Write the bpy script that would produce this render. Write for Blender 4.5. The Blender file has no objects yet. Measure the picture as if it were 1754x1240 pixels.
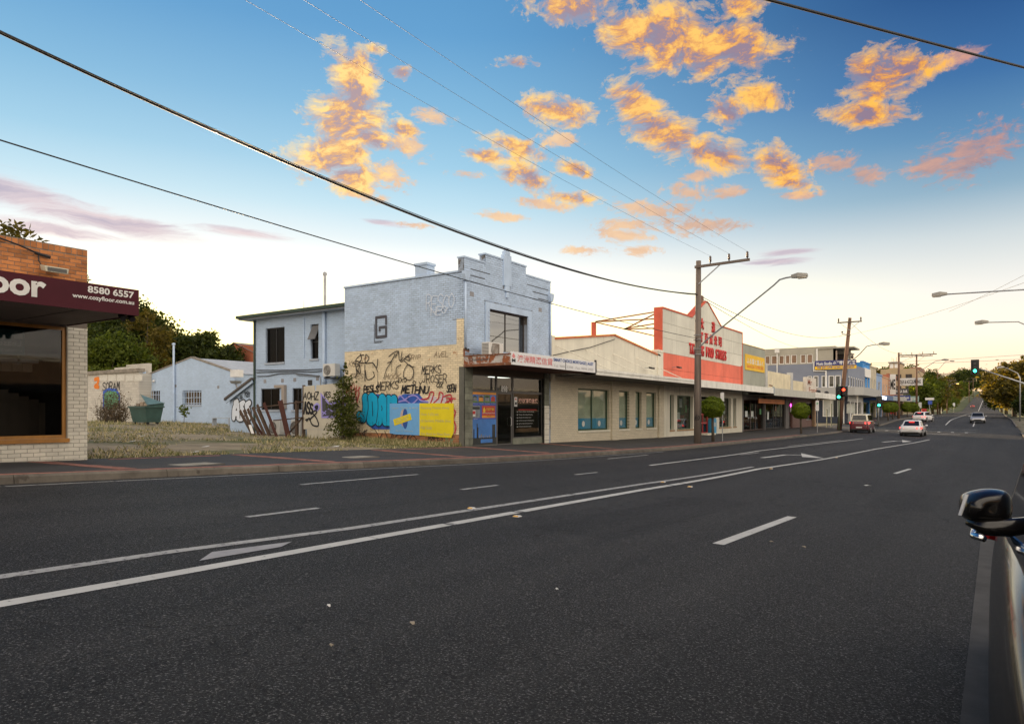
import bpy, math, random
import numpy as np
from mathutils import Vector, Matrix
R=math.radians
rnd=random.Random(7)
nrg=np.random.default_rng(11)
S=bpy.context.scene
COL=S.collection
# ------------------------------------------------------------------ camera
# street frame: +Y runs along the street away from the viewer, +X is the right hand side of the road
TH=R(34.2); CT,ST=math.cos(TH),math.sin(TH); FPX,PCX,PCY,CZ=1210.,877.,707.,1.40
cam=bpy.data.cameras.new('camera'); camo=bpy.data.objects.new('camera',cam); COL.objects.link(camo)
camo.location=(0,0,CZ); camo.rotation_euler=(R(90),0,TH)
cam.sensor_width=36; cam.lens=36*FPX/1754; cam.shift_y=(PCY-620)/1754; cam.clip_start=.05; cam.clip_end=9000
S.camera=camo
S.render.resolution_x,S.render.resolution_y=1024,723
# ------------------------------------------------------------------ exposure
vs=S.view_settings; vs.view_transform='Standard'; vs.look='None'; vs.gamma=1; vs.exposure=1.65; vs.use_curve_mapping=False
S.cycles.max_bounces=8; S.cycles.transparent_max_bounces=24
try: S.cycles.use_denoising=True
except Exception: pass
# ------------------------------------------------------------------ world
def srgb(h):
    h=h.lstrip('#'); c=[int(h[i:i+2],16)/255 for i in (0,2,4)]
    return tuple(x/12.92 if x<=.04045 else ((x+.055)/1.055)**2.4 for x in c)
def azel(x,y):
    r=(x-PCX)/FPX; t=(PCY-y)/FPX
    return math.atan(r)-TH, math.atan(t/math.hypot(1,r))
SUN_AZ,SUN_EL=R(-34.2-24),R(4.5)      # azimuth from +Y towards +X
W=bpy.data.worlds.new('World'); S.world=W; W.use_nodes=True
nt=W.node_tree; nt.nodes.clear()
def N(t,**k):
    n=nt.nodes.new(t)
    for a,b in k.items(): setattr(n,a,b)
    return n
def L(a,b): nt.links.new(a,b)
def mth(op,a,b=None,c=None,clamp=False):
    n=N('ShaderNodeMath',operation=op); n.use_clamp=clamp
    for i,v in enumerate((a,b,c)):
        if v is None: continue
        if isinstance(v,(int,float)): n.inputs[i].default_value=v
        else: L(v,n.inputs[i])
    return n.outputs[0]
def mapr(v,a,b,c=0.,d=1.,smooth=False):
    n=N('ShaderNodeMapRange'); n.interpolation_type='SMOOTHSTEP' if smooth else 'LINEAR'
    L(v,n.inputs[0])
    for i,x in enumerate((a,b,c,d)): n.inputs[i+1].default_value=x
    return n.outputs[0]
def mixc(f,a,b,mode='MIX'):
    n=N('ShaderNodeMix',data_type='RGBA',blend_type=mode)
    for s,v in ((0,f),(6,a),(7,b)):
        if isinstance(v,(int,float)): n.inputs[s].default_value=v
        elif isinstance(v,tuple): n.inputs[s].default_value=(*v,1)
        else: L(v,n.inputs[s])
    return n.outputs[2]
def ramp(v,stops):
    n=N('ShaderNodeValToRGB'); e=n.color_ramp.elements
    while len(e)<len(stops): e.new(.5)
    for k,(p,c) in enumerate(stops): e[k].position=p; e[k].color=(*c,1)
    L(v,n.inputs[0]); return n.outputs[0]
tc=N('ShaderNodeTexCoord'); nrm=N('ShaderNodeVectorMath',operation='NORMALIZE'); L(tc.outputs['Generated'],nrm.inputs[0])
sx=N('ShaderNodeSeparateXYZ'); L(nrm.outputs[0],sx.inputs[0])
el=mth('ARCSINE',sx.outputs[2]); az=mth('ARCTAN2',sx.outputs[0],sx.outputs[1])
eln=mth('DIVIDE',el,math.pi/2,clamp=True)
def k(c,s=1.): return tuple(x*s for x in srgb(c))
d2r=lambda deg:deg/90
Q=.319      # the picture is exposed for the street: the sky is this much darker in scene units
A=ramp(eln,[(0,(.95,.66,.25)),(d2r(4),(.95,.78,.30)),(d2r(8),(.62,.57,.33)),(d2r(11),(.36,.35,.325)),(d2r(13.5),k('#e3f1f7',Q)),(d2r(16),k('#bfe1f1',Q)),(d2r(19),k('#9dcde8',Q)),(d2r(23),k('#80b8dd',Q)),(d2r(28),k('#609fd0',Q)),(d2r(36),k('#4a8ac0',Q)),(1,k('#336da6',Q))])
B=ramp(eln,[(0,(.46,.275,.13)),(d2r(3),(.40,.295,.205)),(d2r(5.5),(.36,.325,.27)),(d2r(8.5),k('#f3f0e9',Q*1.05)),(d2r(12),k('#cfd9dd',Q)),(d2r(15),k('#8fb0c6',Q)),(d2r(18.5),k('#5f8fb8',Q)),(d2r(22),k('#3c6fa6',Q)),(d2r(27),k('#22518b',Q)),(d2r(35),k('#123f78',Q)),(1,k('#143e72',Q))])
daz=mth('ABSOLUTE',mth('SUBTRACT',az,SUN_AZ)); daz=mth('MINIMUM',daz,mth('SUBTRACT',2*math.pi,daz))
wB=mapr(daz,R(16),R(60),smooth=True)
sky=mixc(wB,A,B)
sidew=mapr(az,R(-100),R(-58),smooth=True)      # glow a little lower to the left of the sun
# ---- clouds: patches in (azimuth, elevation), broken up with noise
cv=N('ShaderNodeCombineXYZ'); L(az,cv.inputs[0]); L(el,cv.inputs[1])
def ellipse(x,y,rx,ry,rot):
    a,e=azel(x,y); dr=(azel(x+10,y)[0]-a)/10; de=(azel(x,y-10)[1]-e)/10
    m=N('ShaderNodeMapping',vector_type='TEXTURE'); m.inputs[1].default_value=(a,e,0)
    m.inputs[2].default_value=(0,0,R(rot)); m.inputs[3].default_value=(rx*dr,ry*de,1)
    L(cv.outputs[0],m.inputs[0]); g=N('ShaderNodeTexGradient',gradient_type='SPHERICAL'); L(m.outputs[0],g.inputs[0]); return g.outputs[1]
def maxall(l):
    r=l[0]
    for x in l[1:]: r=mth('MAXIMUM',r,x)
    return r
big=[(1150,70,250,110,-16),(1265,85,110,75,-30),(975,18,125,52,-8),(1090,55,150,80,-10),(1305,165,70,40,-15),(1090,178,90,55,-25),(1140,228,150,62,-26),(1220,262,110,42,-18),
     (1500,135,110,80,-20),(1485,195,105,42,-10),(1550,120,100,50,0),(955,190,100,42,-8),(880,250,80,32,-15),(910,310,75,42,-25),(835,268,65,25,-10),(985,290,60,22,-20),(975,338,95,22,-5),
     (590,205,115,105,15),(575,265,125,80,16),(600,300,95,45,10),(600,120,85,85,-20),(610,160,50,70,-15),(640,240,85,35,-12),(605,305,70,35,-15),(690,220,45,22,-10),(640,85,30,18,0),(685,125,35,20,0),
     (1340,285,85,50,-30),(1240,190,60,45,-35),(1270,12,55,32,0),(880,108,60,22,0),(1350,310,70,22,-20)]
thin=[(1120,360,150,26,-8),(1060,400,90,22,-6),(930,350,80,20,-8),(1240,385,90,22,-8),(700,250,70,35,-10),(740,200,60,25,-10),(660,300,80,40,-10),(860,370,60,14,-4),(1000,430,70,14,-4),(800,300,50,16,-4),(960,240,60,22,-6),(620,330,70,26,-10),(1180,330,70,26,-8),(1665,262,150,75,15),(1590,285,70,40,10),(1180,385,130,32,-8),(1060,385,80,22,0),(1200,300,60,20,0),(1630,100,80,30,0),(1430,280,80,30,-5),(1090,430,60,14,-3),(1370,335,60,14,-3),(700,385,70,10,-3),(1250,330,50,20,0),(1480,300,60,25,-10)]
streak=[(50,340,230,52,-12),(170,372,260,34,-8),(70,390,200,24,-3),(420,400,130,13,-3),(660,383,60,8,-4),(1350,432,80,10,0),(1330,448,90,10,0)]
mb_=maxall([ellipse(*e) for e in big]); mt_=maxall([ellipse(*e) for e in thin]); ms_=maxall([ellipse(*e) for e in streak])
SEED=(0,0,8.2)
def noise(vec,scale,detail,rough,dist=0.,off=(0,0,0),st=(1,1,1)):
    off=tuple(a+b for a,b in zip(off,SEED))
    m=N('ShaderNodeMapping'); m.inputs[1].default_value=off; m.inputs[3].default_value=st; L(vec,m.inputs[0])
    n=N('ShaderNodeTexNoise'); n.inputs['Scale'].default_value=scale; n.inputs['Detail'].default_value=detail; n.inputs['Roughness'].default_value=rough; n.inputs['Distortion'].default_value=dist
    L(m.outputs[0],n.inputs['Vector']); return n.outputs[0]
st1=(1,1.7,1)
wn_=N('ShaderNodeTexNoise'); wn_.inputs['Scale'].default_value=9; wn_.inputs['Detail'].default_value=6; L(cv.outputs[0],wn_.inputs['Vector'])
wv=N('ShaderNodeVectorMath',operation='MULTIPLY_ADD'); L(wn_.outputs['Color'],wv.inputs[0]); wv.inputs[1].default_value=(.10,.05,0); L(cv.outputs[0],wv.inputs[2]); CV=wv.outputs[0]
n1=noise(CV,15,14,.68,.2,st=st1); n2=noise(CV,15,14,.68,.2,off=(.012,.034,0),st=st1)
n3=noise(CV,40,10,.72,.2,st=(1,1.9,1)); n3b=noise(CV,40,10,.72,.2,off=(.008,.024,0),st=(1,1.9,1)); n4=noise(CV,11,8,.65,.4,st=(.45,3.8,1))
dens=mth('ADD',mth('MULTIPLY',mb_,1.0),mth('MULTIPLY_ADD',mth('SUBTRACT',n1,.5),2.2,mth('MULTIPLY',mth('SUBTRACT',n3,.5),1.1)))
aB=mapr(dens,.30,.78); aB=mth('MULTIPLY',mth('POWER',aB,.75),mapr(mb_,.0,.14))
dt=mth('ADD',mt_,mth('MULTIPLY_ADD',mth('SUBTRACT',n3,.5),2.4,mth('MULTIPLY',mth('SUBTRACT',n1,.5),1.1)))
aT=mth('MULTIPLY',mapr(dt,.30,.85,smooth=True),mth('MULTIPLY',mapr(mt_,.0,.15),.85))
aS=mth('MULTIPLY',mapr(mth('ADD',ms_,mth('MULTIPLY',mth('SUBTRACT',n4,.5),2.3)),.15,.85,smooth=True),mth('MULTIPLY',mapr(ms_,.0,.3),.8))
lit=mapr(mth('ADD',mth('MULTIPLY_ADD',mth('SUBTRACT',n1,n2),3.0,mth('MULTIPLY',mth('SUBTRACT',n3,n3b),2.0)),mth('MULTIPLY',mth('SUBTRACT',.74,dens),.42)),-.46,.56)
farl=mapr(az,R(-66),R(-4))
hi=mixc(farl,k('#ffe49a',Q*1.1),k('#ffbc4c',Q*1.05)); mid=mixc(farl,k('#f3bb7c',Q),k('#e09653',Q)); lo=mixc(farl,k('#bda6a8',Q),k('#8f7a90',Q))
cc=mixc(mapr(lit,.16,.50),lo,mid); cc=mixc(mapr(lit,.42,.86),cc,hi)
cc=mixc(mapr(aB,.10,.85),mixc(.45,cc,k('#f6d3b0',Q)),cc)
sky=mixc(aS,sky,mixc(mapr(n4,.46,.72),k('#d9c3cb',Q),k('#9488ae',Q*.95)))
sky=mixc(aT,sky,mixc(mapr(az,R(-30),R(8)),mixc(mapr(n1,.35,.65),k('#e4ad86',Q),k('#ffd29a',Q)),mixc(mapr(n1,.38,.62),k('#77708f',Q),k('#d68f80',Q))))
sky=mixc(aB,sky,cc)
# unseen sky behind the viewer: paler, brighter cloud added to light the facades
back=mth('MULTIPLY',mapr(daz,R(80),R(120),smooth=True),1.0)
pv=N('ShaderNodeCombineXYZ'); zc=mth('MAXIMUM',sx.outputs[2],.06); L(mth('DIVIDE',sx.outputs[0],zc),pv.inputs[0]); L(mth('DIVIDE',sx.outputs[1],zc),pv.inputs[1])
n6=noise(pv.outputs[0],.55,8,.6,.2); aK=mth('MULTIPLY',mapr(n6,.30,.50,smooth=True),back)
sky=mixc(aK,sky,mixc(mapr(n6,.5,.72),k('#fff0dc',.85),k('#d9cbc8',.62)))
sky=mixc(mapr(sx.outputs[2],-.005,-.03),sky,(.09,.085,.08))
nsk=N('ShaderNodeTexSky',sky_type='NISHITA'); nsk.sun_disc=False; nsk.sun_elevation=SUN_EL; nsk.sun_rotation=SUN_AZ
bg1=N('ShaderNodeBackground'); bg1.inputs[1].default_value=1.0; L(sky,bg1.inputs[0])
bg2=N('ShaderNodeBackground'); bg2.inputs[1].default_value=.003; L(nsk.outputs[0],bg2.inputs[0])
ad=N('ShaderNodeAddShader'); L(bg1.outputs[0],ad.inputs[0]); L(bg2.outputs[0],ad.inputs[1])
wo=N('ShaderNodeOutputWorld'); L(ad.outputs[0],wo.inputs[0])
# ------------------------------------------------------------------ sun
sl=bpy.data.lights.new('sun','SUN'); sl.energy=3.6; sl.angle=R(.6); sl.color=(1,.72,.42)
so=bpy.data.objects.new('sun',sl); COL.objects.link(so); so.location=(-60,60,30)
sd=Vector((math.sin(SUN_AZ)*math.cos(SUN_EL),math.cos(SUN_AZ)*math.cos(SUN_EL),math.sin(SUN_EL)))
so.rotation_euler=sd.to_track_quat('Z','Y').to_euler()
# ------------------------------------------------------------------ helpers
def PW(x,y,d):      # where the sight line of a photo point meets the plane d metres left of the camera: (u, z)
    r=(x-PCX)/FPX; u=d*(CT+ST*r)/(ST-CT*r); return u, CZ-(y-PCY)*(CT*u+ST*d)/FPX
def PU(x,y,u):      # the same with the plane u metres up the street: (X, z)
    r=(x-PCX)/FPX; d=u*(ST-CT*r)/(CT+ST*r); return -d, CZ-(y-PCY)*(CT*u+ST*d)/FPX
def tag(o,label=None,cat=None,group=None,kind=None):
    if label: o['label']=label
    if cat: o['category']=cat
    if group: o['group']=group
    if kind: o['kind']=kind
    return o
def thing(name,label,cat,loc,group=None,rz=0):
    o=bpy.data.objects.new(name,None); o.empty_display_size=.2; COL.objects.link(o); o.location=loc; o.rotation_euler=(0,0,rz)
    return tag(o,label,cat,group)
class MB:
    def __init__(s): s.v=[]; s.f=[]
    def add(s,vs,fs):
        n=len(s.v); s.v+= [tuple(p) for p in vs]; s.f+=[[i+n for i in f] for f in fs]; return s
    def box(s,x0,x1,y0,y1,z0,z1):
        if x0>x1:x0,x1=x1,x0
        if y0>y1:y0,y1=y1,y0
        if z0>z1:z0,z1=z1,z0
        return s.add([(x0,y0,z0),(x1,y0,z0),(x1,y1,z0),(x0,y1,z0),(x0,y0,z1),(x1,y0,z1),(x1,y1,z1),(x0,y1,z1)],
            [(3,2,1,0),(4,5,6,7),(0,1,5,4),(1,2,6,5),(2,3,7,6),(3,0,4,7)])
    def abox(s,ax,c0,c1,a0,a1,z0,z1):
        return s.box(c0,c1,a0,a1,z0,z1) if ax=='x' else s.box(a0,a1,c0,c1,z0,z1)
    def quad(s,a,b,c,d): return s.add([a,b,c,d],[(0,1,2,3)])
    def prism(s,ax,c0,c1,poly):      # polygon of (a,z) pushed from c0 to c1
        n=len(poly); f=(lambda c,p:(c,p[0],p[1])) if ax=='x' else ((lambda c,p:(p[0],c,p[1])) if ax=='y' else (lambda c,p:(p[0],p[1],c)))
        return s.add([f(c0,p) for p in poly]+[f(c1,p) for p in poly],[list(range(n))[::-1],list(range(n,2*n))]+[(i,(i+1)%n,n+(i+1)%n,n+i) for i in range(n)])
    def bar(s,p,q,w,h=None,up=(0,0,1)):
        p,q=Vector(p),Vector(q); h=h or w; d=(q-p).normalized(); u=Vector(up)
        if abs(d.dot(u))>.98: u=Vector((1,0,0))
        a=d.cross(u).normalized()*w/2; b=a.cross(d).normalized()*h/2
        return s.add([p-a-b,p+a-b,p+a+b,p-a+b,q-a-b,q+a-b,q+a+b,q-a+b],[(0,1,2,3),(7,6,5,4),(0,4,5,1),(1,5,6,2),(2,6,7,3),(3,7,4,0)])
    def tube(s,pts,r,n=8,cap=True):
        pts=[Vector(p) for p in pts]; rs=r if isinstance(r,(list,tuple)) else [r]*len(pts); m=len(pts); vs=[]; pa=None
        for i,p in enumerate(pts):
            d=(pts[min(i+1,m-1)]-pts[max(i-1,0)]).normalized()
            if pa is None: pa=d.cross(Vector((0,0,1)) if abs(d.z)<.95 else Vector((1,0,0))).normalized()
            a=(pa-d*pa.dot(d)).normalized(); pa=a; b=d.cross(a)
            vs+=[p+(a*math.cos(t)+b*math.sin(t))*rs[i] for t in [2*math.pi*j/n for j in range(n)]]
        fs=[(i*n+j,i*n+(j+1)%n,(i+1)*n+(j+1)%n,(i+1)*n+j) for i in range(m-1) for j in range(n)]
        if cap: fs+=[list(range(n))[::-1],list(range((m-1)*n,m*n))]
        return s.add(vs,fs)
    def cyl(s,p,q,r,n=16): return s.tube([p,q],r,n)
    def lathe(s,c,prof,n=20):      # profile of (radius, z) round a vertical axis
        vs=[(c[0]+r*math.cos(2*math.pi*j/n),c[1]+r*math.sin(2*math.pi*j/n),c[2]+z) for r,z in prof for j in range(n)]
        m=len(prof); return s.add(vs,[(i*n+j,i*n+(j+1)%n,(i+1)*n+(j+1)%n,(i+1)*n+j) for i in range(m-1) for j in range(n)]+[list(range(n))[::-1],list(range((m-1)*n,m*n))])
    def ball(s,c,r,n=12,m=8):
        rx,ry,rz=r if isinstance(r,(tuple,list)) else (r,)*3
        vs=[(c[0]+rx*math.sin(math.pi*i/m)*math.cos(2*math.pi*j/n),c[1]+ry*math.sin(math.pi*i/m)*math.sin(2*math.pi*j/n),c[2]+rz*math.cos(math.pi*i/m)) for i in range(m+1) for j in range(n)]
        return s.add(vs,[(i*n+j,(i+1)*n+j,(i+1)*n+(j+1)%n,i*n+(j+1)%n) for i in range(m) for j in range(n)])
    def wall(s,ax,c,sg,a0,a1,z0,z1,holes=(),th=.22):
        # a slab whose outer face is the plane c, with rectangular openings and their reveals
        A=sorted({a0,a1,*[h for H in holes for h in H[:2] if a0<h<a1]}); Z=sorted({z0,z1,*[h for H in holes for h in H[2:4] if z0<h<z1]}); b=c-sg*th
        P=(lambda c_,a,z:(c_,a,z)) if ax=='x' else (lambda c_,a,z:(a,c_,z))
        for i in range(len(A)-1):
            for j in range(len(Z)-1):
                am,zm=(A[i]+A[i+1])/2,(Z[j]+Z[j+1])/2
                if any(H[0]<am<H[1] and H[2]<zm<H[3] for H in holes): continue
                for cc_ in (c,b): s.quad(P(cc_,A[i],Z[j]),P(cc_,A[i+1],Z[j]),P(cc_,A[i+1],Z[j+1]),P(cc_,A[i],Z[j+1]))
        for (h0,h1,y0,y1) in [H[:4] for H in holes]+[(a0,a1,z0,z1)]:
            h0,h1,y0,y1=max(h0,a0),min(h1,a1),max(y0,z0),min(y1,z1)
            for p,q in (((h0,y0),(h1,y0)),((h1,y0),(h1,y1)),((h1,y1),(h0,y1)),((h0,y1),(h0,y0))):
                s.quad(P(c,*p),P(c,*q),P(b,*q),P(b,*p))
        return s
    def build(s,name,mat,parent=None,smooth=False,local=False,bevel=0,sub=0,auto=None):
        me=bpy.data.meshes.new(name); off=Vector((0,0,0))
        if parent is not None and not local:
            p=parent
            while p is not None: off=off+Vector(p.location); p=p.parent
        me.from_pydata([tuple(Vector(v)-off) for v in s.v],[],s.f); me.materials.append(mat)
        return link(name,me,parent,smooth,bevel,sub)
def link(name,me,parent=None,smooth=False,bevel=0,sub=0):
    o=bpy.data.objects.new(name,me); COL.objects.link(o); o.parent=parent
    if smooth: me.polygons.foreach_set('use_smooth',[True]*len(me.polygons))
    if sub: m=o.modifiers.new('sub','SUBSURF'); m.levels=m.render_levels=sub
    if bevel:
        m=o.modifiers.new('bevel','BEVEL'); m.width=bevel; m.segments=2; m.limit_method='ANGLE'; m.angle_limit=R(40)
    return o
def fixn(o):
    import bmesh
    b=bmesh.new(); b.from_mesh(o.data); bmesh.ops.recalc_face_normals(b,faces=b.faces); b.to_mesh(o.data); b.free(); return o
def mesh_np(name,V,F):
    me=bpy.data.meshes.new(name); V=np.asarray(V,np.float32); F=np.asarray(F,np.int32); kx=F.shape[1]
    me.vertices.add(len(V)); me.vertices.foreach_set('co',V.ravel()); me.loops.add(F.size); me.loops.foreach_set('vertex_index',F.ravel())
    me.polygons.add(len(F)); me.polygons.foreach_set('loop_start',np.arange(0,F.size,kx,dtype=np.int32)); me.polygons.foreach_set('loop_total',np.full(len(F),kx,np.int32))
    me.update(calc_edges=True); return me
# ------------------------------------------------------------------ materials
MATS={}
class NB:
    def __init__(s,name):
        s.m=bpy.data.materials.new(name); s.m.use_nodes=True; s.t=s.m.node_tree; s.t.nodes.clear()
        s.out=s.n('ShaderNodeOutputMaterial'); s.b=s.n('ShaderNodeBsdfPrincipled'); s.l(s.b.outputs[0],s.out.inputs[0]); s.geo=s.n('ShaderNodeNewGeometry')
    def n(s,t,**k):
        x=s.t.nodes.new(t)
        for a,b in k.items(): setattr(x,a,b)
        return x
    def l(s,a,b): s.t.links.new(a,b)
    def noise(s,scale,detail=5,rough=.55,dist=0,st=(1,1,1)):
        m=s.n('ShaderNodeMapping'); m.inputs[3].default_value=st; s.l(s.geo.outputs['Position'],m.inputs[0])
        x=s.n('ShaderNodeTexNoise'); x.inputs['Scale'].default_value=scale; x.inputs['Detail'].default_value=detail; x.inputs['Roughness'].default_value=rough; x.inputs['Distortion'].default_value=dist
        s.l(m.outputs[0],x.inputs['Vector']); return x.outputs[0]
    def mr(s,v,a,b,c=0.,d=1.):
        x=s.n('ShaderNodeMapRange'); s.l(v,x.inputs[0])
        for i,q in enumerate((a,b,c,d)): x.inputs[i+1].default_value=q
        return x.outputs[0]
    def math(s,op,a,b):
        x=s.n('ShaderNodeMath',operation=op)
        for i,v in enumerate((a,b)):
            if isinstance(v,(int,float)): x.inputs[i].default_value=v
            else: s.l(v,x.inputs[i])
        return x.outputs[0]
    def mix(s,f,a,b,mode='MIX'):
        x=s.n('ShaderNodeMix',data_type='RGBA',blend_type=mode)
        for q,v in ((0,f),(6,a),(7,b)):
            if isinstance(v,(int,float)): x.inputs[q].default_value=v
            elif isinstance(v,tuple): x.inputs[q].default_value=(*v,1)
            else: s.l(v,x.inputs[q])
        return x.outputs[2]
    def bump(s,h,strength,dist=.01):
        x=s.n('ShaderNodeBump'); x.inputs['Strength'].default_value=strength; x.inputs['Distance'].default_value=dist; s.l(h,x.inputs['Height']); s.l(x.outputs[0],s.b.inputs['Normal'])
    def base(s,c):
        if isinstance(c,tuple): s.b.inputs['Base Color'].default_value=(*c,1)
        else: s.l(c,s.b.inputs['Base Color'])
    def rough(s,r): s.b.inputs['Roughness'].default_value=r
def mat(name,col,rough=.7,var=.25,scale=1.5,bump=.15,bscale=60,metal=0,wear=None,wearat=.62,wscale=4,st=(1,1,1),island=0,spec=.5,coat=0,runs=0):
    if name in MATS: return MATS[name]
    q=NB(name); a=q.noise(scale,6,.6,st=st); c2=tuple(x*(1-var) for x in col); c1=tuple(min(1,x*(1+var*.5)) for x in col)
    c=q.mix(q.mr(a,.3,.7),c2,c1)
    if island:
        oi=q.n('ShaderNodeObjectInfo'); f=q.math('FRACT',q.math('ADD',oi.outputs['Random'],q.geo.outputs['Random Per Island']),0)
        c=q.mix(1.,c,q.mix(f,(1-island,)*3,(1+island*.6,)*3),'MULTIPLY')
    if wear:
        w=q.mr(q.noise(wscale,8,.7),wearat,wearat+.05); c=q.mix(w,c,wear)
    if runs:
        rn=q.math('MULTIPLY',q.mr(q.noise(2.6,5,.7,st=(1,1,.07)),.50,.72),q.mr(q.noise(.8,4,.6),.38,.62)); c=q.mix(q.math('MULTIPLY',rn,runs),c,tuple(x*.42 for x in col))
    q.base(c); q.rough(rough); q.b.inputs['Metallic'].default_value=metal; q.b.inputs['Specular IOR Level'].default_value=spec
    if coat: q.b.inputs['Coat Weight'].default_value=coat; q.b.inputs['Coat Roughness'].default_value=.03
    if bump: q.bump(q.noise(bscale,4),bump,.01)
    MATS[name]=q.m; return q.m
def emat(name,col,s):
    q=NB(name); q.base(tuple(min(1,x*.5) for x in col)); q.b.inputs['Emission Color'].default_value=(*col,1); q.b.inputs['Emission Strength'].default_value=s; return q.m
def glassmat(name,tint=(.5,.52,.5),refl=1.,rough=.02,ior=1.5):
    q=NB(name); t=q.n('ShaderNodeBsdfTransparent'); t.inputs[0].default_value=(*tint,1); g=q.n('ShaderNodeBsdfGlossy'); g.inputs[1].default_value=rough; g.inputs[0].default_value=(refl,refl,refl,1)
    lw=q.n('ShaderNodeLayerWeight'); lw.inputs[0].default_value=.5; r0=((ior-1)/(ior+1))**2; fz=q.math('ADD',q.math('MULTIPLY',q.math('POWER',lw.outputs['Facing'],5.),(1-r0)*.8),r0); x=q.n('ShaderNodeMixShader'); q.l(fz,x.inputs[0]); q.l(t.outputs[0],x.inputs[1]); q.l(g.outputs[0],x.inputs[2]); q.l(x.outputs[0],q.out.inputs[0])
    bp=q.n('ShaderNodeBump'); bp.inputs['Strength'].default_value=.04; bp.inputs['Distance'].default_value=.02; q.l(q.noise(.9,2),bp.inputs['Height']); q.l(bp.outputs[0],g.inputs['Normal'])
    return q.m
def leafmat(name,c1,c2,trans=.35):
    q=NB(name); c=q.mix(q.geo.outputs['Random Per Island'],c1,c2); c=q.mix(q.mr(q.noise(.7,3),.3,.7),q.mix(1.,c,(.6,.6,.6),'MULTIPLY'),c)
    q.base(c); q.rough(.6); q.b.inputs['Specular IOR Level'].default_value=.25
    t=q.n('ShaderNodeBsdfTranslucent'); q.l(q.mix(1.,c,(1.5,1.4,.5),'MULTIPLY'),t.inputs[0]); x=q.n('ShaderNodeMixShader'); x.inputs[0].default_value=trans
    q.l(q.b.outputs[0],x.inputs[1]); q.l(t.outputs[0],x.inputs[2]); q.l(x.outputs[0],q.out.inputs[0]); return q.m
def brickmat(name,col,mortar,rough=.8,ax='x',var=.3,wear=None,bw=.24,bh=.086):
    q=NB(name); sp=q.n('ShaderNodeSeparateXYZ'); q.l(q.geo.outputs['Position'],sp.inputs[0]); cb=q.n('ShaderNodeCombineXYZ'); q.l(sp.outputs[1 if ax=='x' else 0],cb.inputs[0]); q.l(sp.outputs[2],cb.inputs[1])
    t=q.n('ShaderNodeTexBrick'); q.l(cb.outputs[0],t.inputs[0]); t.inputs['Scale'].default_value=1; t.inputs['Brick Width'].default_value=bw; t.inputs['Row Height'].default_value=bh; t.inputs['Mortar Size'].default_value=.006; t.inputs['Mortar Smooth'].default_value=.3
    t.inputs[1].default_value=(*[x*(1-var) for x in col],1); t.inputs[2].default_value=(*[min(1,x*(1+var*.4)) for x in col],1); t.inputs[3].default_value=(*mortar,1)
    c=q.mix(q.mr(q.noise(.6,5),.3,.75),t.outputs[0],q.mix(1.,t.outputs[0],(.86,.86,.86),'MULTIPLY'))
    if wear: c=q.mix(q.mr(q.noise(5,8,.75),.66,.7),c,wear)
    q.base(c); q.rough(rough); q.bump(q.math('SUBTRACT',1.,t.outputs[1]),.5,.008); return q.m
C=lambda h,s=1.:tuple(x*s for x in srgb(h))
# ------------------------------------------------------------------ ground levels
_u=np.arange(-80,3200,1.0)
_K=np.interp(_u,[-80,0,4.5,9.1,14.5,18.75,32.5,49.6,70.6,90,107,130,226,415,736,1268,1600,3200],[3.0,.58,.44,.30,.13,0,-.25,-.35,-.44,-.42,-.25,.35,1.1,2.2,15,34,40,40])
_B=np.interp(_u,[-80,6,8,21.7,40,54,70,86,107,130,226,415,736,1268,1600,3200],[2.6,.36,.34,.08,-.12,-.17,-.17,-.15,-.1,.5,1.3,2.4,15.2,34.2,40.2,40.2])
def _sm(a,w): 
    k_=np.hanning(w+2)[1:-1]; k_/=k_.sum(); return np.convolve(np.pad(a,(w//2,w//2),mode='edge'),k_,'valid')
_K=_sm(_K,9); _B=_sm(_B,9)
Kz=lambda u:float(np.interp(u,_u,_K)); Bz=lambda u:float(np.interp(u,_u,_B))
tilt=lambda u:float(np.interp(u,[60,110],[.036,0.]))
KX,FX,RX=-12.5,-17.0,2.6       # left kerb, building line, right kerb
zr=lambda x,u:Kz(u)-.13-tilt(u)*(x-KX)
zf=lambda x,u:Kz(u)+(Bz(u)-Kz(u))*(KX-x)/(KX-FX)
def zlot(x,u):
    d=-x-17; return Bz(u)+min(.75,max(0,d)*.024)
def sheet(name,xs,us,zfun,m,kind='structure',parent=None,uvn=True):
    V=[(x,u,zfun(x,u)) for u in us for x in xs]; n=len(xs)
    F=[(j*n+i,j*n+i+1,(j+1)*n+i+1,(j+1)*n+i) for j in range(len(us)-1) for i in range(n-1)]
    me=mesh_np(name,V,F); me.materials.append(m); o=link(name,me,parent,True)
    if kind: o['kind']=kind
    return o
us_f=list(np.arange(-40,140,1.0))+list(np.arange(140,500,6.0))+list(np.arange(500,1650,25.))
def zg(x,u):
    if x<=FX: z=zlot(x,u)-.04
    elif x<=RX: z=min(zr(x,u),Kz(u))-.3
    else: z=zr(RX,u)-.05+min(.3,(x-RX)*.02)
    return z
q=NB('dirt'); c=q.mix(q.mr(q.noise(1.2,7,.65),.35,.65),(.17,.14,.09),(.30,.25,.17)); c=q.mix(q.mr(q.noise(.35,5),.5,.62),c,(.10,.105,.04)); sp_=q.n('ShaderNodeSeparateXYZ'); q.l(q.geo.outputs['Position'],sp_.inputs[0]); c=q.mix(q.mr(sp_.outputs[1],120,200),c,q.mix(q.mr(q.noise(.2,5),.35,.65),(.045,.06,.018),(.10,.105,.04))); q.base(c); q.rough(.95); q.bump(q.noise(25,6,.7),.6,.03); m_dirt=q.m
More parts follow.
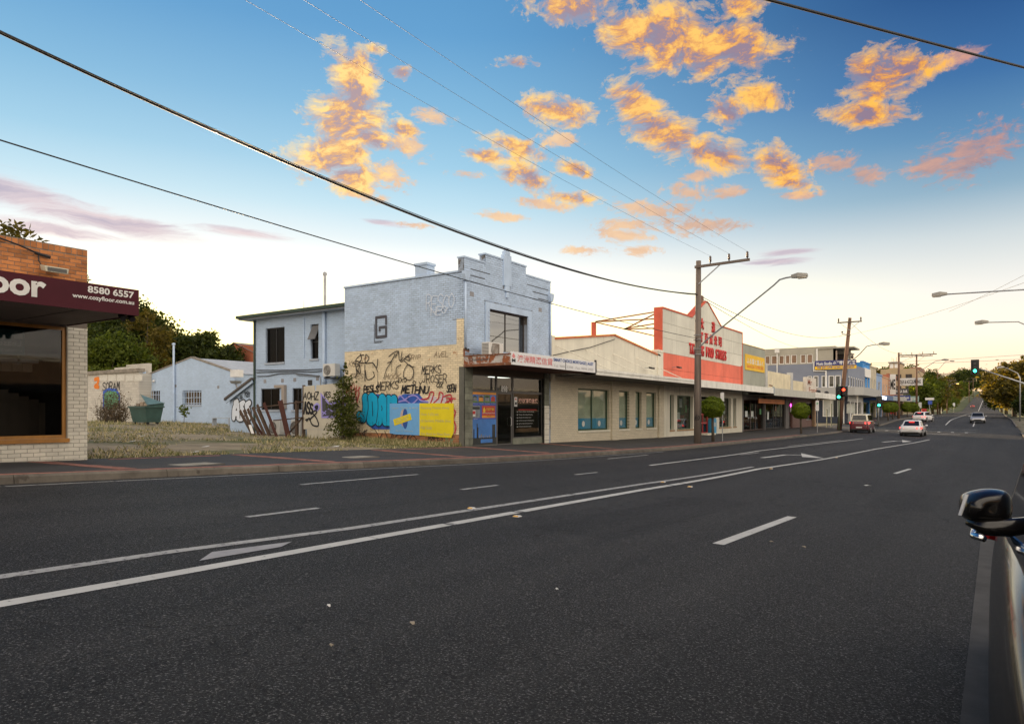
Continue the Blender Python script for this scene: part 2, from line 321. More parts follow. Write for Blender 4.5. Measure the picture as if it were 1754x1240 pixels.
gx=[-2500,-900,-300,-120,-80,-60,-50,-45]+list(np.arange(-42,-17,1.5))+[-17,-14.8,-12.3,-6,2.59,2.7,8,20,60,200,900,2500]
gu=[-900,-300,-120]+us_f+[1700,2200,3190]
sheet('ground',gx,gu,zg,m_dirt)
# ------------------------------------------------------------------ road
q=NB('asphalt')
sp=q.noise(70,2,.7); sp2=q.noise(32,4,.85); big_=q.noise(.25,6,.6,st=(1,.3,1)); track=q.noise(1.15,3,.5,st=(1,.02,1)); stain=q.noise(.55,7,.7)
c=q.mix(q.mr(big_,.32,.68),(.0095,.0094,.0093),(.0215,.0212,.0210)); c=q.mix(q.mr(track,.38,.66),c,q.mix(1.,c,(1.75,1.74,1.71),'MULTIPLY'))
c=q.mix(q.mr(stain,.60,.74),c,q.mix(1.,c,(.5,.5,.5),'MULTIPLY'))
c=q.mix(q.mr(sp,.585,.66),c,(.19,.186,.18)); c=q.mix(q.mr(sp2,.62,.72),c,(.115,.112,.108)); c=q.mix(q.mr(sp,.34,.49,.97,0.),c,(.003,.003,.003))
spx=q.n('ShaderNodeSeparateXYZ'); q.l(q.geo.outputs['Position'],spx.inputs[0])
def rectmask(x0,x1,y0,y1):      # a repaired trench in the surface
    e=lambda v,a,b_: q.math('MULTIPLY',q.mr(v,a,a+.03),q.mr(v,b_-.03,b_,1,0))
    return q.math('MULTIPLY',e(spx.outputs[0],x0,x1),e(spx.outputs[1],y0,y1))
for r_ in ((-4.9,-3.7,7.5,13.5),(-9.9,-8.9,24,31),(-2.1,-.9,15,19.5)): c=q.mix(q.math('MULTIPLY',rectmask(*r_),.45),c,q.mix(1.,c,(.45,.45,.46),'MULTIPLY'))
vo=q.n('ShaderNodeTexVoronoi',feature='DISTANCE_TO_EDGE'); mp=q.n('ShaderNodeMapping'); mp.inputs[3].default_value=(.5,.28,1); q.l(q.geo.outputs['Position'],mp.inputs[0])
nz=q.n('ShaderNodeTexNoise'); nz.inputs['Scale'].default_value=2.2; nz.inputs['Detail'].default_value=8; q.l(q.geo.outputs['Position'],nz.inputs['Vector'])
vm=q.n('ShaderNodeVectorMath',operation='MULTIPLY_ADD'); q.l(nz.outputs['Color'],vm.inputs[0]); vm.inputs[1].default_value=(.35,.35,0); q.l(mp.outputs[0],vm.inputs[2]); q.l(vm.outputs[0],vo.inputs['Vector'])
cr=q.math('MULTIPLY',q.mr(vo.outputs['Distance'],.010,.0,0,1),q.mr(q.noise(.28,3),.47,.55))
c=q.mix(q.math('MULTIPLY',cr,.85),c,(.008,.008,.008))
q.base(c); q.l(q.mr(q.noise(40,4),.3,.7,.62,.80),q.b.inputs['Roughness']); q.b.inputs['Specular IOR Level'].default_value=.27
q.bump(q.math('SUBTRACT',q.math('ADD',q.noise(150,4,.75),q.math('MULTIPLY',sp2,1.2)),q.math('MULTIPLY',cr,2.)),.9,.014); m_asph=q.m
us_r=list(np.arange(-12,140,1.0))+list(np.arange(140,500,6.0))+list(np.arange(500,1650,25.))
road=sheet('road',list(np.linspace(KX,RX,9)),us_r,zr,m_asph)
m_asph2=mat('side_street_asphalt',(.05,.05,.053),.8,.3,.6,.4,120)
sheet('side_street',[-90,-50,-34,-25,-17,KX-.02],[float(x) for x in np.arange(88.5,106,.8)],lambda x,u:(zf(x,u) if x>FX else zlot(x,u))-.06,m_asph2)
def paint(name,col,thr):
    q=NB(name); w=q.mr(q.noise(14,8,.75),thr,thr+.06); c=q.mix(w,q.mix(q.mr(q.noise(3,5),.3,.7),tuple(x*.8 for x in col),col),(.05,.05,.05))
    w2=q.mr(q.noise(1.6,7,.65,st=(.25,2.2,1)),.635,.65); c=q.mix(w2,c,(.03,.03,.03)); q.base(c); q.rough(.7); q.bump(q.noise(120,3),.4,.008); return q.m
m_line=paint('line_paint',(.50,.50,.475),.60); m_worn=paint('worn_line_paint',(.36,.36,.35),.545)
def strip(name,path,w,m=None,lift=.004,label=None):
    # path of (x,u); ribbon lying on the road
    P=[]
    for (x0,u0),(x1,u1) in zip(path,path[1:]):
        n=max(1,int(abs(u1-u0)/1.2)); P+=[(x0+(x1-x0)*t/n,u0+(u1-u0)*t/n) for t in range(n)]
    P.append(path[-1]); b=MB(); pr=None
    for i,(x,u) in enumerate(P):
        a=P[max(0,i-1)]; c_=P[min(len(P)-1,i+1)]; dx,du=c_[0]-a[0],c_[1]-a[1]; l=math.hypot(dx,du) or 1; nx,nu=du/l*w/2,-dx/l*w/2
        cur=[(x-nx,u-nu,zr(x-nx,u-nu)+lift),(x+nx,u+nu,zr(x+nx,u+nu)+lift)]
        if pr: b.quad(pr[0],pr[1],cur[1],cur[0])
        pr=cur
    o=b.build(name,m or m_line,road)
    if label: o['label']=label
    return o
def onroad(x,y):     # photo point -> (X,u) on the road surface
    r=(x-PCX)/FPX; lo_,hi_=.5,900
    t=(PCY-y)/FPX
    for _ in range(60):
        Z=(lo_+hi_)/2; X=Z*r; u=X*ST+Z*CT; xx=X*CT-Z*ST
        if CZ+t*Z>zr(max(KX,min(RX,xx)),u): lo_=Z
        else: hi_=Z
    return xx,u
def pth(*pts): return [onroad(*p) for p in pts]
def back(P):      # carry a line on towards the near side, past the edge of the photo
    (x0,u0),(x1,u1)=P[0],P[3]; t=(-11-u0)/(u1-u0); return [(x0+(x1-x0)*t,-11.)]+P
strip('lane_line',back(pth((-60,1045),(0,1035),(300,982),(600,928),(1100,839),(1300,803))),.16)
strip('lane_line',pth((1300,803),(1500,769),(1592,753)),.15)
strip('lane_line',back(pth((-60,997),(0,988),(300,944),(600,905),(1100,829),(1290,799.5))),.14,m_worn)
strip('lane_line',pth((1113,797),(1300,772),(1478,751)),.12)
for a,b_,w in (((1230,932),(1357,885),.14),((1533,811),(1559,803),.13),((423,885.5),(546,870),.10),((790,838.5),(852,831),.10),((985,813),(1023,809),.10),((515,830),(716,812.5),.10),((1268,779),(1300,775),.1),((1040,786),(1110,779),.09),((1350,764),(1440,754),.09)):
    strip('lane_dash',pth(a,b_),w,m_worn if w<.12 else m_line)
strip('edge_line',[(KX+.32,u) for u in (-6,0,10,20,30)],.07,m_worn)
# turn arrows and the flush island in the middle
def flat(name,pts,m,lift=.006,label=None):
    b=MB(); P=[onroad(*p) for p in pts]; b.add([(x,u,zr(x,u)+lift) for x,u in P],[list(range(len(P)))]); o=b.build(name,m,road)
    if label: o['label']=label
    return o
m_grey=mat('grey_island_paint',(.30,.30,.31),.75,.2,6,.3,120,wear=(.06,.06,.06),wearat=.66,wscale=18)
flat('island_patch',[(341,961),(500,928),(482,941),(363,957)][0:1]+[(482,937),(500,928),(363,946)],m_grey,label='pale grey painted patch between the double lines')
ar=[onroad(1305,784),onroad(1345,779),onroad(1378,779.5)]
strip('turn_arrow',ar,.2); flat('arrow_head',[(1372,776.2),(1374,782.6),(1412,785)],m_line)
ar2=[onroad(1512,757.2),onroad(1534,755.3),onroad(1548,755.4)]
strip('turn_arrow',ar2,.25); flat('arrow_head',[(1545,753.6),(1546,757.6),(1562,756.2)],m_line)
for uu in (91.,97.): strip('crosswalk_line',[(-11.5,uu-.15),(-11.5,uu+.15)][0:1]+[(-1.5,uu)],.2)
for t in range(8): strip('crosswalk_line',[(-11+t*1.25,88.2),(-11+t*1.25,89.6)],.28)
strip('stop_line',[(-8,82.5),(-2.6,82.5)],.4)
strip('lane_line',[(-5.2,112),(-5.6,150),(-5.6,420)],.16); strip('lane_line',[(-2.,108),(-2.2,140)],.14)
for t in range(9): strip('lane_dash',[(-9.2,112+t*9),(-9.2,115+t*9)],.13)
strip('lane_line',[(-5.6,420),(-5.6,1260)],.3)
# reflective studs along the double line
m_stud=mat('stud_yellow',(.75,.42,.05),.4,.1); m_studb=mat('stud_white',(.6,.6,.58),.4,.1)
def stud(x,y,first,label):
    X,u=onroad(x,y); z=zr(X,u)+.004; T=thing('road_stud',label,'road stud',(X,u,z),'raised road studs along the double line')
    b=MB(); p=[(-.05,-.055,0),(.05,-.055,0),(.05,.055,0),(-.05,.055,0),(-.035,-.025,.018),(.035,-.025,.018),(.035,.025,.018),(-.035,.025,.018)]; b.add(p,[(3,2,1,0),(4,5,6,7),(0,1,5,4),(1,2,6,5),(2,3,7,6),(3,0,4,7)])
    b.build('base',m_studb,T,local=True); b=MB(); b.add([(-.045,-.052,.004),(.045,-.052,.004),(.036,-.029,.017),(-.036,-.029,.017)],[(0,1,2,3)]); b.build('reflector',m_stud,T,local=True)
for i,(x,y,l) in enumerate([(808,871,'yellow road stud just above the double line, nearest the camera on that side'),(886,885,'yellow road stud just below the double line in the middle of the photo'),(1136,826,'yellow road stud above the double line, straight below the gabled cream shop'),(1182,834,'pale road stud below the double line, straight below the timber power pole'),(1321,803,'small road stud where the two white lines merge'),(1433,784,'far road stud beside the single white line near the turn arrow')]): stud(x,y,i==0,l)
# litter on the road
m_leafd=mat('dry_leaf',(.25,.22,.17),.8,.3); m_pap=mat('paper_scrap',(.62,.62,.60),.8,.1)
for i,(x,y,s,m,l) in enumerate([(1486,832,.16,m_pap,'flat white scrap lying on the asphalt of the right hand lanes'),(563,1040,.03,m_pap,'tiny white chip on dark asphalt below the grey island patch'),(568,1108,.03,m_leafd,'small pale leaf on asphalt low in the photo, left of centre'),(706,1070,.04,m_leafd,'small dry leaf on bare asphalt below the middle of the double line'),(954,1011,.025,m_pap,'tiny white chip on bare asphalt in the lower middle'),(1322,929,.05,m_leafd,'dry leaf beside the near white lane dash'),(1377,938,.045,m_leafd,'dry leaf further right of the near white lane dash')]):
    X,u=onroad(x,y); z=zr(X,u)+.003; b=MB(); a=rnd.uniform(0,3); ring=[(X+math.cos(a+t)*s*(.5+.25*((t*7)%1)),u+math.sin(a+t)*s*.4,z+.004+.012*(i_%2)) for i_,t in enumerate([0,.9,1.7,2.6,3.3,4.2,5.2])]
    b.add(ring+[(p[0],p[1],p[2]+.003) for p in ring],[list(range(7))[::-1],list(range(7,14))]+[(j,(j+1)%7,7+(j+1)%7,7+j) for j in range(7)]); tag(b.build('litter',m),l,'litter','litter on the road')
# ------------------------------------------------------------------ kerbs, footpath
m_conc=mat('kerb_concrete',(.135,.12,.10),.9,.4,2.5,.4,70,wear=(.07,.06,.05),wearat=.6,wscale=3,island=.25)
m_foot=mat('footpath_asphalt',(.040,.0385,.0385),.85,.35,1.2,.5,140,wear=(.11,.10,.09),wearat=.66,wscale=5)
m_pave=mat('pink_paver',(.30,.13,.095),.85,.3,4,.3,90,island=.3)
kerb=bpy.data.objects.new('kerb',None); COL.objects.link(kerb); kerb['kind']='structure'
def kstone(x0,x1,u0,u1,zt,zb):
    b=MB(); n=4; r=.03; vs=[]; fs=[]
    for t in range(n+1):
        u=u0+(u1-u0)*t/n; zt_=zt(u); zb_=zb(u)
        vs+=[(x0,u,zb_),(x0,u,zt_),(x1-r,u,zt_+.003),(x1,u,zt_-r),(x1+.02,u,zb_)]
    for t in range(n): fs+=[(t*5+j,t*5+j+1,t*5+5+j+1,t*5+5+j) for j in range(4)]
    fs+=[(0,1,2,3,4),tuple(n*5+j for j in (4,3,2,1,0))]; b.add(vs,fs); b.build('kerb_stone',m_conc,kerb)
u=-10.
while u<88:
    l=2.45 if u<60 else 4.9; kstone(KX-.16,KX,u+.006,u+l-.006,lambda t:Kz(t)+.004,lambda t:zr(KX,t)-.05); u+=l
for a,b_ in ((107,132),(132,160),(160,220)): kstone(KX-.2,KX,a,b_,lambda t:Kz(t)+.004,lambda t:zr(KX,t)-.05)
foot=sheet('footpath',[FX-.3,-16,-15,-14,-13.5,KX-.16],[float(x) for x in np.arange(-12,88.6,.8)],zf,m_foot)
sheet('footpath',[FX-.3,-15,KX-.18],list(np.arange(107,220,3.)),zf,m_foot)
def pavers(pts,w,along):
    b=MB(); (x0,u0),(x1,u1)=pts; Ln=math.hypot(x1-x0,u1-u0); n=int(Ln/.235); dx,du=(x1-x0)/Ln,(u1-u0)/Ln
    for i in range(n):
        for j in range(int(round(w/.115))):
            a0,a1=i*.235+.004,(i+1)*.235-.004; o0,o1=j*.115+.004,(j+1)*.115-.004; h=.006+rnd.uniform(-.002,.003)
            c4=[(x0+dx*a-du*o,u0+du*a+dx*o) for a,o in ((a0,o0),(a1,o0),(a1,o1),(a0,o1))]
            b.add([(x,u_,zf(x,u_)-.02) for x,u_ in c4]+[(x,u_,zf(x,u_)+h) for x,u_ in c4],[(4,5,6,7),(0,1,5,4),(1,2,6,5),(2,3,7,6),(3,0,4,7)])
    tag(b.build('paver_band',m_pave,foot),kind='stuff')
pavers([(KX-.2,-8),(KX-.2,60)],.23,True)
for u0 in (6.6,11.4,16.6,21.4,27.): pavers([(FX+.1,u0),(KX-.45,u0)],.345,False)
pavers([(FX+.3,8.2),(FX+.3,11.2)],.115,True); pavers([(FX+.3,17),(FX+.3,21.6)],.115,True)
m_lid=mat('pit_lid_concrete',(.30,.28,.23),.9,.3,5,.3,80)
def pit(x,y,lab):
    r=(x-PCX)/FPX
    for _ in range(1):
        lo_,hi_=5,80
        for __ in range(50):
            Z=(lo_+hi_)/2; X=Z*r; uu=X*ST+Z*CT; xx=X*CT-Z*ST
            if CZ-(y-PCY)*Z/FPX>zf(xx,uu): lo_=Z
            else: hi_=Z
    z=zf(xx,uu); T=thing('pit_cover',lab,'pit cover',(xx,uu,z),'pit covers in the footpath')
    b=MB()
    for a in (-.42,.01): b.box(-.3,.3,a,a+.41,-.02,.012)
    b.build('lid',m_lid,T,local=True); b=MB(); b.box(-.36,.36,-.48,-.42,-.02,.01).box(-.36,.36,.42,.48,-.02,.01).box(-.36,-.3,-.42,.42,-.02,.01).box(.3,.36,-.42,.42,-.02,.01); b.build('rim',m_conc,T,local=True)
pit(333,795.5,'pale concrete pit cover in the footpath in front of the empty lot'); pit(612,783,'pale concrete pit cover in the footpath below the graffiti wall')
# right hand side: concrete channel, kerb, nature strip
sheet('channel_strip',[-.13,.30],[float(x) for x in np.arange(-2,24,1.)],lambda x,u_:zr(x,u_)+.006,mat('channel_concrete',(.055,.053,.05),.9,.4,3,.5,90))
for a in range(0,15): kstone(RX,RX-.16,a*6.+.01,a*6.+5.99,lambda t:zr(RX,t)+.13,lambda t:zr(RX,t)-.05)
for a in range(0,10): kstone(RX,RX-.16,107+a*14.+.01,107+a*14.+13.99,lambda t:zr(RX,t)+.13,lambda t:zr(RX,t)-.05)
sheet('footpath',[RX-.01,6.5],[float(x) for x in np.arange(-2,90,2.)],lambda x,u_:zr(RX,u_)+.135+.02*(x-RX),m_foot)
# ------------------------------------------------------------------ building helpers
def text(name,body,m,parent,origin,right,up,size=1.,width=None,height=None,bold=0.,ext=.004,align='LEFT',shear=0.,spacing=1.,mirror=False):
    c=bpy.data.curves.new('t','FONT'); c.body=body; c.size=1; c.offset=bold; c.extrude=0; c.align_x=align; c.shear=shear; c.space_character=spacing; c.resolution_u=3
    o=bpy.data.objects.new('t',c); COL.objects.link(o); bpy.context.view_layer.update()
    me=bpy.data.meshes.new_from_object(o.evaluated_get(bpy.context.evaluated_depsgraph_get())); bpy.data.objects.remove(o); bpy.data.curves.remove(c)
    n=len(me.vertices); V=np.zeros(n*3,np.float32); me.vertices.foreach_get('co',V); V=V.reshape(-1,3)
    if n==0: return None
    mn,mx=V.min(0),V.max(0); kx=ky=size
    if height: ky=height/(mx[1]-mn[1]); kx=ky; V[:,1]-=mn[1]
    if width:
        kx=width/(mx[0]-mn[0]); V[:,0]-=mn[0]
        if not height: ky=kx
    r=np.array(right,float); u_=np.array(up,float); nn=np.cross(r,u_); off=Vector((0,0,0)); p=parent
    while p is not None: off=off+Vector(p.location); p=p.parent
    if mirror: V[:,0]=-V[:,0]+ (V[:,0].max())
    Q=np.array(origin,float)-np.array(off)+V[:,:1]*kx*r+V[:,1:2]*ky*u_+nn*ext
    me.vertices.foreach_set('co',Q.astype(np.float32).ravel()); me.name=name; me.materials.clear(); me.materials.append(m); me.update()
    ob=link(name,me,parent)
    if ext>.02:
        md=ob.modifiers.new('thick','SOLIDIFY'); md.thickness=ext; md.offset=-1
    return ob
UP=(0,0,1); YR=(0,1,0); XR=(1,0,0)
_bc={}
def bricks(T,ax,c,sg,a0,a1,z0,z1,m,bl=.23,bh=.076,gap=.011,proud=.006,clip=None,maxparts=300,near=None,jit=.0015,soldier=False,name='brick'):
    # running bond laid on a wall face; the nearest ones are parts, the rest one mesh
    L_=[]; row=0; z=z0; rowh=bh+gap; ln=bl+gap
    if soldier: rowh,ln,bh_,bl_=bl+gap,bh+gap,bl,bh
    else: bh_,bl_=bh,bl
    while z<z1-.02:
        zt=min(z+bh_,z1); a=a0-(ln/2 if (row%2 and not soldier) else 0)
        while a<a1-.01:
            s0,s1=max(a,a0),min(a+bl_,a1)
            if s1-s0>.03:
                segs=[(s0,s1,z,zt)] if clip is None else clip(s0,s1,z,zt)
                L_+= [g for g in segs if g[1]-g[0]>.02 and g[3]-g[2]>.015]
            a+=ln
        z+=rowh; row+=1
    if near is not None: L_.sort(key=lambda g:abs((g[0]+g[1])/2-near[0])+.5*abs((g[2]+g[3])/2-near[1]))
    off=Vector((0,0,0)); p=T
    while p is not None: off=off+Vector(p.location); p=p.parent
    rest=MB()
    for i,(s0,s1,y0,y1) in enumerate(L_):
        pr=proud+rnd.uniform(-jit,jit); w,h=s1-s0,y1-y0
        if i<maxparts:
            key=(m.name,ax,sg,round(w,3),round(h,3))
            if key not in _bc:
                b=MB(); ch=.004; d=.05
                f=(lambda n,a,z_:(n*sg,a,z_)) if ax=='x' else (lambda n,a,z_:(a,n*sg,z_))
                o4=[(-w/2,-h/2),(w/2,-h/2),(w/2,h/2),(-w/2,h/2)]; i4=[(-w/2+ch,-h/2+ch),(w/2-ch,-h/2+ch),(w/2-ch,h/2-ch),(-w/2+ch,h/2-ch)]
                b.add([f(-d,*p_) for p_ in o4]+[f(-ch,*p_) for p_ in o4]+[f(0,*p_) for p_ in i4],[(0,1,5,4),(1,2,6,5),(2,3,7,6),(3,0,4,7),(4,5,9,8),(5,6,10,9),(6,7,11,10),(7,4,8,11),(8,9,10,11)])
                me=bpy.data.meshes.new(name); me.from_pydata(b.v,[],b.f); me.materials.append(m)
                import bmesh as _bm
                bb=_bm.new(); bb.from_mesh(me); _bm.ops.recalc_face_normals(bb,faces=bb.faces); bb.to_mesh(me); bb.free(); _bc[key]=me
            o=bpy.data.objects.new(name,_bc[key]); COL.objects.link(o); o.parent=T
            pos=Vector((c+sg*pr,(s0+s1)/2,(y0+y1)/2)) if ax=='x' else Vector(((s0+s1)/2,c+sg*pr,(y0+y1)/2)); o.location=pos-off
        else: 
            rest.abox(ax,c-sg*.02,c+sg*pr,s0,s1,y0,y1)
    if rest.v: tag(rest.build('brickwork',m,T),kind='stuff')
def holeclip(holes,extra=None):
    def f(s0,s1,y0,y1):
        segs=[(s0,s1,y0,y1)]
        for (a0,a1,z0,z1) in holes:
            out=[]
            for g in segs:
                if g[1]<=a0 or g[0]>=a1 or g[3]<=z0 or g[2]>=z1: out.append(g); continue
                zc=(g[2]+g[3])/2
                if zc<z0: out.append((g[0],g[1],g[2],z0)); continue
                if zc>z1: out.append((g[0],g[1],z1,g[3])); continue
                if g[0]<a0: out.append((g[0],a0,g[2],g[3]))
                if g[1]>a1: out.append((a1,g[1],g[2],g[3]))
            segs=out
        if extra: segs=[h for g in segs for h in extra(g)]
        return segs
    return f
def window(T,ax,c,sg,a0,a1,z0,z1,fm,gm,cols=1,rows=1,fw=.05,recess=.08,name='window',splits=None,sill=None):
    # frame bars, one pane per light; recess is how far the frame sits behind the wall face
    cf=c-sg*recess; fr=MB(); fd=.06
    fr.abox(ax,cf,cf-sg*fd,a0,a0+fw,z0,z1).abox(ax,cf,cf-sg*fd,a1-fw,a1,z0,z1).abox(ax,cf,cf-sg*fd,a0+fw,a1-fw,z0,z0+fw).abox(ax,cf,cf-sg*fd,a0+fw,a1-fw,z1-fw,z1)
    cs=splits if splits else [a0+(a1-a0)*i/cols for i in range(1,cols)]; rs=[z0+(z1-z0)*i/rows for i in range(1,rows)]
    for a in cs: fr.abox(ax,cf-sg*.004,cf-sg*fd*.9,a-fw/2,a+fw/2,z0+fw,z1-fw)
    for z in rs: fr.abox(ax,cf-sg*.008,cf-sg*fd*.85,a0+fw,a1-fw,z-fw/2,z+fw/2)
    w=fr.build(name,fm,T)
    A=[a0]+cs+[a1]; Z=[z0]+rs+[z1]
    for i in range(len(A)-1):
        for j in range(len(Z)-1):
            p=MB(); p.abox(ax,cf-sg*.028,cf-sg*.036,A[i]+fw/2,A[i+1]-fw/2,Z[j]+fw/2,Z[j+1]-fw/2); p.build('pane',gm,w)
    if sill is not None: MB().abox(ax,c+sg*.05,c-sg*recess,a0-.04,a1+.04,z0-.09,z0-.003).build('sill',sill,w)
    return w
def room(T,x,depth,y0,y1,z0,z1,m,name='interior'):
    b=MB(); b.quad((x-depth,y0,z0),(x-depth,y1,z0),(x-depth,y1,z1),(x-depth,y0,z1)).quad((x,y0,z0),(x-depth,y0,z0),(x-depth,y0,z1),(x,y0,z1)).quad((x,y1,z0),(x,y1,z1),(x-depth,y1,z1),(x-depth,y1,z0)).quad((x,y0,z1),(x-depth,y0,z1),(x-depth,y1,z1),(x,y1,z1)).quad((x,y0,z0),(x,y1,z0),(x-depth,y1,z0),(x-depth,y0,z0))
    return b.build(name,m,T)
g_shop=glassmat('shop_glass',(.55,.58,.56)); g_dark=glassmat('dark_glass',(.10,.105,.11)); g_mirror=glassmat('sky_glass',(.03,.03,.03),1.0,.02,3.0); g_clear=glassmat('clear_glass',(.88,.9,.88))
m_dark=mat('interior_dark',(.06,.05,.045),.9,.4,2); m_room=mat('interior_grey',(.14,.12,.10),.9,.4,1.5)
m_white=mat('white_paint',(.70,.70,.68),.6,.12,3,.1); m_black=mat('black_trim',(.015,.015,.017),.5,.2); m_blackp=mat('black_spray',(.012,.012,.015),.75,.1,bump=0)
m_alum=mat('aluminium_frame',(.10,.095,.09),.45,.2); m_steel=mat('galvanised_steel',(.36,.37,.38),.45,.25,6,.1,metal=.6)
def layer(name,m,T,ax,c,sg,strokes,w,caps=True,lift=.02,col=None):
    # sprayed lines: thin ribbons that stand a hair off the wall
    b=MB(); k_=0
    P=(lambda a,z,n:(c+sg*n,a,z)) if ax=='x' else (lambda a,z,n:(a,c+sg*n,z))
    for st in strokes:
        for i in range(len(st)-1):
            (p0,q0),(p1,q1)=st[i],st[i+1]; l=math.hypot(p1-p0,q1-q0)
            if l<1e-6: continue
            nx,nz=-(q1-q0)/l*w/2,(p1-p0)/l*w/2; ex,ez=(p1-p0)/l*w*.12,(q1-q0)/l*w*.12; n=lift+k_*.00006; k_+=1
            b.quad(P(p0-nx-ex,q0-nz-ez,n),P(p1-nx+ex,q1-nz+ez,n),P(p1+nx+ex,q1+nz+ez,n),P(p0+nx-ex,q0+nz-ez,n))
            if caps:
                for (pp,qq) in ((p0,q0),(p1,q1)):
                    n=lift+k_*.00006; k_+=1
                    b.add([P(pp+math.cos(t*math.pi/5)*w/2,qq+math.sin(t*math.pi/5)*w/2,n) for t in range(10)],[list(range(10))])
    o=b.build(name,m,T)
    if len(strokes)>1: o['kind']='stuff'
    return o
def fillpoly(name,m,T,ax,c,sg,polys,lift):
    b=MB(); P=(lambda a,z,n:(c+sg*n,a,z)) if ax=='x' else (lambda a,z,n:(a,c+sg*n,z))
    for i,p in enumerate(polys): b.add([P(a,z,lift+i*.0003) for a,z in p],[list(range(len(p)))])
    return b.build(name,m,T)
SF={'A':[[(0,0),(.5,1),(1,0)],[(.2,.4),(.85,.4)]],'B':[[(0,0),(0,1),(.8,.85),(.7,.55),(0,.5)],[(.7,.55),(1,.25),(.7,0),(0,0)]],'C':[[(1,.85),(.5,1),(0,.6),(.1,.15),(.6,0),(1,.2)]],'D':[[(0,0),(0,1),(.7,.9),(1,.5),(.7,.05),(0,0)]],'E':[[(1,1),(0,1),(0,0),(1,0)],[(0,.5),(.7,.5)]],
'F':[[(1,1),(0,1),(0,0)],[(0,.5),(.7,.5)]],'G':[[(1,.85),(.5,1),(0,.5),(.5,0),(1,.15),(1,.5),(.6,.5)]],'H':[[(0,0),(0,1)],[(1,0),(1,1)],[(0,.5),(1,.5)]],'I':[[(.5,0),(.5,1)]],'J':[[(.3,1),(1,1)],[(.7,1),(.7,.2),(.4,0),(0,.25)]],'K':[[(0,0),(0,1)],[(1,1),(.1,.45),(1,0)]],
'L':[[(0,1),(0,0),(1,0)]],'M':[[(0,0),(.15,1),(.5,.3),(.85,1),(1,0)]],'N':[[(0,0),(0,1),(1,0),(1,1)]],'O':[[(.5,1),(.05,.7),(.05,.3),(.5,0),(.95,.3),(.95,.7),(.5,1)]],'P':[[(0,0),(0,1),(.8,.95),(.95,.7),(.7,.45),(0,.45)]],'R':[[(0,0),(0,1),(.8,.95),(.9,.7),(.6,.5),(0,.45)],[(.45,.47),(1,0)]],
'S':[[(1,.85),(.5,1),(.05,.8),(.3,.55),(.8,.42),(.95,.15),(.5,0),(0,.15)]],'T':[[(0,1),(1,1)],[(.5,1),(.5,0)]],'U':[[(0,1),(.05,.2),(.5,0),(.95,.2),(1,1)]],'V':[[(0,1),(.45,0),(1,1)]],'W':[[(0,1),(.2,0),(.5,.7),(.8,0),(1,1)]],'X':[[(0,0),(1,1)],[(0,1),(1,0)]],'Y':[[(0,1),(.5,.5),(1,1)],[(.5,.5),(.4,0)]],'Z':[[(0,1),(1,1),(0,0),(1,0)]],
'1':[[(.2,.8),(.5,1),(.5,0)]],'2':[[(0,.8),(.5,1),(.9,.75),(0,0),(1,0)]],' ':[],'-':[[(.2,.5),(.8,.5)]],"~":[[(0,.5),(.3,.9),(.5,.1),(.8,.9),(1,.3)]]}
def spline(st,n=4):
    if len(st)<3: return st
    o=[]
    for i in range(len(st)-1):
        p0=st[max(0,i-1)];p1=st[i];p2=st[i+1];p3=st[min(len(st)-1,i+2)]
        for k_ in range(n):
            t=k_/n; o.append(tuple(.5*(2*p1[j]+(p2[j]-p0[j])*t+(2*p0[j]-5*p1[j]+4*p2[j]-p3[j])*t*t+(3*p1[j]-p0[j]-3*p2[j]+p3[j])*t**3) for j in (0,1)))
    return o+[st[-1]]
def tagword(w,a,z,cw,h,slant=.15,jit=.12,curve=True,gap=.25):
    out=[]
    for ch in w:
        dz=rnd.uniform(-jit,jit)*h; sc=1+rnd.uniform(-jit,jit)
        for st in SF.get(ch,[]):
            s=[(a+(x+slant*y)*cw,z+dz+y*h*sc) for x,y in st]; out.append(spline(s) if curve and len(s)>2 and ch in 'BCDGJOPRSU2~' else s)
        a+=cw*(1+gap)
    return out
F=lambda x,y:PW(x,y,17.)
def rect(x0,yt,yb,x1,d=17.):        # facade rectangle: left edge top/bottom pixel, right edge column -> u0,u1,z0,z1
    u0,zt=PW(x0,yt,d); _,zb=PW(x0,yb,d); u1,_=PW(x1,yt,d); return u0,u1,zb,zt
# ================================================================== orange brick shop at the left edge
T=thing('brick_shop','orange brick shop with a maroon awning and cream painted pier, at the left edge',"building",(FX,4,.35))
m_or=mat('orange_brick',(.52,.20,.065),.85,.25,3,.4,70,island=.35,wear=(.30,.13,.07),wearat=.68,wscale=9); m_mort=mat('mortar',(.20,.17,.14),.95,.3,6,.4,90)
m_creamb=mat('cream_painted_brick',(.72,.685,.585),.75,.15,3,.3,60,island=.10,wear=(.33,.28,.22),wearat=.74,wscale=12); m_cmort=mat('cream_joint',(.33,.30,.25),.9,.2,6,.3)
wn=(-3.,7.42,.84,3.3)
up=MB().wall('x',FX,1,-3,7.85,3.3,5.09,th=.25).build('parapet_wall',m_mort,T)
bricks(up,'x',FX,1,5.2,7.85,3.80,4.93,m_or,maxparts=300,near=(7,4.4))
bricks(up,'x',FX,1,5.2,7.85,4.945,5.075,m_or,bl=.125,bh=.105,soldier=True,jit=.004)
MB().wall('x',FX,1,-3,7.85,.1,3.3,[wn],th=.28).build('front_wall',m_cmort,T)
fw=[c for c in T.children if c.name.startswith('front_wall')][0]
bricks(fw,'x',FX,1,7.44,7.85,.2,3.3,m_creamb,maxparts=200); bricks(fw,'x',FX,1,5.2,7.44,.2,.80,m_creamb,maxparts=200)
MB().box(FX-.29,-27,7.6,7.85,.1,5.0).box(-27,-26.8,-3,7.6,.1,5.0).build('side_wall',m_or,T); MB().box(FX-.25,-26.8,-3,7.6,4.55,4.6).build('roof',m_steel,T)
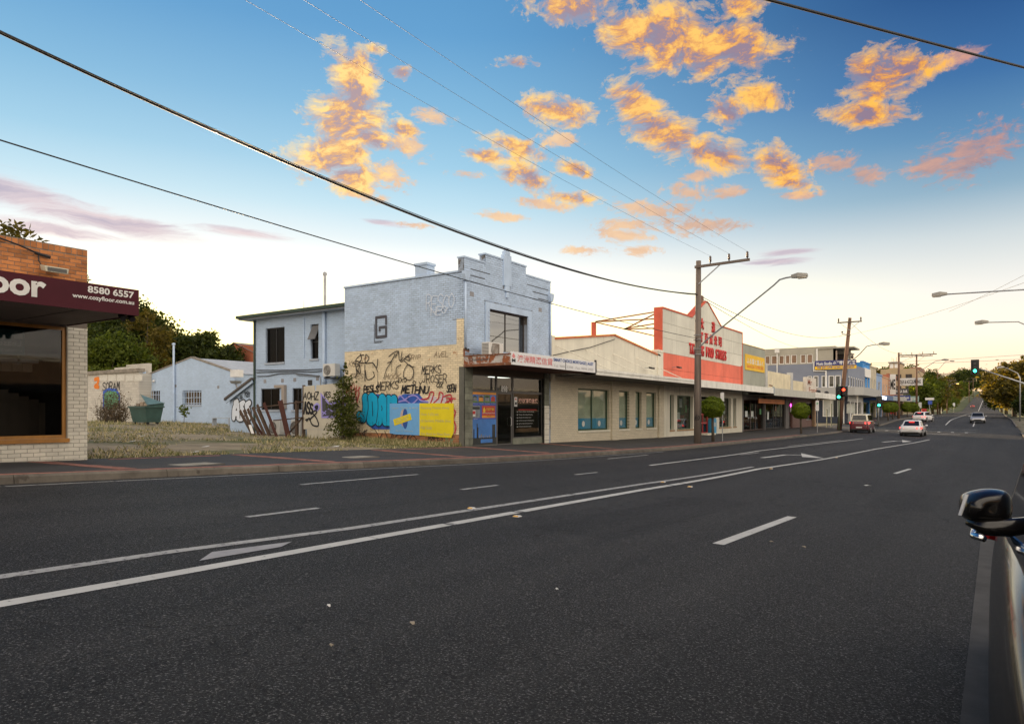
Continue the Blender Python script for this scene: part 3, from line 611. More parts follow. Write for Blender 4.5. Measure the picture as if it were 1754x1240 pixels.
m_timb=mat('varnished_timber_frame',(.42,.19,.035),.45,.3,3,.2,40,st=(1,1,.2))
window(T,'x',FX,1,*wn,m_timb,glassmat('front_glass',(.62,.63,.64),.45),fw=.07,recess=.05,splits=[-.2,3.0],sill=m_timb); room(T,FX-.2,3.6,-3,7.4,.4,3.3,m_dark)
m_maroon=mat('maroon_sign',(.060,.005,.013),.5,.15,1,.03,spec=.2); m_soff=mat('awning_soffit',(.20,.17,.155),.8,.25,.8,.1)
u1=PW(238,515,14.)[0]
aw=MB().box(-16.99,-14.04,-3,u1-.02,3.34,3.38).box(-16.99,-14.04,-3,u1-.02,3.70,3.74).build('awning',m_soff,T)
fa=MB().box(-14.04,-14.,-3,u1,3.32,3.83).box(-16.98,-14.04,u1-.02,u1,3.32,3.83).build('fascia',m_maroon,aw)
for yy in (-.6,1.8,4.2,6.4): MB().box(-16.98,-14.05,yy,yy+.012,3.332,3.34).build('soffit_joint',m_black,aw)
def fas(body,x0,x1,yb,yt,bold,nm='lettering'):
    a0,z0=PW(x0,yb,14.); a1,_=PW(x1,yb,14.); _,zb=PW(x1,yb,14.); _,zt=PW(x1,yt,14.)
    return text(nm,body,m_white,fa.parent,(-14.,a0,zb),YR,UP,width=a1-a0,height=zt-zb,bold=bold,ext=.006)
fas('oor',-22,79,511.7,484,.035); fas('8580 6557',150,229.5,511.6,500.2,.03); fas('www.cozyfloor.com.au',123.7,229.5,524.4,515.3,.022)
def flood(lab,x,y,d,s=1.,m=m_black,nm='floodlight',grp=None):
    u_,z_=PW(x,y,d); t=thing(nm,lab,'floodlight',(-d,u_,z_),grp)
    b=MB(); b.add([(-.11*s,-.24*s,.07*s),(-.11*s,.24*s,.07*s),(.13*s,.24*s,.02*s),(.13*s,-.24*s,.02*s),(-.09*s,-.22*s,-.05*s),(-.09*s,.22*s,-.05*s),(.14*s,.22*s,-.10*s),(.14*s,-.22*s,-.10*s)],[(0,1,2,3),(7,6,5,4),(0,4,5,1),(1,5,6,2),(2,6,7,3),(3,7,4,0)])
    b.build('housing',m,t,local=True,bevel=.012*s); b=MB(); b.bar((-d-17*0-.05*s+d,0,0),(-(17-d)-.0,0,.02),.035*s) if d<17 else None
    if b.v: b.build('bracket',m_steel,t,local=True)
    MB().quad((.146*s,-.19*s,.0),(.146*s,.19*s,.0),(.146*s,.19*s,-.08*s),(.146*s,-.19*s,-.08*s)).build('lens',g_dark,t,local=True); return t
m_beigem=mat('beige_metal',(.46,.44,.34),.5,.2)
flood('beige floodlight on the orange brick wall above the maroon awning',93,461,16.75,1.,m_beigem)
_u0,_z0=PW(215,541,14.25); t=thing('spotlight','pair of small black spotlights hanging under the end of the maroon awning','spotlight',(-14.25,_u0,_z0))
for a in (-.09,.09):
    b=MB().cyl((0,a,0),(.10,a,-.07),.06,12); b.build('lamp_head',m_black,t,local=True); MB().bar((0,a,.02),(0,a*.3,.14),.02).build('bracket',m_steel,t,local=True)
b=MB(); pts=[(-16.9,*PW(x,y,16.9)) for x,y in ((-30,398),(0,408),(30,419),(55,430),(64,434))]; b.tube(pts,.018,6); b.tube([(-16.92,*PW(x,y,16.92)) for x,y in ((60,433),(72,437),(86,441))],.035,6); b.tube([(-16.92,*PW(x,y,16.92)) for x,y in ((66,436),(66,446),(70,453),(78,459))],.012,6)
b.build('service_cable',m_black,T)
# lease board and sample rack seen through the glass
m_teal=mat('teal_board',(.012,.16,.17),.5,.1); x_=-17.45
a0,a1=PW(-20,580,17.45)[0],PW(42,580,17.45)[0]; z0,z1=PW(20,608,17.45)[1],PW(20,564,17.45)[1]
t=thing('lease_board','teal lease board standing inside the brick shop window','sign board',(x_,(a0+a1)/2,z0)); MB().box(x_,x_-.03,a0,a1,z0,z1).build('board',m_teal,t)
for yy in (a0+.15,a1-.12): MB().bar((x_-.015,yy,z0),(x_-.05,yy+.03,z0-.12),.03).build('leg',m_black,t)
m_pale=mat('pale_print',(.45,.55,.55),.6,.1); text('lettering','Lease',m_pale,t,(x_,a1-.50,z1-.36),YR,UP,width=.44,height=.13,bold=.02,mirror=True); MB().box(x_,x_+.006,a1-.2,a1-.04,z1-.2,z1-.05).build('emblem',m_pale,t)
text('lettering','AUTOMOBILE SERVICE',m_pale,t,(x_,a1-.60,z1-.48),YR,UP,width=.56,height=.055,mirror=True); text('lettering','9811 1122',m_pale,t,(x_,a1-.50,z1-.75),YR,UP,width=.45,height=.06,mirror=True)
m_ledge=mat('inner_ledge',(.36,.30,.22),.8,.2,island=.2)
z_=PW(60,621,17.7)[1]; MB().box(-17.6,-17.9,2,7.1,z_-.02,z_+.06).build('inner_shelf',m_white,T)
b=MB(); 
for i in range(24): b.box(-17.62,-17.7,2.2+i*.2,2.2+i*.2+.185,z_-.22,z_-.03)
b.build('shelf_edge',m_ledge,T)
t=thing('sample_rack','rack of beige flooring samples behind the window of the brick shop','display rack',(-18.2,6.4,.9))
m_samp=mat('carpet_sample',(.30,.24,.18),.95,.2,island=.4)
for i in range(6):
    yy=5.75+i*.22; MB().box(-17.75-i*.05,-17.82-i*.05,yy,yy+.62,.9,1.98-i*.07).build('sample_board',m_samp,t)
# ================================================================== blue two storey building with the graffiti wall
m_blueb=mat('blue_painted_brick',(.46,.585,.76),.75,.12,1.6,.3,60,island=.10,wear=(.30,.30,.30),wearat=.73,wscale=10); m_bmort=mat('blue_joint',(.30,.36,.45),.9,.3,5,.3,wear=(.12,.11,.10),wearat=.52,wscale=2)
m_bluep=mat('blue_paint',(.46,.585,.76),.7,.15,1.2,.1,50,runs=.5,wear=(.36,.38,.40),wearat=.7,wscale=8)
m_cream2=mat('old_cream_brick',(.80,.69,.48),.8,.16,1.0,.3,60,island=.14,wear=(.42,.20,.08),wearat=.62,wscale=2.6); m_cmort2=mat('old_cream_joint',(.36,.27,.16),.95,.3,5,.3)
m_bare=mat('bare_orange_brick',(.40,.17,.075),.9,.25,2,.4,70,island=.35,wear=(.50,.42,.30),wearat=.62,wscale=4); m_rust=mat('rusty_iron',(.22,.085,.04),.85,.5,3,.3,60,wear=(.36,.30,.27),wearat=.58,wscale=5)
Y0,Y1=21.7,28.2; XB=-23.7
T=BB=thing('painted_shop_building','two storey pale blue brick shop with stepped parapet and graffiti covered side wall','building',(FX,25,.05))
sw=MB().wall('y',Y0,-1,XB,FX-.004,-.3,6.9,th=.25).build('side_wall',m_bmort,T)
bricks(sw,'y',Y0,-1,XB,FX,4.1,6.86,m_blueb,maxparts=150,near=(FX,5.5),clip=holeclip([(FX-.38,FX,4.0,5.08)]))
sw2=MB().box(XB+.002,FX-.002,Y0-.002,Y0+.1,-.29,4.085).box(FX-.38,FX-.002,Y0-.002,Y0+.1,4.085,5.08).build('cream_wall_face',m_cmort2,T)
bricks(sw2,'y',Y0-.002,-1,XB,FX,.55,4.08,m_cream2,maxparts=150,near=(FX,2.6)); bricks(sw2,'y',Y0-.002,-1,FX-.37,FX,4.09,5.07,m_cream2); bricks(sw2,'y',Y0-.002,-1,XB,FX,-.1,.54,m_bare,maxparts=60,near=(FX,.3))
MB().box(XB-.03,FX-.3,Y0-.05,Y0+.27,6.9,6.97).build('coping',m_blueb,T)
xa,za=PU(711,470,Y0); ch=MB().box(xa-.02,xa+.62,Y0+.02,Y0+.5,6.6,7.4).box(xa-.06,xa+.66,Y0-.02,Y0+.54,7.4,7.5).build('chimney',m_blueb,T)
# front: openings, stepped parapet
wu0,wu1,wz0,wz1=rect(836.7,529,600,903); sf=(Y0+.5,PW(931,700,17.)[0],.02,2.95)
FWm=MB().wall('x',FX,1,Y0,Y1,-.3,7.42,[(wu0,wu1,wz0,wz1),(Y0+.42,sf[1],-.3,3.2)],th=.3)
fwall=FWm.build('front_wall',m_bmort,T)
par=MB().box(FX-.3,FX,Y0,23.1,7.42,7.45).box(FX-.3,FX,23.1,26.1,7.42,7.82).box(FX-.3,FX,26.1,Y1,7.42,7.45).build('stepped_parapet',m_bmort,T)
bricks(par,'x',FX,1,23.1,26.1,7.43,7.81,m_blueb)
bricks(fwall,'x',FX,1,Y0,Y1,3.75,7.44,m_blueb,maxparts=90,near=(24,6.6),clip=holeclip([(wu0-.28,wu1+.28,wz0-.1,wz1+.32),(24.33,24.88,6.6,8)]))
MB().box(FX-.34,FX+.03,Y0-.02,23.08,7.45,7.51).box(FX-.34,FX+.03,23.06,26.14,7.82,7.88).box(FX-.34,FX+.03,26.12,Y1+.02,7.45,7.51).build('parapet_coping',m_bluep,T)
fi=MB().box(FX-.1,FX+.07,24.33,24.88,6.75,8.05).box(FX-.1,FX+.065,24.42,24.79,8.05,8.22).box(FX-.08,FX+.06,24.5,24.71,8.22,8.36).box(FX-.06,FX+.068,24.43,24.78,6.5,6.75).box(FX-.04,FX+.066,24.52,24.69,6.25,6.5).build('finial',m_bluep,T,bevel=.012)
gr=MB()  # thin raised strips whose dark colour stands for shade inside recessed grooves
for i,(a,b_) in enumerate(((22.1,23.4),(22.1,23.05),(22.1,22.7))): gr.box(FX,FX+.014,a,b_,7.05-i*.25,7.085-i*.25)
for i,(a,b_) in enumerate(((26.2,28.),(26.65,28.),(27.1,28.))): gr.box(FX,FX+.014,a,b_,7.05-i*.25,7.085-i*.25)
gr.build('parapet_groove_shade',mat('groove_shade_paint',(.10,.11,.13),.9,.2),T)
# window with its surround
s=.26
su=MB().box(FX-.02,FX+.07,wu0-s,wu0,wz0-.1,wz1+s).box(FX-.02,FX+.07,wu1,wu1+s,wz0-.1,wz1+s).box(FX-.02,FX+.066,wu0,wu1,wz1,wz1+s).build('window_surround',m_bluep,T)
b=MB()
for i in range(10): zz=wz0+i*(wz1-wz0)/10; b.box(FX+.07,FX+.085,wu0-.13,wu0-.01,zz,zz+.07); b.box(FX+.07,FX+.085,wu1+.01,wu1+.13,zz,zz+.07)
tag(b.build('quoin_block',m_bluep,T),kind='stuff')
window(T,'x',FX,1,wu0,wu1,wz0,wz1,mat('bronze_frame',(.06,.05,.045),.5),g_mirror,cols=2,fw=.045,recess=.16,sill=m_bluep); MB().box(FX-.30,FX-.32,wu0,wu1,wz0,wz1).build('blind',m_dark,T)
m_lead=mat('downpipe_paint',(.45,.57,.74),.6,.15,3,.05)
for (xx,yt,yb) in ((795,476,600),(941,513,608)):
    a,zt=F(xx,yt); _,zb=F(xx,yb); t=MB().tube([(FX+.07,a,zt),(FX+.07,a,zb)],.045,10).build('downpipe',m_lead,T,smooth=True)
    MB().prism('x',FX+.01,FX+.16,[(a-.09,zt-.12),(a+.09,zt-.12),(a+.16,zt+.12),(a+.16,zt+.25),(a-.16,zt+.25),(a-.16,zt+.12)]).build('rain_head',m_lead,t)
for (xx,yy) in ((808,504),(925,531)):
    a,z_=F(xx,yy); b=MB(); b.box(FX,FX+.012,a-.13,a+.13,z_-.09,z_+.09); b.build('wall_vent',mat('vent_grey',(.28,.28,.30),.8),T)
MB().box(FX-.3,XB+.05,Y0+.25,Y1,6.2,6.25).box(XB,XB+.05,Y0+.25,Y1,-.2,6.9).box(FX-.3,XB,Y1-.2,Y1-.002,-.2,6.9).build('rear_and_roof',m_bluep,T)
# ---- shopfront 898
m_stone=mat('grey_stone_block',(.20,.21,.165),.9,.35,3,.6,40,island=.3)
pl=MB().box(FX-.25,FX+.05,Y0-.01,Y0+.48,-.2,3.2).build('stone_pier',mat('stone_joint',(.13,.13,.11),.95,.3),T)
bricks(pl,'x',FX+.05,1,Y0-.01,Y0+.48,-.1,3.2,m_stone,bl=.48,bh=.235,gap=.016,proud=.014,jit=.008,name='stone_block')
a0=sf[1]; pr=MB().box(FX-.25,FX+.05,a0,a0+.42,-.2,3.2).build('stone_pier',mat('stone_joint',(.13,.13,.11)),T); bricks(pr,'x',FX+.05,1,a0,a0+.42,1.75,3.2,m_stone,bl=.42,bh=.235,gap=.016,proud=.014,jit=.008,name='stone_block'); bricks(pr,'x',FX+.05,1,a0,a0+.42,-.1,1.72,m_creamb,bl=.42,bh=.235,gap=.012,name='stone_block')
MB().box(FX-.22,FX+.02,Y0+.48,a0,2.95,3.25).build('lintel',mat('lintel_brown',(.10,.075,.05),.8,.3),T)
dl,dr=PW(853,700,17.)[0],PW(881,700,17.)[0]; zt_=2.28
for nm,(a,b_,c_,d_) in {'shop_window':(sf[0],dl,.08,zt_),'transom_window':(sf[0],dl,zt_,2.95),'transom_window.':(dl,dr,zt_,2.95),'transom_window..':(dr,sf[1],zt_,2.95),'shop_window.':(dr,sf[1],.30,zt_)}.items():
    window(T,'x',FX,1,a,b_,c_,d_,m_alum,g_shop,fw=.05,recess=.07,name=nm.rstrip('.'))
MB().box(FX-.06,FX-.13,dr,sf[1],-.1,.30).box(FX-.06,FX-.13,sf[0],dl,-.1,.08).build('stall_riser',m_stone,T)
dw=window(T,'x',FX,1,dl+.02,dr-.02,.02,zt_-.01,m_alum,g_shop,fw=.08,recess=.09,name='shop_door'); b=MB(); aa=dr-.17; b.tube([(FX-.08,aa,.85),(FX-.01,aa-.03,.88),(FX-.01,aa-.03,1.18),(FX-.08,aa,1.21)],.014,6); b.build('handle',m_white,dw)
a,z_=F(865,683); text('street_number','898',m_white,T,(FX-.062,*F(860.5,671.4)),YR,UP,width=F(871,660)[0]-F(860.5,660)[0],height=.27,bold=.03)
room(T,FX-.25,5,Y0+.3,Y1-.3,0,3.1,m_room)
for yy in (23.,26.6):
    MB().box(FX-2.,FX-1.6,yy-.6,yy+.6,3.02,3.05).build('ceiling_light',emat('ceiling_tube',(1,.97,.9),1.6) if 'ct' not in MATS else MATS['ct'],T); MATS.setdefault('ct',bpy.data.materials['ceiling_tube'])
# lettering on the right hand window
gx=FX-.064
def fwin(x0,y0,y1,x1): a0_,z1_=F(x0,y0); _,z0_=F(x0,y1); a1_,_=F(x1,y0); return a0_,a1_,z0_,z1_
a0_,a1_,z0_,z1_=fwin(883,680,696,888); MB().box(gx,gx+.004,a0_,a1_,z0_,z1_).build('emblem_board',m_white,T); m_redp=mat('red_print',(.50,.02,.02),.5,.1); mid_=(a0_+a1_)/2
MB().prism('x',gx+.005,gx+.007,[(a0_+.03,z0_+.28),(a1_-.03,z0_+.28),(mid_,z1_-.04)]).build('emblem',m_redp,T); text('emblem','M',m_blackp,T,(gx+.006,a0_+.04,z0_+.06),YR,UP,width=a1_-a0_-.08,height=.14,bold=.04)
a0_,a1_,z0_,z1_=fwin(890,682,690,923); text('lettering','澳洲精選信貸',mat('pink_print',(.72,.42,.34),.5,.1),T,(gx,a0_,z0_),YR,UP,width=a1_-a0_,height=z1_-z0_,bold=.025)
a0_,a1_,z0_,z1_=fwin(890,701,702,921); MB().box(gx,gx+.003,a0_,a1_,z0_,z1_).build('underline',m_redp,T)
for i,l in enumerate(['Choice of loan - home lending','All types of commercial lending','All types of residential loans','Loans for the tenant or existing owner','Loan for studies of business premises','Car loans and equipment loans quickly']):
    zz=1.42-i*.13; MB().box(gx,gx+.003,dr+.30,dr+.34,zz,zz+.045).build('bullet',m_white,T); text('lettering',l,m_white,T,(gx,dr+.42,zz),YR,UP,width=1.25-(i%3)*.12,height=.055)
# property poster in the left window
pa0,pa1,pz0,pz1=sf[0]+.05,dl-.05,.12,zt_-.05; px=FX-.06; H_=pz1-pz0; Wd=pa1-pa0
T2=thing('window_poster','blue property poster with house photos and city skyline filling the left shop window','poster',(px,(pa0+pa1)/2,pz0))
def lay(name,m,a,b_,c_,d_,n): MB().box(px-.002+n*.002,px+n*.002,pa0+a*Wd,pa0+b_*Wd,pz0+c_*H_,pz0+d_*H_).build(name,m,T2)
m_pb=mat('poster_royal_blue',(.045,.09,.42),.45,.1); m_sky2=mat('poster_sky',(.06,.22,.62),.45,.35,.9); m_orb=mat('poster_orange',(.75,.30,.03),.45,.2); m_pg=mat('poster_grass',(.10,.22,.04),.5,.3,9); m_pr=mat('poster_red',(.50,.05,.03),.45,.1); m_pgrey=mat('poster_grey',(.22,.24,.27),.5,.5,8); m_pgold=mat('poster_gold',(.75,.50,.04),.45); m_pdark=mat('poster_dark',(.03,.035,.035),.5,.3,5)
lay('poster_sheet',m_pb,0,1,0,1,0); lay('orange_band',m_orb,0,1,.955,1,1); lay('sky_photo',m_sky2,0,1,.12,.48,1); lay('river_photo',m_pdark,0,1,0,.13,2); lay('water',m_sky2,.36,.84,.03,.10,3)
for i,(m1,m2) in enumerate(((m_pgrey,m_sky2),(m_orb,m_pgrey),(m_pgrey,m_pg),(m_pr,m_sky2))):
    a=.02+i*.245; lay('house_photo',m2,a,a+.225,.80,.945,1); lay('house_picture',m1,a+.03,a+.195,.83,.90,2)
    MB().prism('x',px+.004,px+.006,[(pa0+(a+.01)*Wd,pz0+.90*H_),(pa0+(a+.215)*Wd,pz0+.90*H_),(pa0+(a+.11)*Wd,pz0+.935*H_)]).build('house_roof_picture',m_pdark if i!=3 else m_pr,T2); lay('lawn_picture',m_pg,a,a+.225,.80,.83,2)
    text('lettering',('Apartments','House & Land Package','Town House','Property Management')[i],m_white,T2,(px+.003,pa0+(a+.02)*Wd,pz0+.775*H_),YR,UP,width=.19*Wd,height=.014*H_)
lay('house_photo',m_pgrey,.01,.34,.51,.745,1); lay('roof_picture',m_pdark,.02,.32,.67,.72,2); lay('for_sale_board',m_white,.02,.15,.54,.66,3); lay('for_sale_red',m_redp,.03,.14,.58,.64,4); text('lettering','Real Estate',m_white,T2,(px+.003,pa0+.08*Wd,pz0+.485*H_),YR,UP,width=.16*Wd,height=.014*H_)
lay('red_panel',m_pr,.41,.96,.51,.745,1); lay('gold_band',m_orb,.41,.96,.51,.555,2)
MB().prism('x',px+.004,px+.006,[(pa0+.44*Wd,pz0+.65*H_),(pa0+.50*Wd,pz0+.72*H_),(pa0+.56*Wd,pz0+.65*H_),(pa0+.54*Wd,pz0+.65*H_),(pa0+.54*Wd,pz0+.615*H_),(pa0+.46*Wd,pz0+.615*H_),(pa0+.46*Wd,pz0+.65*H_)]).build('house_emblem',m_pgold,T2)
text('lettering','澳洲精選置業',m_pgold,T2,(px+.005,pa0+.58*Wd,pz0+.65*H_),YR,UP,width=.34*Wd,height=.05*H_,bold=.02); text('lettering','Smart Choice Property Australia',m_white,T2,(px+.005,pa0+.43*Wd,pz0+.585*H_),YR,UP,width=.51*Wd,height=.03*H_,bold=.02); text('lettering','9898 3298',m_blackp,T2,(px+.007,pa0+.6*Wd,pz0+.53*H_),YR,UP,width=.18*Wd,height=.016*H_)
for a,w,h in ((.07,.04,.30),(.20,.035,.40),(.22,.05,.33),(.30,.05,.18),(.37,.05,.20),(.45,.05,.17),(.55,.03,.18),(.62,.04,.16),(.7,.04,.17),(.83,.13,.38)): lay('tower_picture',m_pdark if w>.1 or a<.25 else m_pgrey,a,a+w,.12,h,2)
# ---- rusted awning and its sign
T=thing('rusty_awning','rusted street awning over the shopfront of the blue building, end face flaking','awning',(-16,25,3.2))
ay1=PW(1020,630,14.8)[0]
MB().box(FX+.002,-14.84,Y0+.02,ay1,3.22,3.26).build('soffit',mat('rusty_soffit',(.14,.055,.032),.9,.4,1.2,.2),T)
MB().box(FX+.1,-14.84,Y0+.02,ay1,3.50,3.54).build('deck',m_rust,T)
MB().box(FX+.004,-14.82,Y0-.03,Y0+.02,3.28,3.58).build('end_board',mat('flaking_board',(.50,.47,.44),.85,.3,3,.3,60,wear=(.27,.09,.035),wearat=.46,wscale=4,st=(.5,1,3)),T); MB().box(FX+.004,-14.80,Y0-.05,Y0+.02,3.18,3.28).build('end_beam',m_rust,T); MB().box(FX+.004,-14.80,Y0-.06,Y0+.02,3.58,3.62).build('end_cap',m_rust,T)
text('lettering','Champion',mat('faded_lettering',(.10,.09,.09),.8),T,(FX+.25,Y0-.032,3.36),XR,UP,width=1.0,height=.14,bold=.02)
T=thing('shop_sign','long white fascia sign with pink Chinese characters and blue lettering on the rusty awning','sign',(-14.8,25,3.2))
MB().box(-14.8,-14.84,Y0+.02,ay1,3.20,3.69).build('sign_panel',mat('sign_white',(.72,.73,.74),.4,.06,1,.02),T); sgn=bpy.data.objects
def sg(x0,y0,y1,x1): a0_,zt=PW(x0,y0,14.8); _,zb=PW(x0,y1,14.8); return a0_,PW(x1,y0,14.8)[0],zb,zt
m_pink=mat('faded_pink_print',(.68,.22,.22),.5,.1); m_navy=mat('navy_print',(.03,.09,.32),.5,.1); m_greyp=mat('faded_grey_print',(.42,.42,.42),.6,.1)
a0_,a1_,z0_,z1_=sg(886,609,619.5,946.5); text('lettering','澳洲精選信貸',m_pink,T,(-14.797,a0_,3.31),YR,UP,width=a1_-a0_,height=.29,bold=.015,spacing=1.)
a0_,a1_,_,_=sg(948,614,622,1016); text('lettering','SMART CHOICE MORTGAGE | AUST',m_navy,T,(-14.797,a0_,3.47),YR,UP,width=a1_-a0_,height=.17,bold=.03); text('lettering','Tel: 9898 3298   Fax: 9898 2950',m_greyp,T,(-14.797,a0_,3.28),YR,UP,width=a1_-a0_,height=.10)
e0,e1,_,_=sg(876.5,606,612,883); MB().prism('x',-14.80,-14.795,[(e0,3.50),(e1,3.50),((e0+e1)/2,3.64)]).build('emblem',m_pink,T); MB().box(-14.8,-14.795,e0+.06,e1-.06,3.45,3.495).build('emblem',m_pink,T); text('emblem','M',m_blackp,T,(-14.796,e0+.01,3.30),YR,UP,width=e1-e0-.02,height=.12,bold=.05)
a_=sg(968.5,618,630,969)[0]; MB().box(-14.80,-14.79,a_,a_+.03,3.21,3.6).build('joint_strip',m_black,T); MB().box(-14.86,-14.78,ay1,ay1+.07,3.18,3.78).build('end_post',m_black,T)
# ---- air conditioner on the awning
m_ac=mat('ac_white',(.62,.62,.59),.5,.1,2,.03); m_acg=mat('ac_grille',(.13,.12,.11),.6)
def acunit(lab,loc,rz,w=.95,h=.62,dp=.38,grp='outdoor air conditioner units'):
    t=thing('air_conditioner',lab,'air conditioner',loc,grp,rz)
    MB().box(-w/2,w/2,-dp/2,dp/2,.05,h).build('casing',m_ac,t,local=True,bevel=.015); MB().box(-w/2+.08,-w/2+.14,-dp/2,dp/2,0,.05).box(w/2-.14,w/2-.08,-dp/2,dp/2,0,.05).build('foot',m_steel,t,local=True)
    cx=-.13*w/.95; b=MB(); b.tube([(cx,-dp/2-.012,h/2+.02),(cx,-dp/2+.002,h/2+.02)],.23*h/.62,24); b.build('fan_grille',m_acg,t,local=True)
    b=MB()
    for i in range(5): r_=.05+.04*i; b.tube([(cx+r_*math.cos(a),-dp/2-.016,h/2+.02+r_*math.sin(a)) for a in [k_*math.pi/10 for k_ in range(21)]],.004,4,False)
    b.build('fan_guard',m_ac,t,local=True); b=MB()
    for i in range(9): b.box(-w/2-.008,-w/2+.002,-dp/2+.04,dp/2-.04,.1+i*.055,.125+i*.055)
    b.build('side_louvre',m_acg,t,local=True); return t
a,_=PW(842,604,16.4); t=acunit('white air conditioner unit with brown grille panel standing on the rusty awning',(-16.35,a,3.54),R(90)); MB().box(-.28,.18,-.205,-.19,.08,.58).build('front_panel',mat('brown_grey_panel',(.20,.17,.14),.7),t,local=True)
for i,(xx,yy) in enumerate(((795,603),(918,603))):
    a,z_=PW(xx,yy,16.6); t=thing('service_bracket',('insulator bracket with cable clamp on the rusty awning, at its left end','insulator bracket with black cable on the rusty awning below the right downpipe')[i],'bracket',(-16.6,a,3.54)); MB().bar((0,0,0),(0,0,.3),.05).bar((0,-.02,.26),(0,.3,.2),.05).build('post',m_rust,t,local=True); MB().ball((0,.1,.3),.06).ball((0,.26,.27),.05).build('insulator',m_black,t,local=True)
# ================================================================== graffiti on the side wall
T=BB; yw=Y0-.002
def gp(x,y): return PU(x,y,yw)
def stk(*pts): return spline([gp(*p) for p in pts])
gz=.03; blk=m_blackp
def ptag(word,x,y,w,h,lw,m=blk,slant=.15,curve=True,lift=gz,gap=.22):
    (a0,z0),(a1,_)=gp(x,y),gp(x+w,y); _,z1=gp(x,y-h); n=len(word); cw=(a1-a0)/(n+(n-1)*gap)
    return layer('graffiti',m,T,'y',yw,-1,tagword(word,a0,z0,cw,z1-z0,slant,.1,curve,gap),lw,lift=lift,caps=True)
m_bgrey=mat('dark_grey_spray',(.07,.07,.085),.8,.1,bump=0); m_wspr=mat('white_spray',(.66,.72,.80),.8,.05,bump=0)
g=[[gp(662,549),gp(646,549),gp(645,579),gp(662,577),gp(661,558),gp(650,560)],[gp(653,566),gp(655,566)],[gp(662,541),gp(645,542),gp(645,549)],[gp(662,541),gp(662,555)]]
layer('graffiti',m_bgrey,T,'y',yw,-1,[[gp(662,555),gp(662,542),gp(645,544),gp(645,578),gp(662,576),gp(662,560),gp(651,561),gp(651,566)]],.11,lift=gz); layer('graffiti',m_bgrey,T,'y',yw,-1,[[gp(642,556),gp(642,585),gp(657,584)],[gp(642,587),gp(654,586)]],.025,lift=gz)
layer('graffiti',m_wspr,T,'y',yw,-1,[spline(s_) for s_ in tagword('RESCO',*gp(731,533),.27,.60,.1,.1,True,.12)]+[spline(s_) for s_ in tagword('NEO',*gp(741,540),.25,.3,.1,.1,True,.1)],.028,lift=gz)
bigtag1=[stk((612,634),(609,620),(616,610),(624,608)),stk((604,621),(613,624),(620,615),(618,606)),stk((610,618),(625,622),(633,614),(628,607)),stk((627,608),(627,622),(640,622),(648,637)),stk((640,622),(646,630),(648,615)),stk((613,640),(611,630),(617,626),(618,640),(613,634)),stk((627,634),(630,650),(642,645),(640,636)),stk((618,625),(609,647)),stk((626,625),(626,652))]
bigtag2=[stk((667,611),(676,604),(683,602),(678,612)),stk((665,622),(672,618),(678,606)),stk((684,602),(686,618),(692,612)),stk((690,603),(688,620),(697,612),(702,608)),stk((694,614),(702,618),(703,612),(696,611)),stk((700,624),(694,634),(693,646),(704,651),(710,640),(707,628),(699,624)),stk((672,620),(664,632),(659,648)),stk((694,618),(705,628),(711,628)),stk((680,640),(681,630),(688,625))]
layer('graffiti',blk,T,'y',yw,-1,bigtag1+bigtag2,.036,lift=gz)
ptag('MERKS',723,640,33,13,.03); ptag('JROSER',724,656,42,13,.03); ptag('MERKS',646,668,37,14,.034,slant=.25); ptag('PESLS',624,671,25,10,.055); ptag('METHNU',688,674,46,12,.06,slant=.3); ptag('SEEN',766,671,15,11,.045,slant=.3)
m_redsp=mat('red_spray',(.50,.03,.05),.75,.1,bump=0); layer('graffiti',m_redsp,T,'y',yw,-1,[[gp(x,y),gp(x2,y2)] for x,y,x2,y2 in ((593,662,597,684),(597,664,602,690),(601,658,604,690),(604,656,603,676),(607,658,613,690),(612,660,610,682),(616,662,613,686),(593,672,600,666),(606,668,612,664),(610,672,618,664),(612,690,617,672))],.035,lift=gz)
ptag('WH',600,689,11,8,.04)
# blue burner behind the poster, red outline piece
m_rblue=mat('royal_blue_spray',(.03,.11,.48),.7,.3,3,bump=0); m_lav=mat('lavender_spray',(.34,.30,.72),.7,.1,bump=0); m_cyan=mat('cyan_spray',(.0,.40,.70),.65,.12,1.5,bump=0)
bl=[gp(*p) for p in ((630,679),(640,674),(655,676),(668,676),(680,681),(692,675),(705,675),(718,674),(726,684),(735,690),(732,697),(700,697),(668,735),(640,735),(628,726))]
fillpoly('graffiti',m_rblue,T,'y',yw,-1,[bl],gz-.004)
layer('graffiti',m_lav,T,'y',yw,-1,[stk((672,676),(677,690),(686,678),(694,684),(702,679),(710,677),(716,680),(722,686),(734,688)),stk((684,688),(696,686),(706,692),(716,684))],.06,lift=gz+.004)
layer('graffiti',mat('light_spray',(.62,.56,.60),.7,.1,bump=0),T,'y',yw,-1,[stk((736,692),(742,680),(752,688),(760,678),(764,692)),stk((740,688),(760,689))],.14,lift=gz)
layer('graffiti',m_redsp,T,'y',yw,-1,[stk((722,684),(734,682),(738,672),(744,674),(738,692)),stk((744,690),(752,682),(754,672),(760,676),(756,692)),stk((760,680),(772,676),(774,684),(764,690)),stk((768,682),(781,683)),stk((776,700),(781,705),(778,718),(782,730),(780,742))],.055,lift=gz+.006)
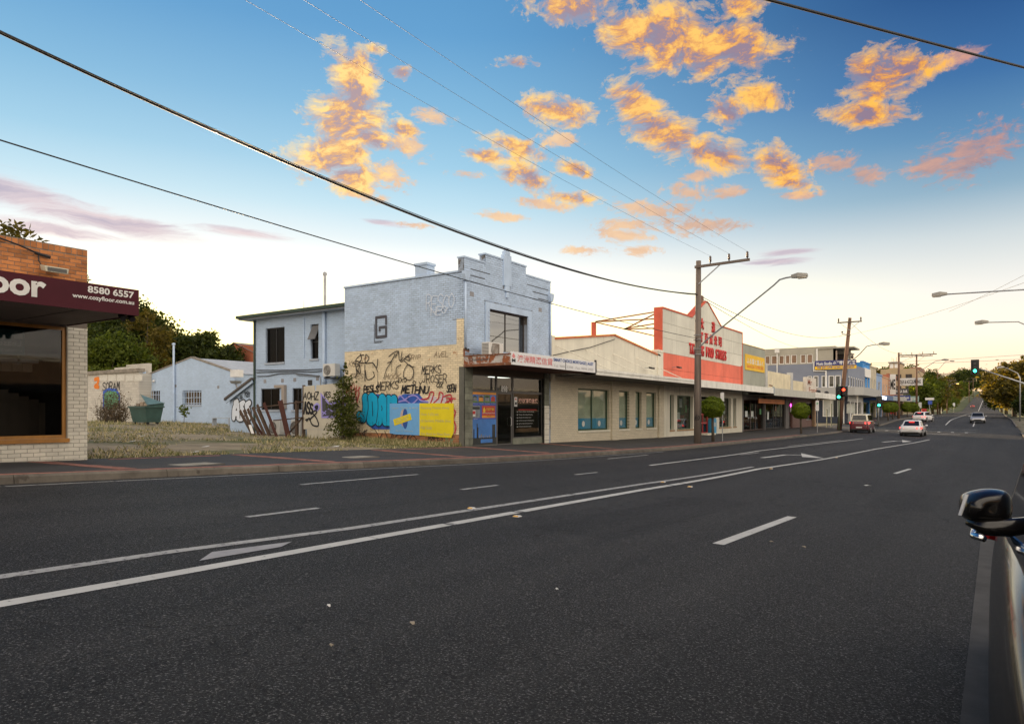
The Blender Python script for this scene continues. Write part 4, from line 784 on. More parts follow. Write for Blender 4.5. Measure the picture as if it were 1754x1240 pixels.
# the cyan throw-up: fat strokes, black underneath
let=[stk((650,683),(653,679),(652,700),(646,716),(634,722),(622,716),(620,706)),stk((641,683),(632,676),(627,690),(626,705),(632,716))][0:0]
fat=[stk((627,681),(628,700),(623,716),(617,712)),stk((637,681),(635,720)),stk((638,680),(646,690),(646,712),(637,722)),stk((650,722),(651,700),(656,682)),stk((656,682),(660,700),(662,722)),stk((652,704),(660,704)),stk((667,684),(667,722)),stk((667,704),(676,703)),stk((676,684),(676,721))]
layer('graffiti',blk,T,'y',yw,-1,fat,.47,lift=gz+.008); layer('graffiti',m_cyan,T,'y',yw,-1,fat,.38,lift=gz+.012)
layer('graffiti',blk,T,'y',yw,-1,[stk((631,678),(632,700),(628,720)),stk((648,680),(649,700),(646,724)),stk((664,680),(664,722)),stk((621,708),(625,714),(624,722),(618,724)),stk((655,695),(656,700),(655,703)),stk((671,690),(671,700)),stk((671,708),(671,722)),stk((639,688),(640,712))],.035,lift=gz+.018)
ptag('JAZ',616,726,6,10,.03,lift=gz+.02,slant=-.3)
layer('graffiti',blk,T,'y',yw,-1,[stk((612,700),(606,704),(600,712),(608,716),(616,712)),stk((616,697),(609,692),(606,700)),stk((604,712),(598,720),(606,726))],.05,lift=gz)
layer('graffiti',blk,T,'y',yw,-1,[stk((606,736),(612,732),(608,752),(602,756),(606,736)),stk((614,734),(618,746),(616,760),(624,748),(626,738)),stk((630,736),(622,742),(632,750),(640,754),(630,758)),stk((642,734),(650,748),(648,758),(656,742)),stk((660,738),(668,754),(674,742),(676,762),(690,752)),stk((678,748),(686,742),(688,752),(680,752)),stk((690,750),(698,742),(700,754),(708,745)),stk((712,748),(704,744),(698,754),(706,764),(716,758),(712,748)),stk((636,755),(646,760),(640,764))],.032,lift=gz)
ptag('RAPES',735,754,24,8,.03,lift=gz)
m_fade=mat('faded_spray',(.30,.24,.17),.85,.1,bump=0); m_gsp=mat('dull_green_spray',(.16,.30,.16),.8,.1,bump=0)
for w_,x,y,wd,h,l,mm in (('KOSH',598,628,22,9,.03,m_fade),('DRIP',700,616,20,8,.03,m_fade),('AVEL',744,612,24,9,.03,m_fade),('MOOK',660,650,26,8,.028,m_fade),('TRES',600,649,22,8,.028,m_fade),('ZEN',756,690,18,8,.035,m_redsp),('SLY',706,662,16,8,.03,blk),('EKO',682,655,14,7,.03,blk),('OX',748,664,10,8,.035,blk),('RIM',612,744,16,9,.03,m_fade),('TUX',762,758,14,7,.03,m_gsp),('LEX',648,762,20,8,.03,m_fade)): ptag(w_,x,y,wd,h,l,mm,slant=.3,lift=gz-.012)
drips=[]
for x,y in ((616,634),(627,640),(648,640),(697,646),(709,640),(640,618),(672,622),(630,671),(664,669),(700,676),(733,655),(622,718),(640,722),(650,722),(664,722),(675,721)):
    a,z_=gp(x,y); drips.append([(a,z_),(a+.005,z_-rnd.uniform(.15,.45))])
layer('graffiti',blk,T,'y',yw,-1,drips,.016,lift=gz+.019)
# blue and yellow poster
pa,pz=gp(669,691); pb,_=gp(778.5,691); pm,_=gp(720,691); _,pz2=gp(669,743); _,pz2b=gp(778,746)
T=thing('wall_poster','blue and yellow event poster pasted over graffiti on the cream brick wall','poster',(pm,yw-.03,pz2)); py=yw-.055
m_pblue=mat('poster_light_blue',(.17,.43,.78),.6,.10,2,.1,20); m_pyel=mat('poster_yellow',(.80,.66,.012),.6,.08,2,.1,20); m_txt=mat('poster_faint_grey',(.55,.53,.30),.6); m_txt2=mat('poster_faint_yellow',(.45,.55,.55),.6)
MB().prism('y',py,py+.006,[(pa,pz),(pm,pz),(pm,pz2-.03),(pa+.3,pz2-.01),(pa,pz2+.03)]).build('blue_sheet',m_pblue,T); MB().prism('y',py-.001,py+.006,[(pm,pz),(pb,pz-.02),(pb,pz2+.12),(pb-.12,pz2-.10),(pb-.5,pz2-.09),(pm,pz2-.03)]).build('yellow_sheet',m_pyel,T)
H_=pz-pz2; Wd=pm-pa; tx=lambda b_,x,z,w,h,m=m_txt:text('lettering',b_,m,T,(x,py-.003,z),XR,UP,width=w,height=h)
tx('Super  Music & Arts',pa+.12,pz-.26,Wd-.2,.12,m_txt2); tx('March 12  Melbourne',pa+.35,pz2+.1,Wd-.7,.08,m_txt2)
fillpoly('face_picture',mat('print_face',(.52,.42,.40),.7,.3,6),T,'y',py-.003,-1,[[(pa+Wd*(.38+.0)+.02+.17*math.cos(a)*1.0+.12,pz2+H_*.53+.36*math.sin(a)) for a in [k_*math.pi/9 for k_ in range(18)]]],.001)
fillpoly('hair_picture',mat('print_hair',(.03,.10,.36),.7),T,'y',py-.003,-1,[[(pa+Wd*.53+.15*math.cos(a),pz2+H_*.5+.42*math.sin(a)) for a in [k_*math.pi/9 for k_ in range(18)]]],.003)
c0=(pa+Wd*.44,pz2+H_*.47); ca,sa=math.cos(R(15)),math.sin(R(15)); fillpoly('sold_out_strip',m_pyel,T,'y',py-.003,-1,[[(c0[0]+x*ca-z*sa,c0[1]+x*sa+z*ca) for x,z in ((-.5,-.13),(.5,-.13),(.5,.14),(-.5,.14))]],.006)
text('lettering','SOLD OUT',m_txt,T,(c0[0]-.38*ca+.07*sa,py-.012,c0[1]-.38*sa-.07*ca),(ca,0,sa),(-sa,0,ca),width=.76,height=.15,bold=.01)
for i,(l,w) in enumerate((('Floating Points (live)',1.5),('Omar S (DJ set)',.95),('DJ Seinfeld, Mildlife (live)',1.6),('Mall Grab',.6),('Site Shed by Dice Dust',1.55),('+ More',.4))): tx(l,pm+.08,pz-.27-i*.262,w*.98,.13 if i not in (5,) else .11)
# ================================================================== rear wing of the blue building
T=BB; YW=22.5; XW0,XW1=PU(437,545,YW)[0],-23.4
m_bluew=brickmat('blue_wing_brick',(.465,.595,.77),(.34,.43,.57),.75,'y',.07,(.33,.36,.40))
def rw(x0,yt,yb,x1,u_=YW): a0_,zt=PU(x0,yt,u_); _,zb=PU(x0,yb,u_); a1_,_=PU(x1,yt,u_); return a0_,a1_,zb,zt
w1=rw(455,563,622,487.5); w2=rw(532,556,615,545.5); w3=rw(447,666,702,479); w4=rw(501,665,702,517); w5=rw(527.5,651,660,535)
MB().wall('y',YW,-1,XW0,XW1,-.3,6.15,[w1,w2,w3,w4],th=.28).build('wing_wall',m_bluew,T)
m_scr=glassmat('dark_flyscreen',(.05,.05,.05),.35,.25)
m_sill=mat('blue_grey_sill',(.38,.43,.50),.8,.2)
window(T,'y',YW,-1,*w1,m_black,m_scr,cols=2,recess=.10,sill=m_sill); MB().box(w1[0],w1[1],YW+.26,YW+.28,w1[2],w1[3]).build('blind',m_black,T)
ww=window(T,'y',YW,-1,*w2,m_black,m_scr,rows=2,recess=.10,sill=m_sill); MB().box(w2[0],w2[1],YW+.26,YW+.28,w2[2],w2[3]).build('blind',m_black,T)
b=MB(); zm=(w2[2]+w2[3])/2+.1; b.add([(w2[0]+.03,YW+.09,w2[3]-.06),(w2[1]-.03,YW+.09,w2[3]-.06),(w2[1]-.03,YW-.22,zm),(w2[0]+.03,YW-.22,zm),(w2[0]+.03,YW+.12,w2[3]-.06),(w2[1]-.03,YW+.12,w2[3]-.06),(w2[1]-.03,YW-.19,zm-.02),(w2[0]+.03,YW-.19,zm-.02)],[(0,1,2,3),(7,6,5,4),(0,4,5,1),(2,6,7,3),(1,5,6,2),(3,7,4,0)]); tag(b.build('open_sash',mat('grey_sash',(.17,.17,.17),.4),ww))
for w in (w3,w4): window(T,'y',YW,-1,*w,m_black,m_scr,cols=2,recess=.06,sill=m_sill); MB().box(w[0],w[1],YW+.26,YW+.28,w[2],w[3]).build('blind',m_black,T)
MB().box(w5[0],w5[1],YW-.012,YW,w5[2],w5[3]).build('hatch_vent',m_black,T)
for (xx,yy) in ((454,653),(484,652),(505,650.5),(544,648.5)):
    a,z_=PU(xx,yy,YW); MB().box(a-.1,a+.1,YW-.012,YW,z_-.09,z_+.09).build('wall_vent',bpy.data.materials['vent_grey'],T)
m_gut=mat('dark_green_gutter',(.025,.05,.035),.5,.2); m_roofm=mat('roof_metal',(.42,.43,.44),.5,.2,2,.15,40)
ez=6.2; b=MB(); b.box(XW0-.75,XW1,YW-.62,YW-.5,ez-.02,ez+.12).box(XW0-.80,XW0-.70,YW-.5,29,ez-.02,ez+.12); b.build('gutter',m_gut,T)
MB().box(XW0-.7,XW1,YW-.5,29,ez-.08,ez-.04).build('eave_soffit',m_sill,T)
b=MB(); b.add([(XW0-.75,YW-.55,ez+.1),(XW1,YW-.55,ez+.1),(XW1,29,ez+1.15),(XW0-.75+1.5,29,ez+1.15),(XW0-.75,29,ez+.1)],[(0,1,2,3),(0,3,4)]); b.build('roof',m_roofm,T)
MB().box(XW0,XW0+.25,YW+.28,29,-.2,ez-.08).box(XW0+.25,XW1,28.8,29,-.2,ez-.08).build('wing_rear_wall',m_bluew,T)
a,z_=PU(439,560,YW); MB().tube([(XW0+.02,YW-.06,ez),(XW0+.02,YW-.06,.3)],.055,8).build('green_downpipe',m_gut,T)
a,zt=PU(557.5,540,YW); _,zb=PU(557.5,655,YW); st_=MB().tube([(a,YW-.09,.9),(a,YW-.09,6.2)],.085,10).build('vent_pipe',m_lead,T,smooth=True); MB().tube([(a,YW-.09,zb),(a,YW-.09,zb+.25)],.11,10).build('pipe_collar',m_lead,st_)
a,zt=PU(556.5,470,YW+.6); b=MB().tube([(a,YW+.6,6.2),(a,YW+.6,zt)],.06,8); b.lathe((a,YW+.6,zt),[(.09,-.05),(.10,.05),(.02,.12)],10); b.build('roof_flue',m_steel,T)
a,zt=PU(520.5,513,YW+.6); MB().tube([(a,YW+.6,6.2),(a,YW+.6,zt)],[.03,.006],6).build('roof_spike',m_steel,T)
a,zt=PU(521.5,545,YW); _,zb=PU(521.5,613,YW); MB().tube([(a,YW-.03,zt),(a,YW-.03,zb)],.03,6).build('conduit',m_lead,T)
for k_,pts in enumerate([[(440,634),(480,634),(520,633.5),(560,632),(575,628)],[(440,638),(470,637),(500,636),(535,637),(560,635),(578,631)],[(441,644.5),(460,644),(480,640),(505,639),(530,642),(549,644)],[(508,641),(512,642.5),(549,645),(550,646),(550,660)]]):
    MB().tube([(PU(x,y,YW)[0],YW-.04,PU(x,y,YW)[1]) for x,y in pts],.022,5).build('wall_cable' if k_<3 else 'wall_conduit',m_steel if k_==3 else mat('grey_cable',(.10,.11,.13),.7),T)
a,z_=PU(580,647,YW); t=acunit('white air conditioner unit bracketed on the rear wing wall beside the cream wall',(a-.05,YW-.38,z_-.0),0,.80,.62,.32); MB().box(-.35,.35,-.14,.36,-.06,-.01).build('shelf_bracket',m_black,t,local=True)
a,z_=PU(489,660,YW); _,zb=PU(489,700,YW); a2,_=PU(474,660,YW); MB().box(a2,a+.10,YW-.17,YW-.01,z_-.12,z_+.02).box(a-.1,a+.1,YW-.17,YW-.01,zb,z_-.12).build('duct',mat('beige_duct',(.36,.31,.27),.6,.15),T)
# lean-to with a white bubble tag
T=thing('lean_to_shed','low blue lean-to with a sloping roof and white bubble graffiti, beside the rear wing','shed',(-32.5,22.6,.5))
xl,zl=PU(394,684,22.45); xr=XW0+.05; zrr=PU(435,652,22.45)[1]
MB().prism('y',22.45,22.6,[(xl,-.2),(xr,-.2),(xr,zrr),(xl,zl)]).box(xl,xl+.1,22.6,27,-.2,zl).build('end_wall',m_bluew,T); b=MB(); b.add([(xl-.18,22.2,zl-.06),(xr,22.2,zrr+.03),(xr,27,zrr+.03),(xl-.18,27,zl-.06),(xl-.18,22.2,zl+.06),(xr,22.2,zrr+.15),(xr,27,zrr+.15),(xl-.18,27,zl+.06)],[(3,2,1,0),(4,5,6,7),(0,1,5,4),(1,2,6,5),(2,3,7,6),(3,0,4,7)]); b.build('roof',mat('brown_roof_edge',(.10,.085,.075),.8,.3),T)
MB().bar((xl-.15,22.3,zl-.13),(xr,22.3,zrr-.04),.05,.16).build('barge_board',m_bluep,T)
def gq(x,y): return PU(x,y,22.45)
def sq(*pts): return spline([gq(*p) for p in pts])
fat=[sq((401,716),(402,700),(407,692),(410,704),(409,716)),sq((402,708),(409,708)),sq((418,690),(413,694),(417,704),(416,715),(411,717)),sq((428,690),(423,695),(427,704),(427,715),(422,717)),sq((404,690),(407,688))]
layer('graffiti',blk,T,'y',22.45,-1,fat,.42,lift=.02); layer('graffiti',m_wspr,T,'y',22.45,-1,fat,.29,lift=.03); layer('graffiti',blk,T,'y',22.45,-1,[sq((411.5,692),(412,704),(412,716)),sq((420,692),(420,704),(420,717)),sq((412,682),(414,678),(416,681),(413,683))],.05,lift=.04)
(a0_,z0_)=gq(419,680); layer('graffiti',blk,T,'y',22.45,-1,tagword('YOBY',a0_,z0_,.10,.26,.1,.1,True),.035,lift=.02)
# ================================================================== cream shop with the low gable
Ya,Yb=28.2,41.7
T=thing('gabled_cream_shop','cream rendered single storey shop with a low orange edged gable parapet','building',(FX,35,-.05))
m_crr=mat('cream_render',(.73,.695,.575),.8,.14,.8,.15,30,runs=.55,wear=(.42,.38,.30),wearat=.70,wscale=2.5); m_crb=brickmat('cream_shop_brick',(.68,.61,.46),(.40,.35,.26),.8,'x',.08,(.36,.30,.22))
m_oct=mat('orange_coping',(.60,.16,.045),.6,.25,3,.1)
H=[rect(990,665,738,1044),rect(1059,668,735,1078),rect(1088.5,669,735,1099),rect(1107,670.5,735,1124)]
H=[(a,b_,.50,2.62) for a,b_,_,_ in H]
MB().wall('x',FX,1,Ya+.02,Yb,-.5,3.2,H,th=.28).build('front_wall',m_crb,T)
gp_=lambda x,y:F(x,y)
MB().prism('x',FX,FX-.28,[(Ya+.02,3.2),(Yb-.02,3.2),(Yb-.02,4.84),(34.9,5.58),(Ya+.3,4.84),(Ya+.02,4.84)]).build('gable_parapet',m_crr,T)
MB().bar((FX-.12,Ya+.3,4.89),(FX-.12,34.93,5.63),.36,.10).bar((FX-.12,34.87,5.63),(FX-.12,Yb-.45,4.93),.36,.10).build('coping',m_oct,T)
MB().box(FX-.3,FX+.06,Yb-.85,Yb,3.2,5.15).box(FX-.32,FX+.09,Yb-.9,Yb+.01,5.15,5.28).build('parapet_pier',m_crr,T); MB().box(FX-.3,FX+.05,Ya+.02,Ya+.35,3.2,5.0).build('parapet_pier',m_crr,T)
for a,b_ in ((H[0][1]+.15,H[1][0]-.1),(H[3][1]+.25,H[3][1]+1.0)): MB().box(FX,FX+.10,a,b_,-.4,3.2).build('pilaster',m_crb,T)
m_grfr=mat('green_frame',(.03,.075,.035),.5,.2)
m_film=mat('blue_window_film',(.05,.33,.58),.5,.15); m_filmw=mat('white_window_film',(.55,.58,.55),.5,.1); m_back=mat('pale_backing_board',(.50,.54,.43),.7,.2,1.2)
for i,h in enumerate(H):
    w=window(T,'x',FX,1,*h,m_grfr,g_clear,cols=2 if i==0 else 1,fw=.07,recess=.14,sill=m_crr); MB().box(FX-.215,FX-.225,h[0]+.05,h[1]-.05,h[2]+.6,h[3]-.05).build('backing_board',m_back,w)
    MB().box(FX-.19,FX-.20,h[0]+.07,h[1]-.07,h[2]+.08,h[2]+.62).build('blue_film',m_film,w)
    for cx in ([h[0]+(h[1]-h[0])*.25,h[0]+(h[1]-h[0])*.75] if i==0 else [(h[0]+h[1])/2]): MB().tube([(FX-.165,cx,h[2]+.34),(FX-.175,cx,h[2]+.34)],.15,12).build('film_emblem',m_filmw,w)
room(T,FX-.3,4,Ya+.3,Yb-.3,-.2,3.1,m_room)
for i,((x0,y0),(x1,y1)) in enumerate((((951,592),(1000,620)),((1003,599),(1061,632)),((1049,606),(1107,639)),((1090,613),(1143,643)))):
    a0_,z0_=F(x0,y0); MB().tube([(FX+.02,a0_,z0_),(-14.9,a0_+1.6,3.42)],.022,5).build('awning_stay',m_crr,T)
MB().box(FX-.3,-27,Ya+.05,Yb,4.4,4.45).box(-27,-26.8,Ya+.05,Yb,-.3,4.4).build('rear_and_roof',m_roofm,T)
b=MB().tube([(FX+.05,*F(*p)) for p in ((945,609),(975,602),(1010,595),(1052,581))],.02,5); b.build('wall_cable',m_black,T)
# black brackets / floodlights on the parapet
flood('black floodlight on the cream parapet near its right pier',1116,630,16.55,.9,grp='black floodlights above the awnings'); flood('black floodlight on the coral painted panels of the tall facade',1163,629,16.55,.9,grp='black floodlights above the awnings')
flood('dark red floodlight on the low cream parapet right of the grey building',1320,660,16.4,.9,m_rust)
# long street awning
T=thing('street_awning','long white street awning running past the cream and coral shops','awning',(-16,45,3.2))
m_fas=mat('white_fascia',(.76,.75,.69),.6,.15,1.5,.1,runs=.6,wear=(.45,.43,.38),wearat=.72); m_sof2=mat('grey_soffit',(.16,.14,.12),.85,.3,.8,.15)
ys=ay1+.08; ym=PW(1199,650,14.8)[0]; ye=PW(1325,665,14.8)[0]
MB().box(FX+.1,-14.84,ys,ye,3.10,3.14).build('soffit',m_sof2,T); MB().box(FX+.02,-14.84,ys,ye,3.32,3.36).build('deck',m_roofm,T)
b=MB(); b.box(-14.84,-14.8,ys,ym,3.12,3.27).box(-14.84,-14.77,ys,ym,3.275,3.33).box(-14.84,-14.79,ys,ym,3.335,3.40); b.build('fascia',m_fas,T)
y=ym
while y<ye-.1: MB().box(-14.84,-14.78,y+.006,min(y+3.0,ye)-.006,2.98,3.43).build('fascia_panel',m_fas,T); y+=3.0
MB().box(-14.9,-14.76,ye,ye+.18,2.95,3.52).build('end_cap',mat('blue_grey_cap',(.25,.32,.38),.6),T)
# ================================================================== tall coral and white facade
Yc,Yd=41.7,58.7
T=thing('coral_food_store','tall panelled facade, white above and coral below, with a pointed top and red lettering','building',(FX,50,-.1))
m_pw=mat('white_panel',(.67,.66,.57),.75,.14,.5,.08,30,runs=.45,island=.07,wear=(.42,.40,.34),wearat=.72,wscale=1.5); m_pc=mat('coral_panel',(.78,.17,.10),.7,.14,.7,.08,30,runs=.4,island=.08,wear=(.75,.28,.2),wearat=.72,wscale=2); m_tr=mat('orange_red_trim',(.60,.10,.045),.6,.2)
prof=[(Yc,7.93),(46.9,7.93),(49.75,9.35),(50.15,9.35),(53.2,7.93),(Yd,7.93)]
top=lambda a:float(np.interp(a,[p[0] for p in prof],[p[1] for p in prof]))
MB().prism('x',FX-.03,FX-.45,[(Yc,3.2),(Yd,3.2)]+[(a,z_-.01) for a,z_ in prof[::-1]]).build('facade_core',mat('panel_gap',(.12,.10,.09),.9),T)
cols=[Yc+.02+(Yd-Yc-.04)*i/7 for i in range(8)]; rows=[3.2,4.15,5.17,6.1,7.05,7.93,9.4]
for i in range(7):
    for j in range(6):
        a0_,a1_,z0_,z1_=cols[i]+.008,cols[i+1]-.008,rows[j]+.008,rows[j+1]-.008
        xs=[a0_]+[p[0] for p in prof if a0_<p[0]<a1_]+[a1_]; tp=[(a,min(z1_,top(a)-.03)) for a in np.linspace(a0_,a1_,13).tolist()+[p[0] for p in prof if a0_<p[0]<a1_]]; tp=sorted(set(tp))
        tp=[p for p in tp if p[1]>z0_+.01]
        if len(tp)<2 or tp[-1][0]-tp[0][0]<.15: continue
        keep=[tp[0]]+[tp[k_] for k_ in range(1,len(tp)-1) if abs((tp[k_][1]-tp[k_-1][1])*(tp[k_+1][0]-tp[k_][0])-(tp[k_+1][1]-tp[k_][1])*(tp[k_][0]-tp[k_-1][0]))>1e-4]+[tp[-1]]
        d=rnd.uniform(0,.006); MB().prism('x',FX-.03,FX-d,[(tp[0][0],z0_),(tp[-1][0],z0_)]+keep[::-1]).build('panel',m_pw if j>=2 else m_pc,T)
b=MB()
for (p,q) in zip(prof,prof[1:]): b.bar((FX-.22,p[0],p[1]+.03),(FX-.22,q[0],q[1]+.03),.52,.10)
b.box(FX-.5,FX+.02,Yc-.16,Yc+.0,5.2,7.98).box(FX-.5,FX+.012,Yd,Yd+.12,3.2,7.98); b.build('edge_trim',m_tr,T); MB().box(FX-.4,FX-.1,49.2,49.6,9.1,9.75).build('peak_block',mat('brown_block',(.22,.12,.08),.8),T)
MB().box(FX,FX+.05,Yd-.35,Yd+.1,3.2,5.25).build('coral_pier',m_tr,T)
m_let=mat('red_letter',(.55,.03,.025),.5,.15)
def fl(body,x0,x1,yb,yt,bold,ext=.07):
    a0_,z0_=F(x0,yb); a1_,_=F(x1,yb); h=F(x0,yt)[1]-z0_; text('sign_letter',body,m_let,T,(FX,a0_,z0_),YR,UP,width=a1_-a0_,height=h,bold=bold,ext=ext)
_a,_z=F(1180.5,608.5); 
for k_,ch in enumerate('TATSING FOOD STORES'):
    if ch==' ': continue
    a0_=F(1180,607)[0]; a1_=F(1243.5,620)[0]; st_=(a1_-a0_)/19; w=st_*(.82 if ch!='I' else .3); text('sign_letter',ch,m_let,T,(FX,a0_+k_*st_,5.40),YR,UP,width=w,height=.74,bold=.02,ext=.08)
for k_,ch in enumerate('鮮百貨公司'):
    a0_=F(1199,585)[0]; a1_=F(1234,596)[0]; st_=(a1_-a0_)/4.4; text('sign_letter',ch,m_let,T,(FX,a0_+k_*st_-.1,6.38),YR,UP,width=.62,height=.72,bold=.02,ext=.08)
for k_,ch in enumerate('大達'): text('sign_letter',ch,m_let,T,(FX,(48.55,51.0)[k_],7.30),YR,UP,width=.66,height=.78,bold=.02,ext=.08)
# raking trusses behind the sign
T2=thing('sign_truss','rusty orange steel frame bracing the tall facade from the roof behind','steel frame',(-21.5,Yc,4.5))
xo,_=PU(1017,551,Yc); zt=PU(1017,552,Yc)[1]; zb=PU(1017,577,Yc)[1]
MB().box(xo-.12,xo+.12,Yc-.12,Yc+.12,zb-1.2,zt).build('post',m_tr,T2)
xi=FX-.4
def tp_(x,y): a,z_=PU(x,y,Yc); return (a,Yc,z_)
for p,q in (((1020,551),(1131,533)),((1020,551),(1131,546)),((1070,564),(1131,533)),((1020,552),(1124,576)),((1070,563),(1131,553)),((1070,564),(1131,562)),((1122,575),(1131,573))): MB().bar(tp_(*p),tp_(*q),.075).build('strut',mat('rust_orange_steel',(.36,.13,.05),.7,.3,4),T2)
MB().bar((xo,Yc,zt-.06),(xi,Yc,zt-.06+.0),.02).build('tie',m_rust,T2)
# shopfront below
T=[o for o in bpy.data.objects if o.name=='coral_food_store'][0]
H=[rect(1147.5,665,742,1154.5),rect(1160,667,738,1187),rect(1232,670,737,1252),rect(1256,671,736,1261)]; dr_=(PW(1199,700,17.)[0],PW(1226,700,17.)[0],-.6,2.55)
H=[(a,b_,.30,2.55) for a,b_,_,_ in H]
MB().wall('x',FX,1,Yc,Yd,-.6,3.2,H+[dr_],th=.3).build('front_wall',m_crr,T)
for i,h in enumerate(H):
    w=window(T,'x',FX,1,*h,m_grfr,g_shop,fw=.07,recess=.2,sill=mat('tan_sill',(.40,.24,.12),.8,.3)); 
    if i in(1,2):
        MB().box(FX-.42,FX-.43,h[0]+.9,h[1]-.5,h[2]+1.0,h[3]-.1).build('price_board',mat('green_board',(.03,.20,.07),.6,.4,3),w); MB().box(FX-.40,FX-.41,h[0]+.15,h[1]-.6,h[2]+.75,h[2]+.95).build('red_strip',m_redp,w)
        MB().box(FX-.29,FX-.30,h[0]+1.5,h[0]+1.9,h[2]+.2,h[2]+.7).build('notice',m_white,w)
room(T,FX-.35,5,Yc+.3,Yd-.3,-.3,3.1,m_room); MB().box(FX-.44,FX-.46,50.6,52.1,.55,1.0).build('shelf_goods',m_orb,T)
b=MB(); u0,u1=dr_[0]+.1,dr_[0]+2.2; xd=FX-.25
for zz in (-.1,.62,1.25): b.box(xd,xd+.05,u0,u1,zz,zz+.10)
for yy in (u0,(u0+u1)/2,u1-.08): b.box(xd-.002,xd+.048,yy,yy+.08,-.12,1.3)
w=b.build('red_door_frame',mat('red_frame',(.42,.03,.03),.5,.15),T); MB().box(xd-.02,xd-.01,u0,u1,-.1,2.4).build('pane',g_shop,w); MB().box(FX-.1,FX+.5,u0,u1-.3,Bz(49)-.05,Bz(49)+.10).build('doorstep',m_crr,T)
t=thing('blue_bin','blue poster box standing in the doorway beside the red door frame','box',(FX-.1,u1+.75,Bz(52))); MB().box(-.2,.2,-.38,.38,0,1.15).build('body',m_film,t,local=True,bevel=.03); MB().box(.2,.206,-.14,.14,.55,.85).build('label',m_filmw,t,local=True)
MB().box(FX-.5,-30,Yc+.05,Yd,5.0,5.05).box(-30,-29.8,Yc+.05,Yd,-.4,5.0).box(FX-.45,-30,Yc+.02,Yc+.2,3.,4.5).build('rear_and_roof',m_roofm,T)
# ================================================================== grey-green shop with the yellow banner
Ye=65.7
T=thing('grey_rendered_shop','grey green rendered shop with a flat parapet and a yellow banner','building',(FX,62,-.1))
m_gg=mat('grey_green_render',(.33,.345,.29),.85,.15,.6,.1,runs=.5)
MB().box(FX+.02,FX-.3,Yd+.13,Ye,2.9,7.05).box(FX-.3,-30,Ye-.25,Ye,2.9,7.0).box(FX-.3,-30,Yd+.13,Ye-.25,6.3,6.35).build('front_wall',m_gg,T); MB().box(FX+.04,FX-.34,Yd+.12,Ye+.03,7.05,7.13).build('coping',mat('tan_coping',(.42,.28,.15),.7),T)
yb0,zt=F(1275.5,606); yb1,_=F(1308.5,613); _,zb=F(1275.5,633)
T2=thing('yellow_banner','yellow banner with white Japanese style lettering on the grey green wall','banner',(FX+.05,(yb0+yb1)/2,zb)); MB().box(FX+.03,FX+.07,yb0,yb1,zb,zt).build('panel',mat('banner_yellow',(.78,.47,.012),.6,.1,1.5,.05),T2)
text('lettering','ふる里と里ふく',m_white,T2,(FX+.072,yb0+.35,zb+(zt-zb)*.42),YR,UP,width=(yb1-yb0)*.86,height=(zt-zb)*.34,bold=.02); text('lettering','Sashimi Deli Tel 9898 5885',mat('orange_print',(.75,.20,.02),.6),T2,(FX+.072,yb0+.35,zb+.2),YR,UP,width=(yb1-yb0)*.86,height=.30,bold=.02)
# ================================================================== low shops up to the corner
def shopfronts(T,y0,y1,doors,frame,z1=2.55,base=-.5):
    for (a,b_,zb,n) in doors: window(T,'x',FX-.1,1,a,b_,zb,z1,frame,g_shop,cols=n,fw=.08,recess=.05,name='shop_window')
    room(T,FX-.2,4.5,y0+.2,y1-.2,base+.3,3.0,m_room)
m_brf=mat('brown_frame',(.06,.028,.018),.5,.2); m_greyw=mat('grey_shop_wall',(.15,.14,.135),.8,.2)
px_=lambda x:PW(x,700,17.)[0]
T=[o for o in bpy.data.objects if o.name=='grey_rendered_shop'][0]
shopfronts(T,Yd,Ye,[(px_(1274),px_(1288.5),-.1,1),(px_(1288.5),px_(1297),-.12,1),(px_(1297),px_(1311),-.1,1)],m_brf); MB().box(FX,FX-.3,Yd,px_(1274),-.5,2.95).box(FX-.1,FX-.3,px_(1274),Ye,2.55,2.95).box(FX,FX-.3,px_(1311),Ye,-.5,2.55).build('pier',m_greyw,T)
m_pa=mat('paper_notice',(.60,.64,.62),.6,.1)
for (xx,yy) in ((1281,709),(1291,709)): a,z_=F(xx,yy); MB().box(FX-.12,FX-.125,a-.35,a+.35,z_-.25,z_+.25).build('notice',m_pa,T)
b=MB()
for i in range(14): b.box(FX-.5,FX-.6,px_(1275)+i*.40,px_(1275)+i*.40+.25,.55,.95)
b.build('shelf_goods',m_orb,T)
Yf=76.4
T=thing('low_cream_shop','low cream shop with a plain stepped parapet, right of the grey green shop','building',(FX,71,-.1))
m_cr3=mat('cream_plaster',(.68,.61,.43),.8,.2,.9,.1,runs=.6,wear=(.42,.33,.22),wearat=.7)
MB().box(FX,FX-.3,Ye+.02,Yf,2.9,5.05).box(FX-.02,FX-.28,Ye+.3,Yf-.4,5.05,5.25).build('parapet_wall',m_cr3,T); [MB().box(FX+.06,FX-.36,a,b_,2.9,z_).build('parapet_pier',mat('pale_pier',(.50,.50,.48),.8),T) for a,b_,z_ in ((Ye+.02,Ye+.75,5.9),(Yf-.9,Yf,5.5))]; MB().box(FX-.3,-30,Ye+.02,Yf,4.5,4.55).build('roof',m_roofm,T)
shopfronts(T,Ye,Yf,[(px_(1314),px_(1328),-.1,1),(px_(1328),px_(1340),-.1,1),(px_(1340),px_(1346),-.1,1),(px_(1352),px_(1362),-.1,1),(px_(1362),px_(1374),-.1,1)],mat('dark_frame',(.03,.028,.026),.5)); MB().box(FX,FX-.3,px_(1346),px_(1352),-.5,2.9).box(FX-.1,FX-.3,px_(1314),px_(1374),2.55,2.9).build('pier',m_greyw,T)
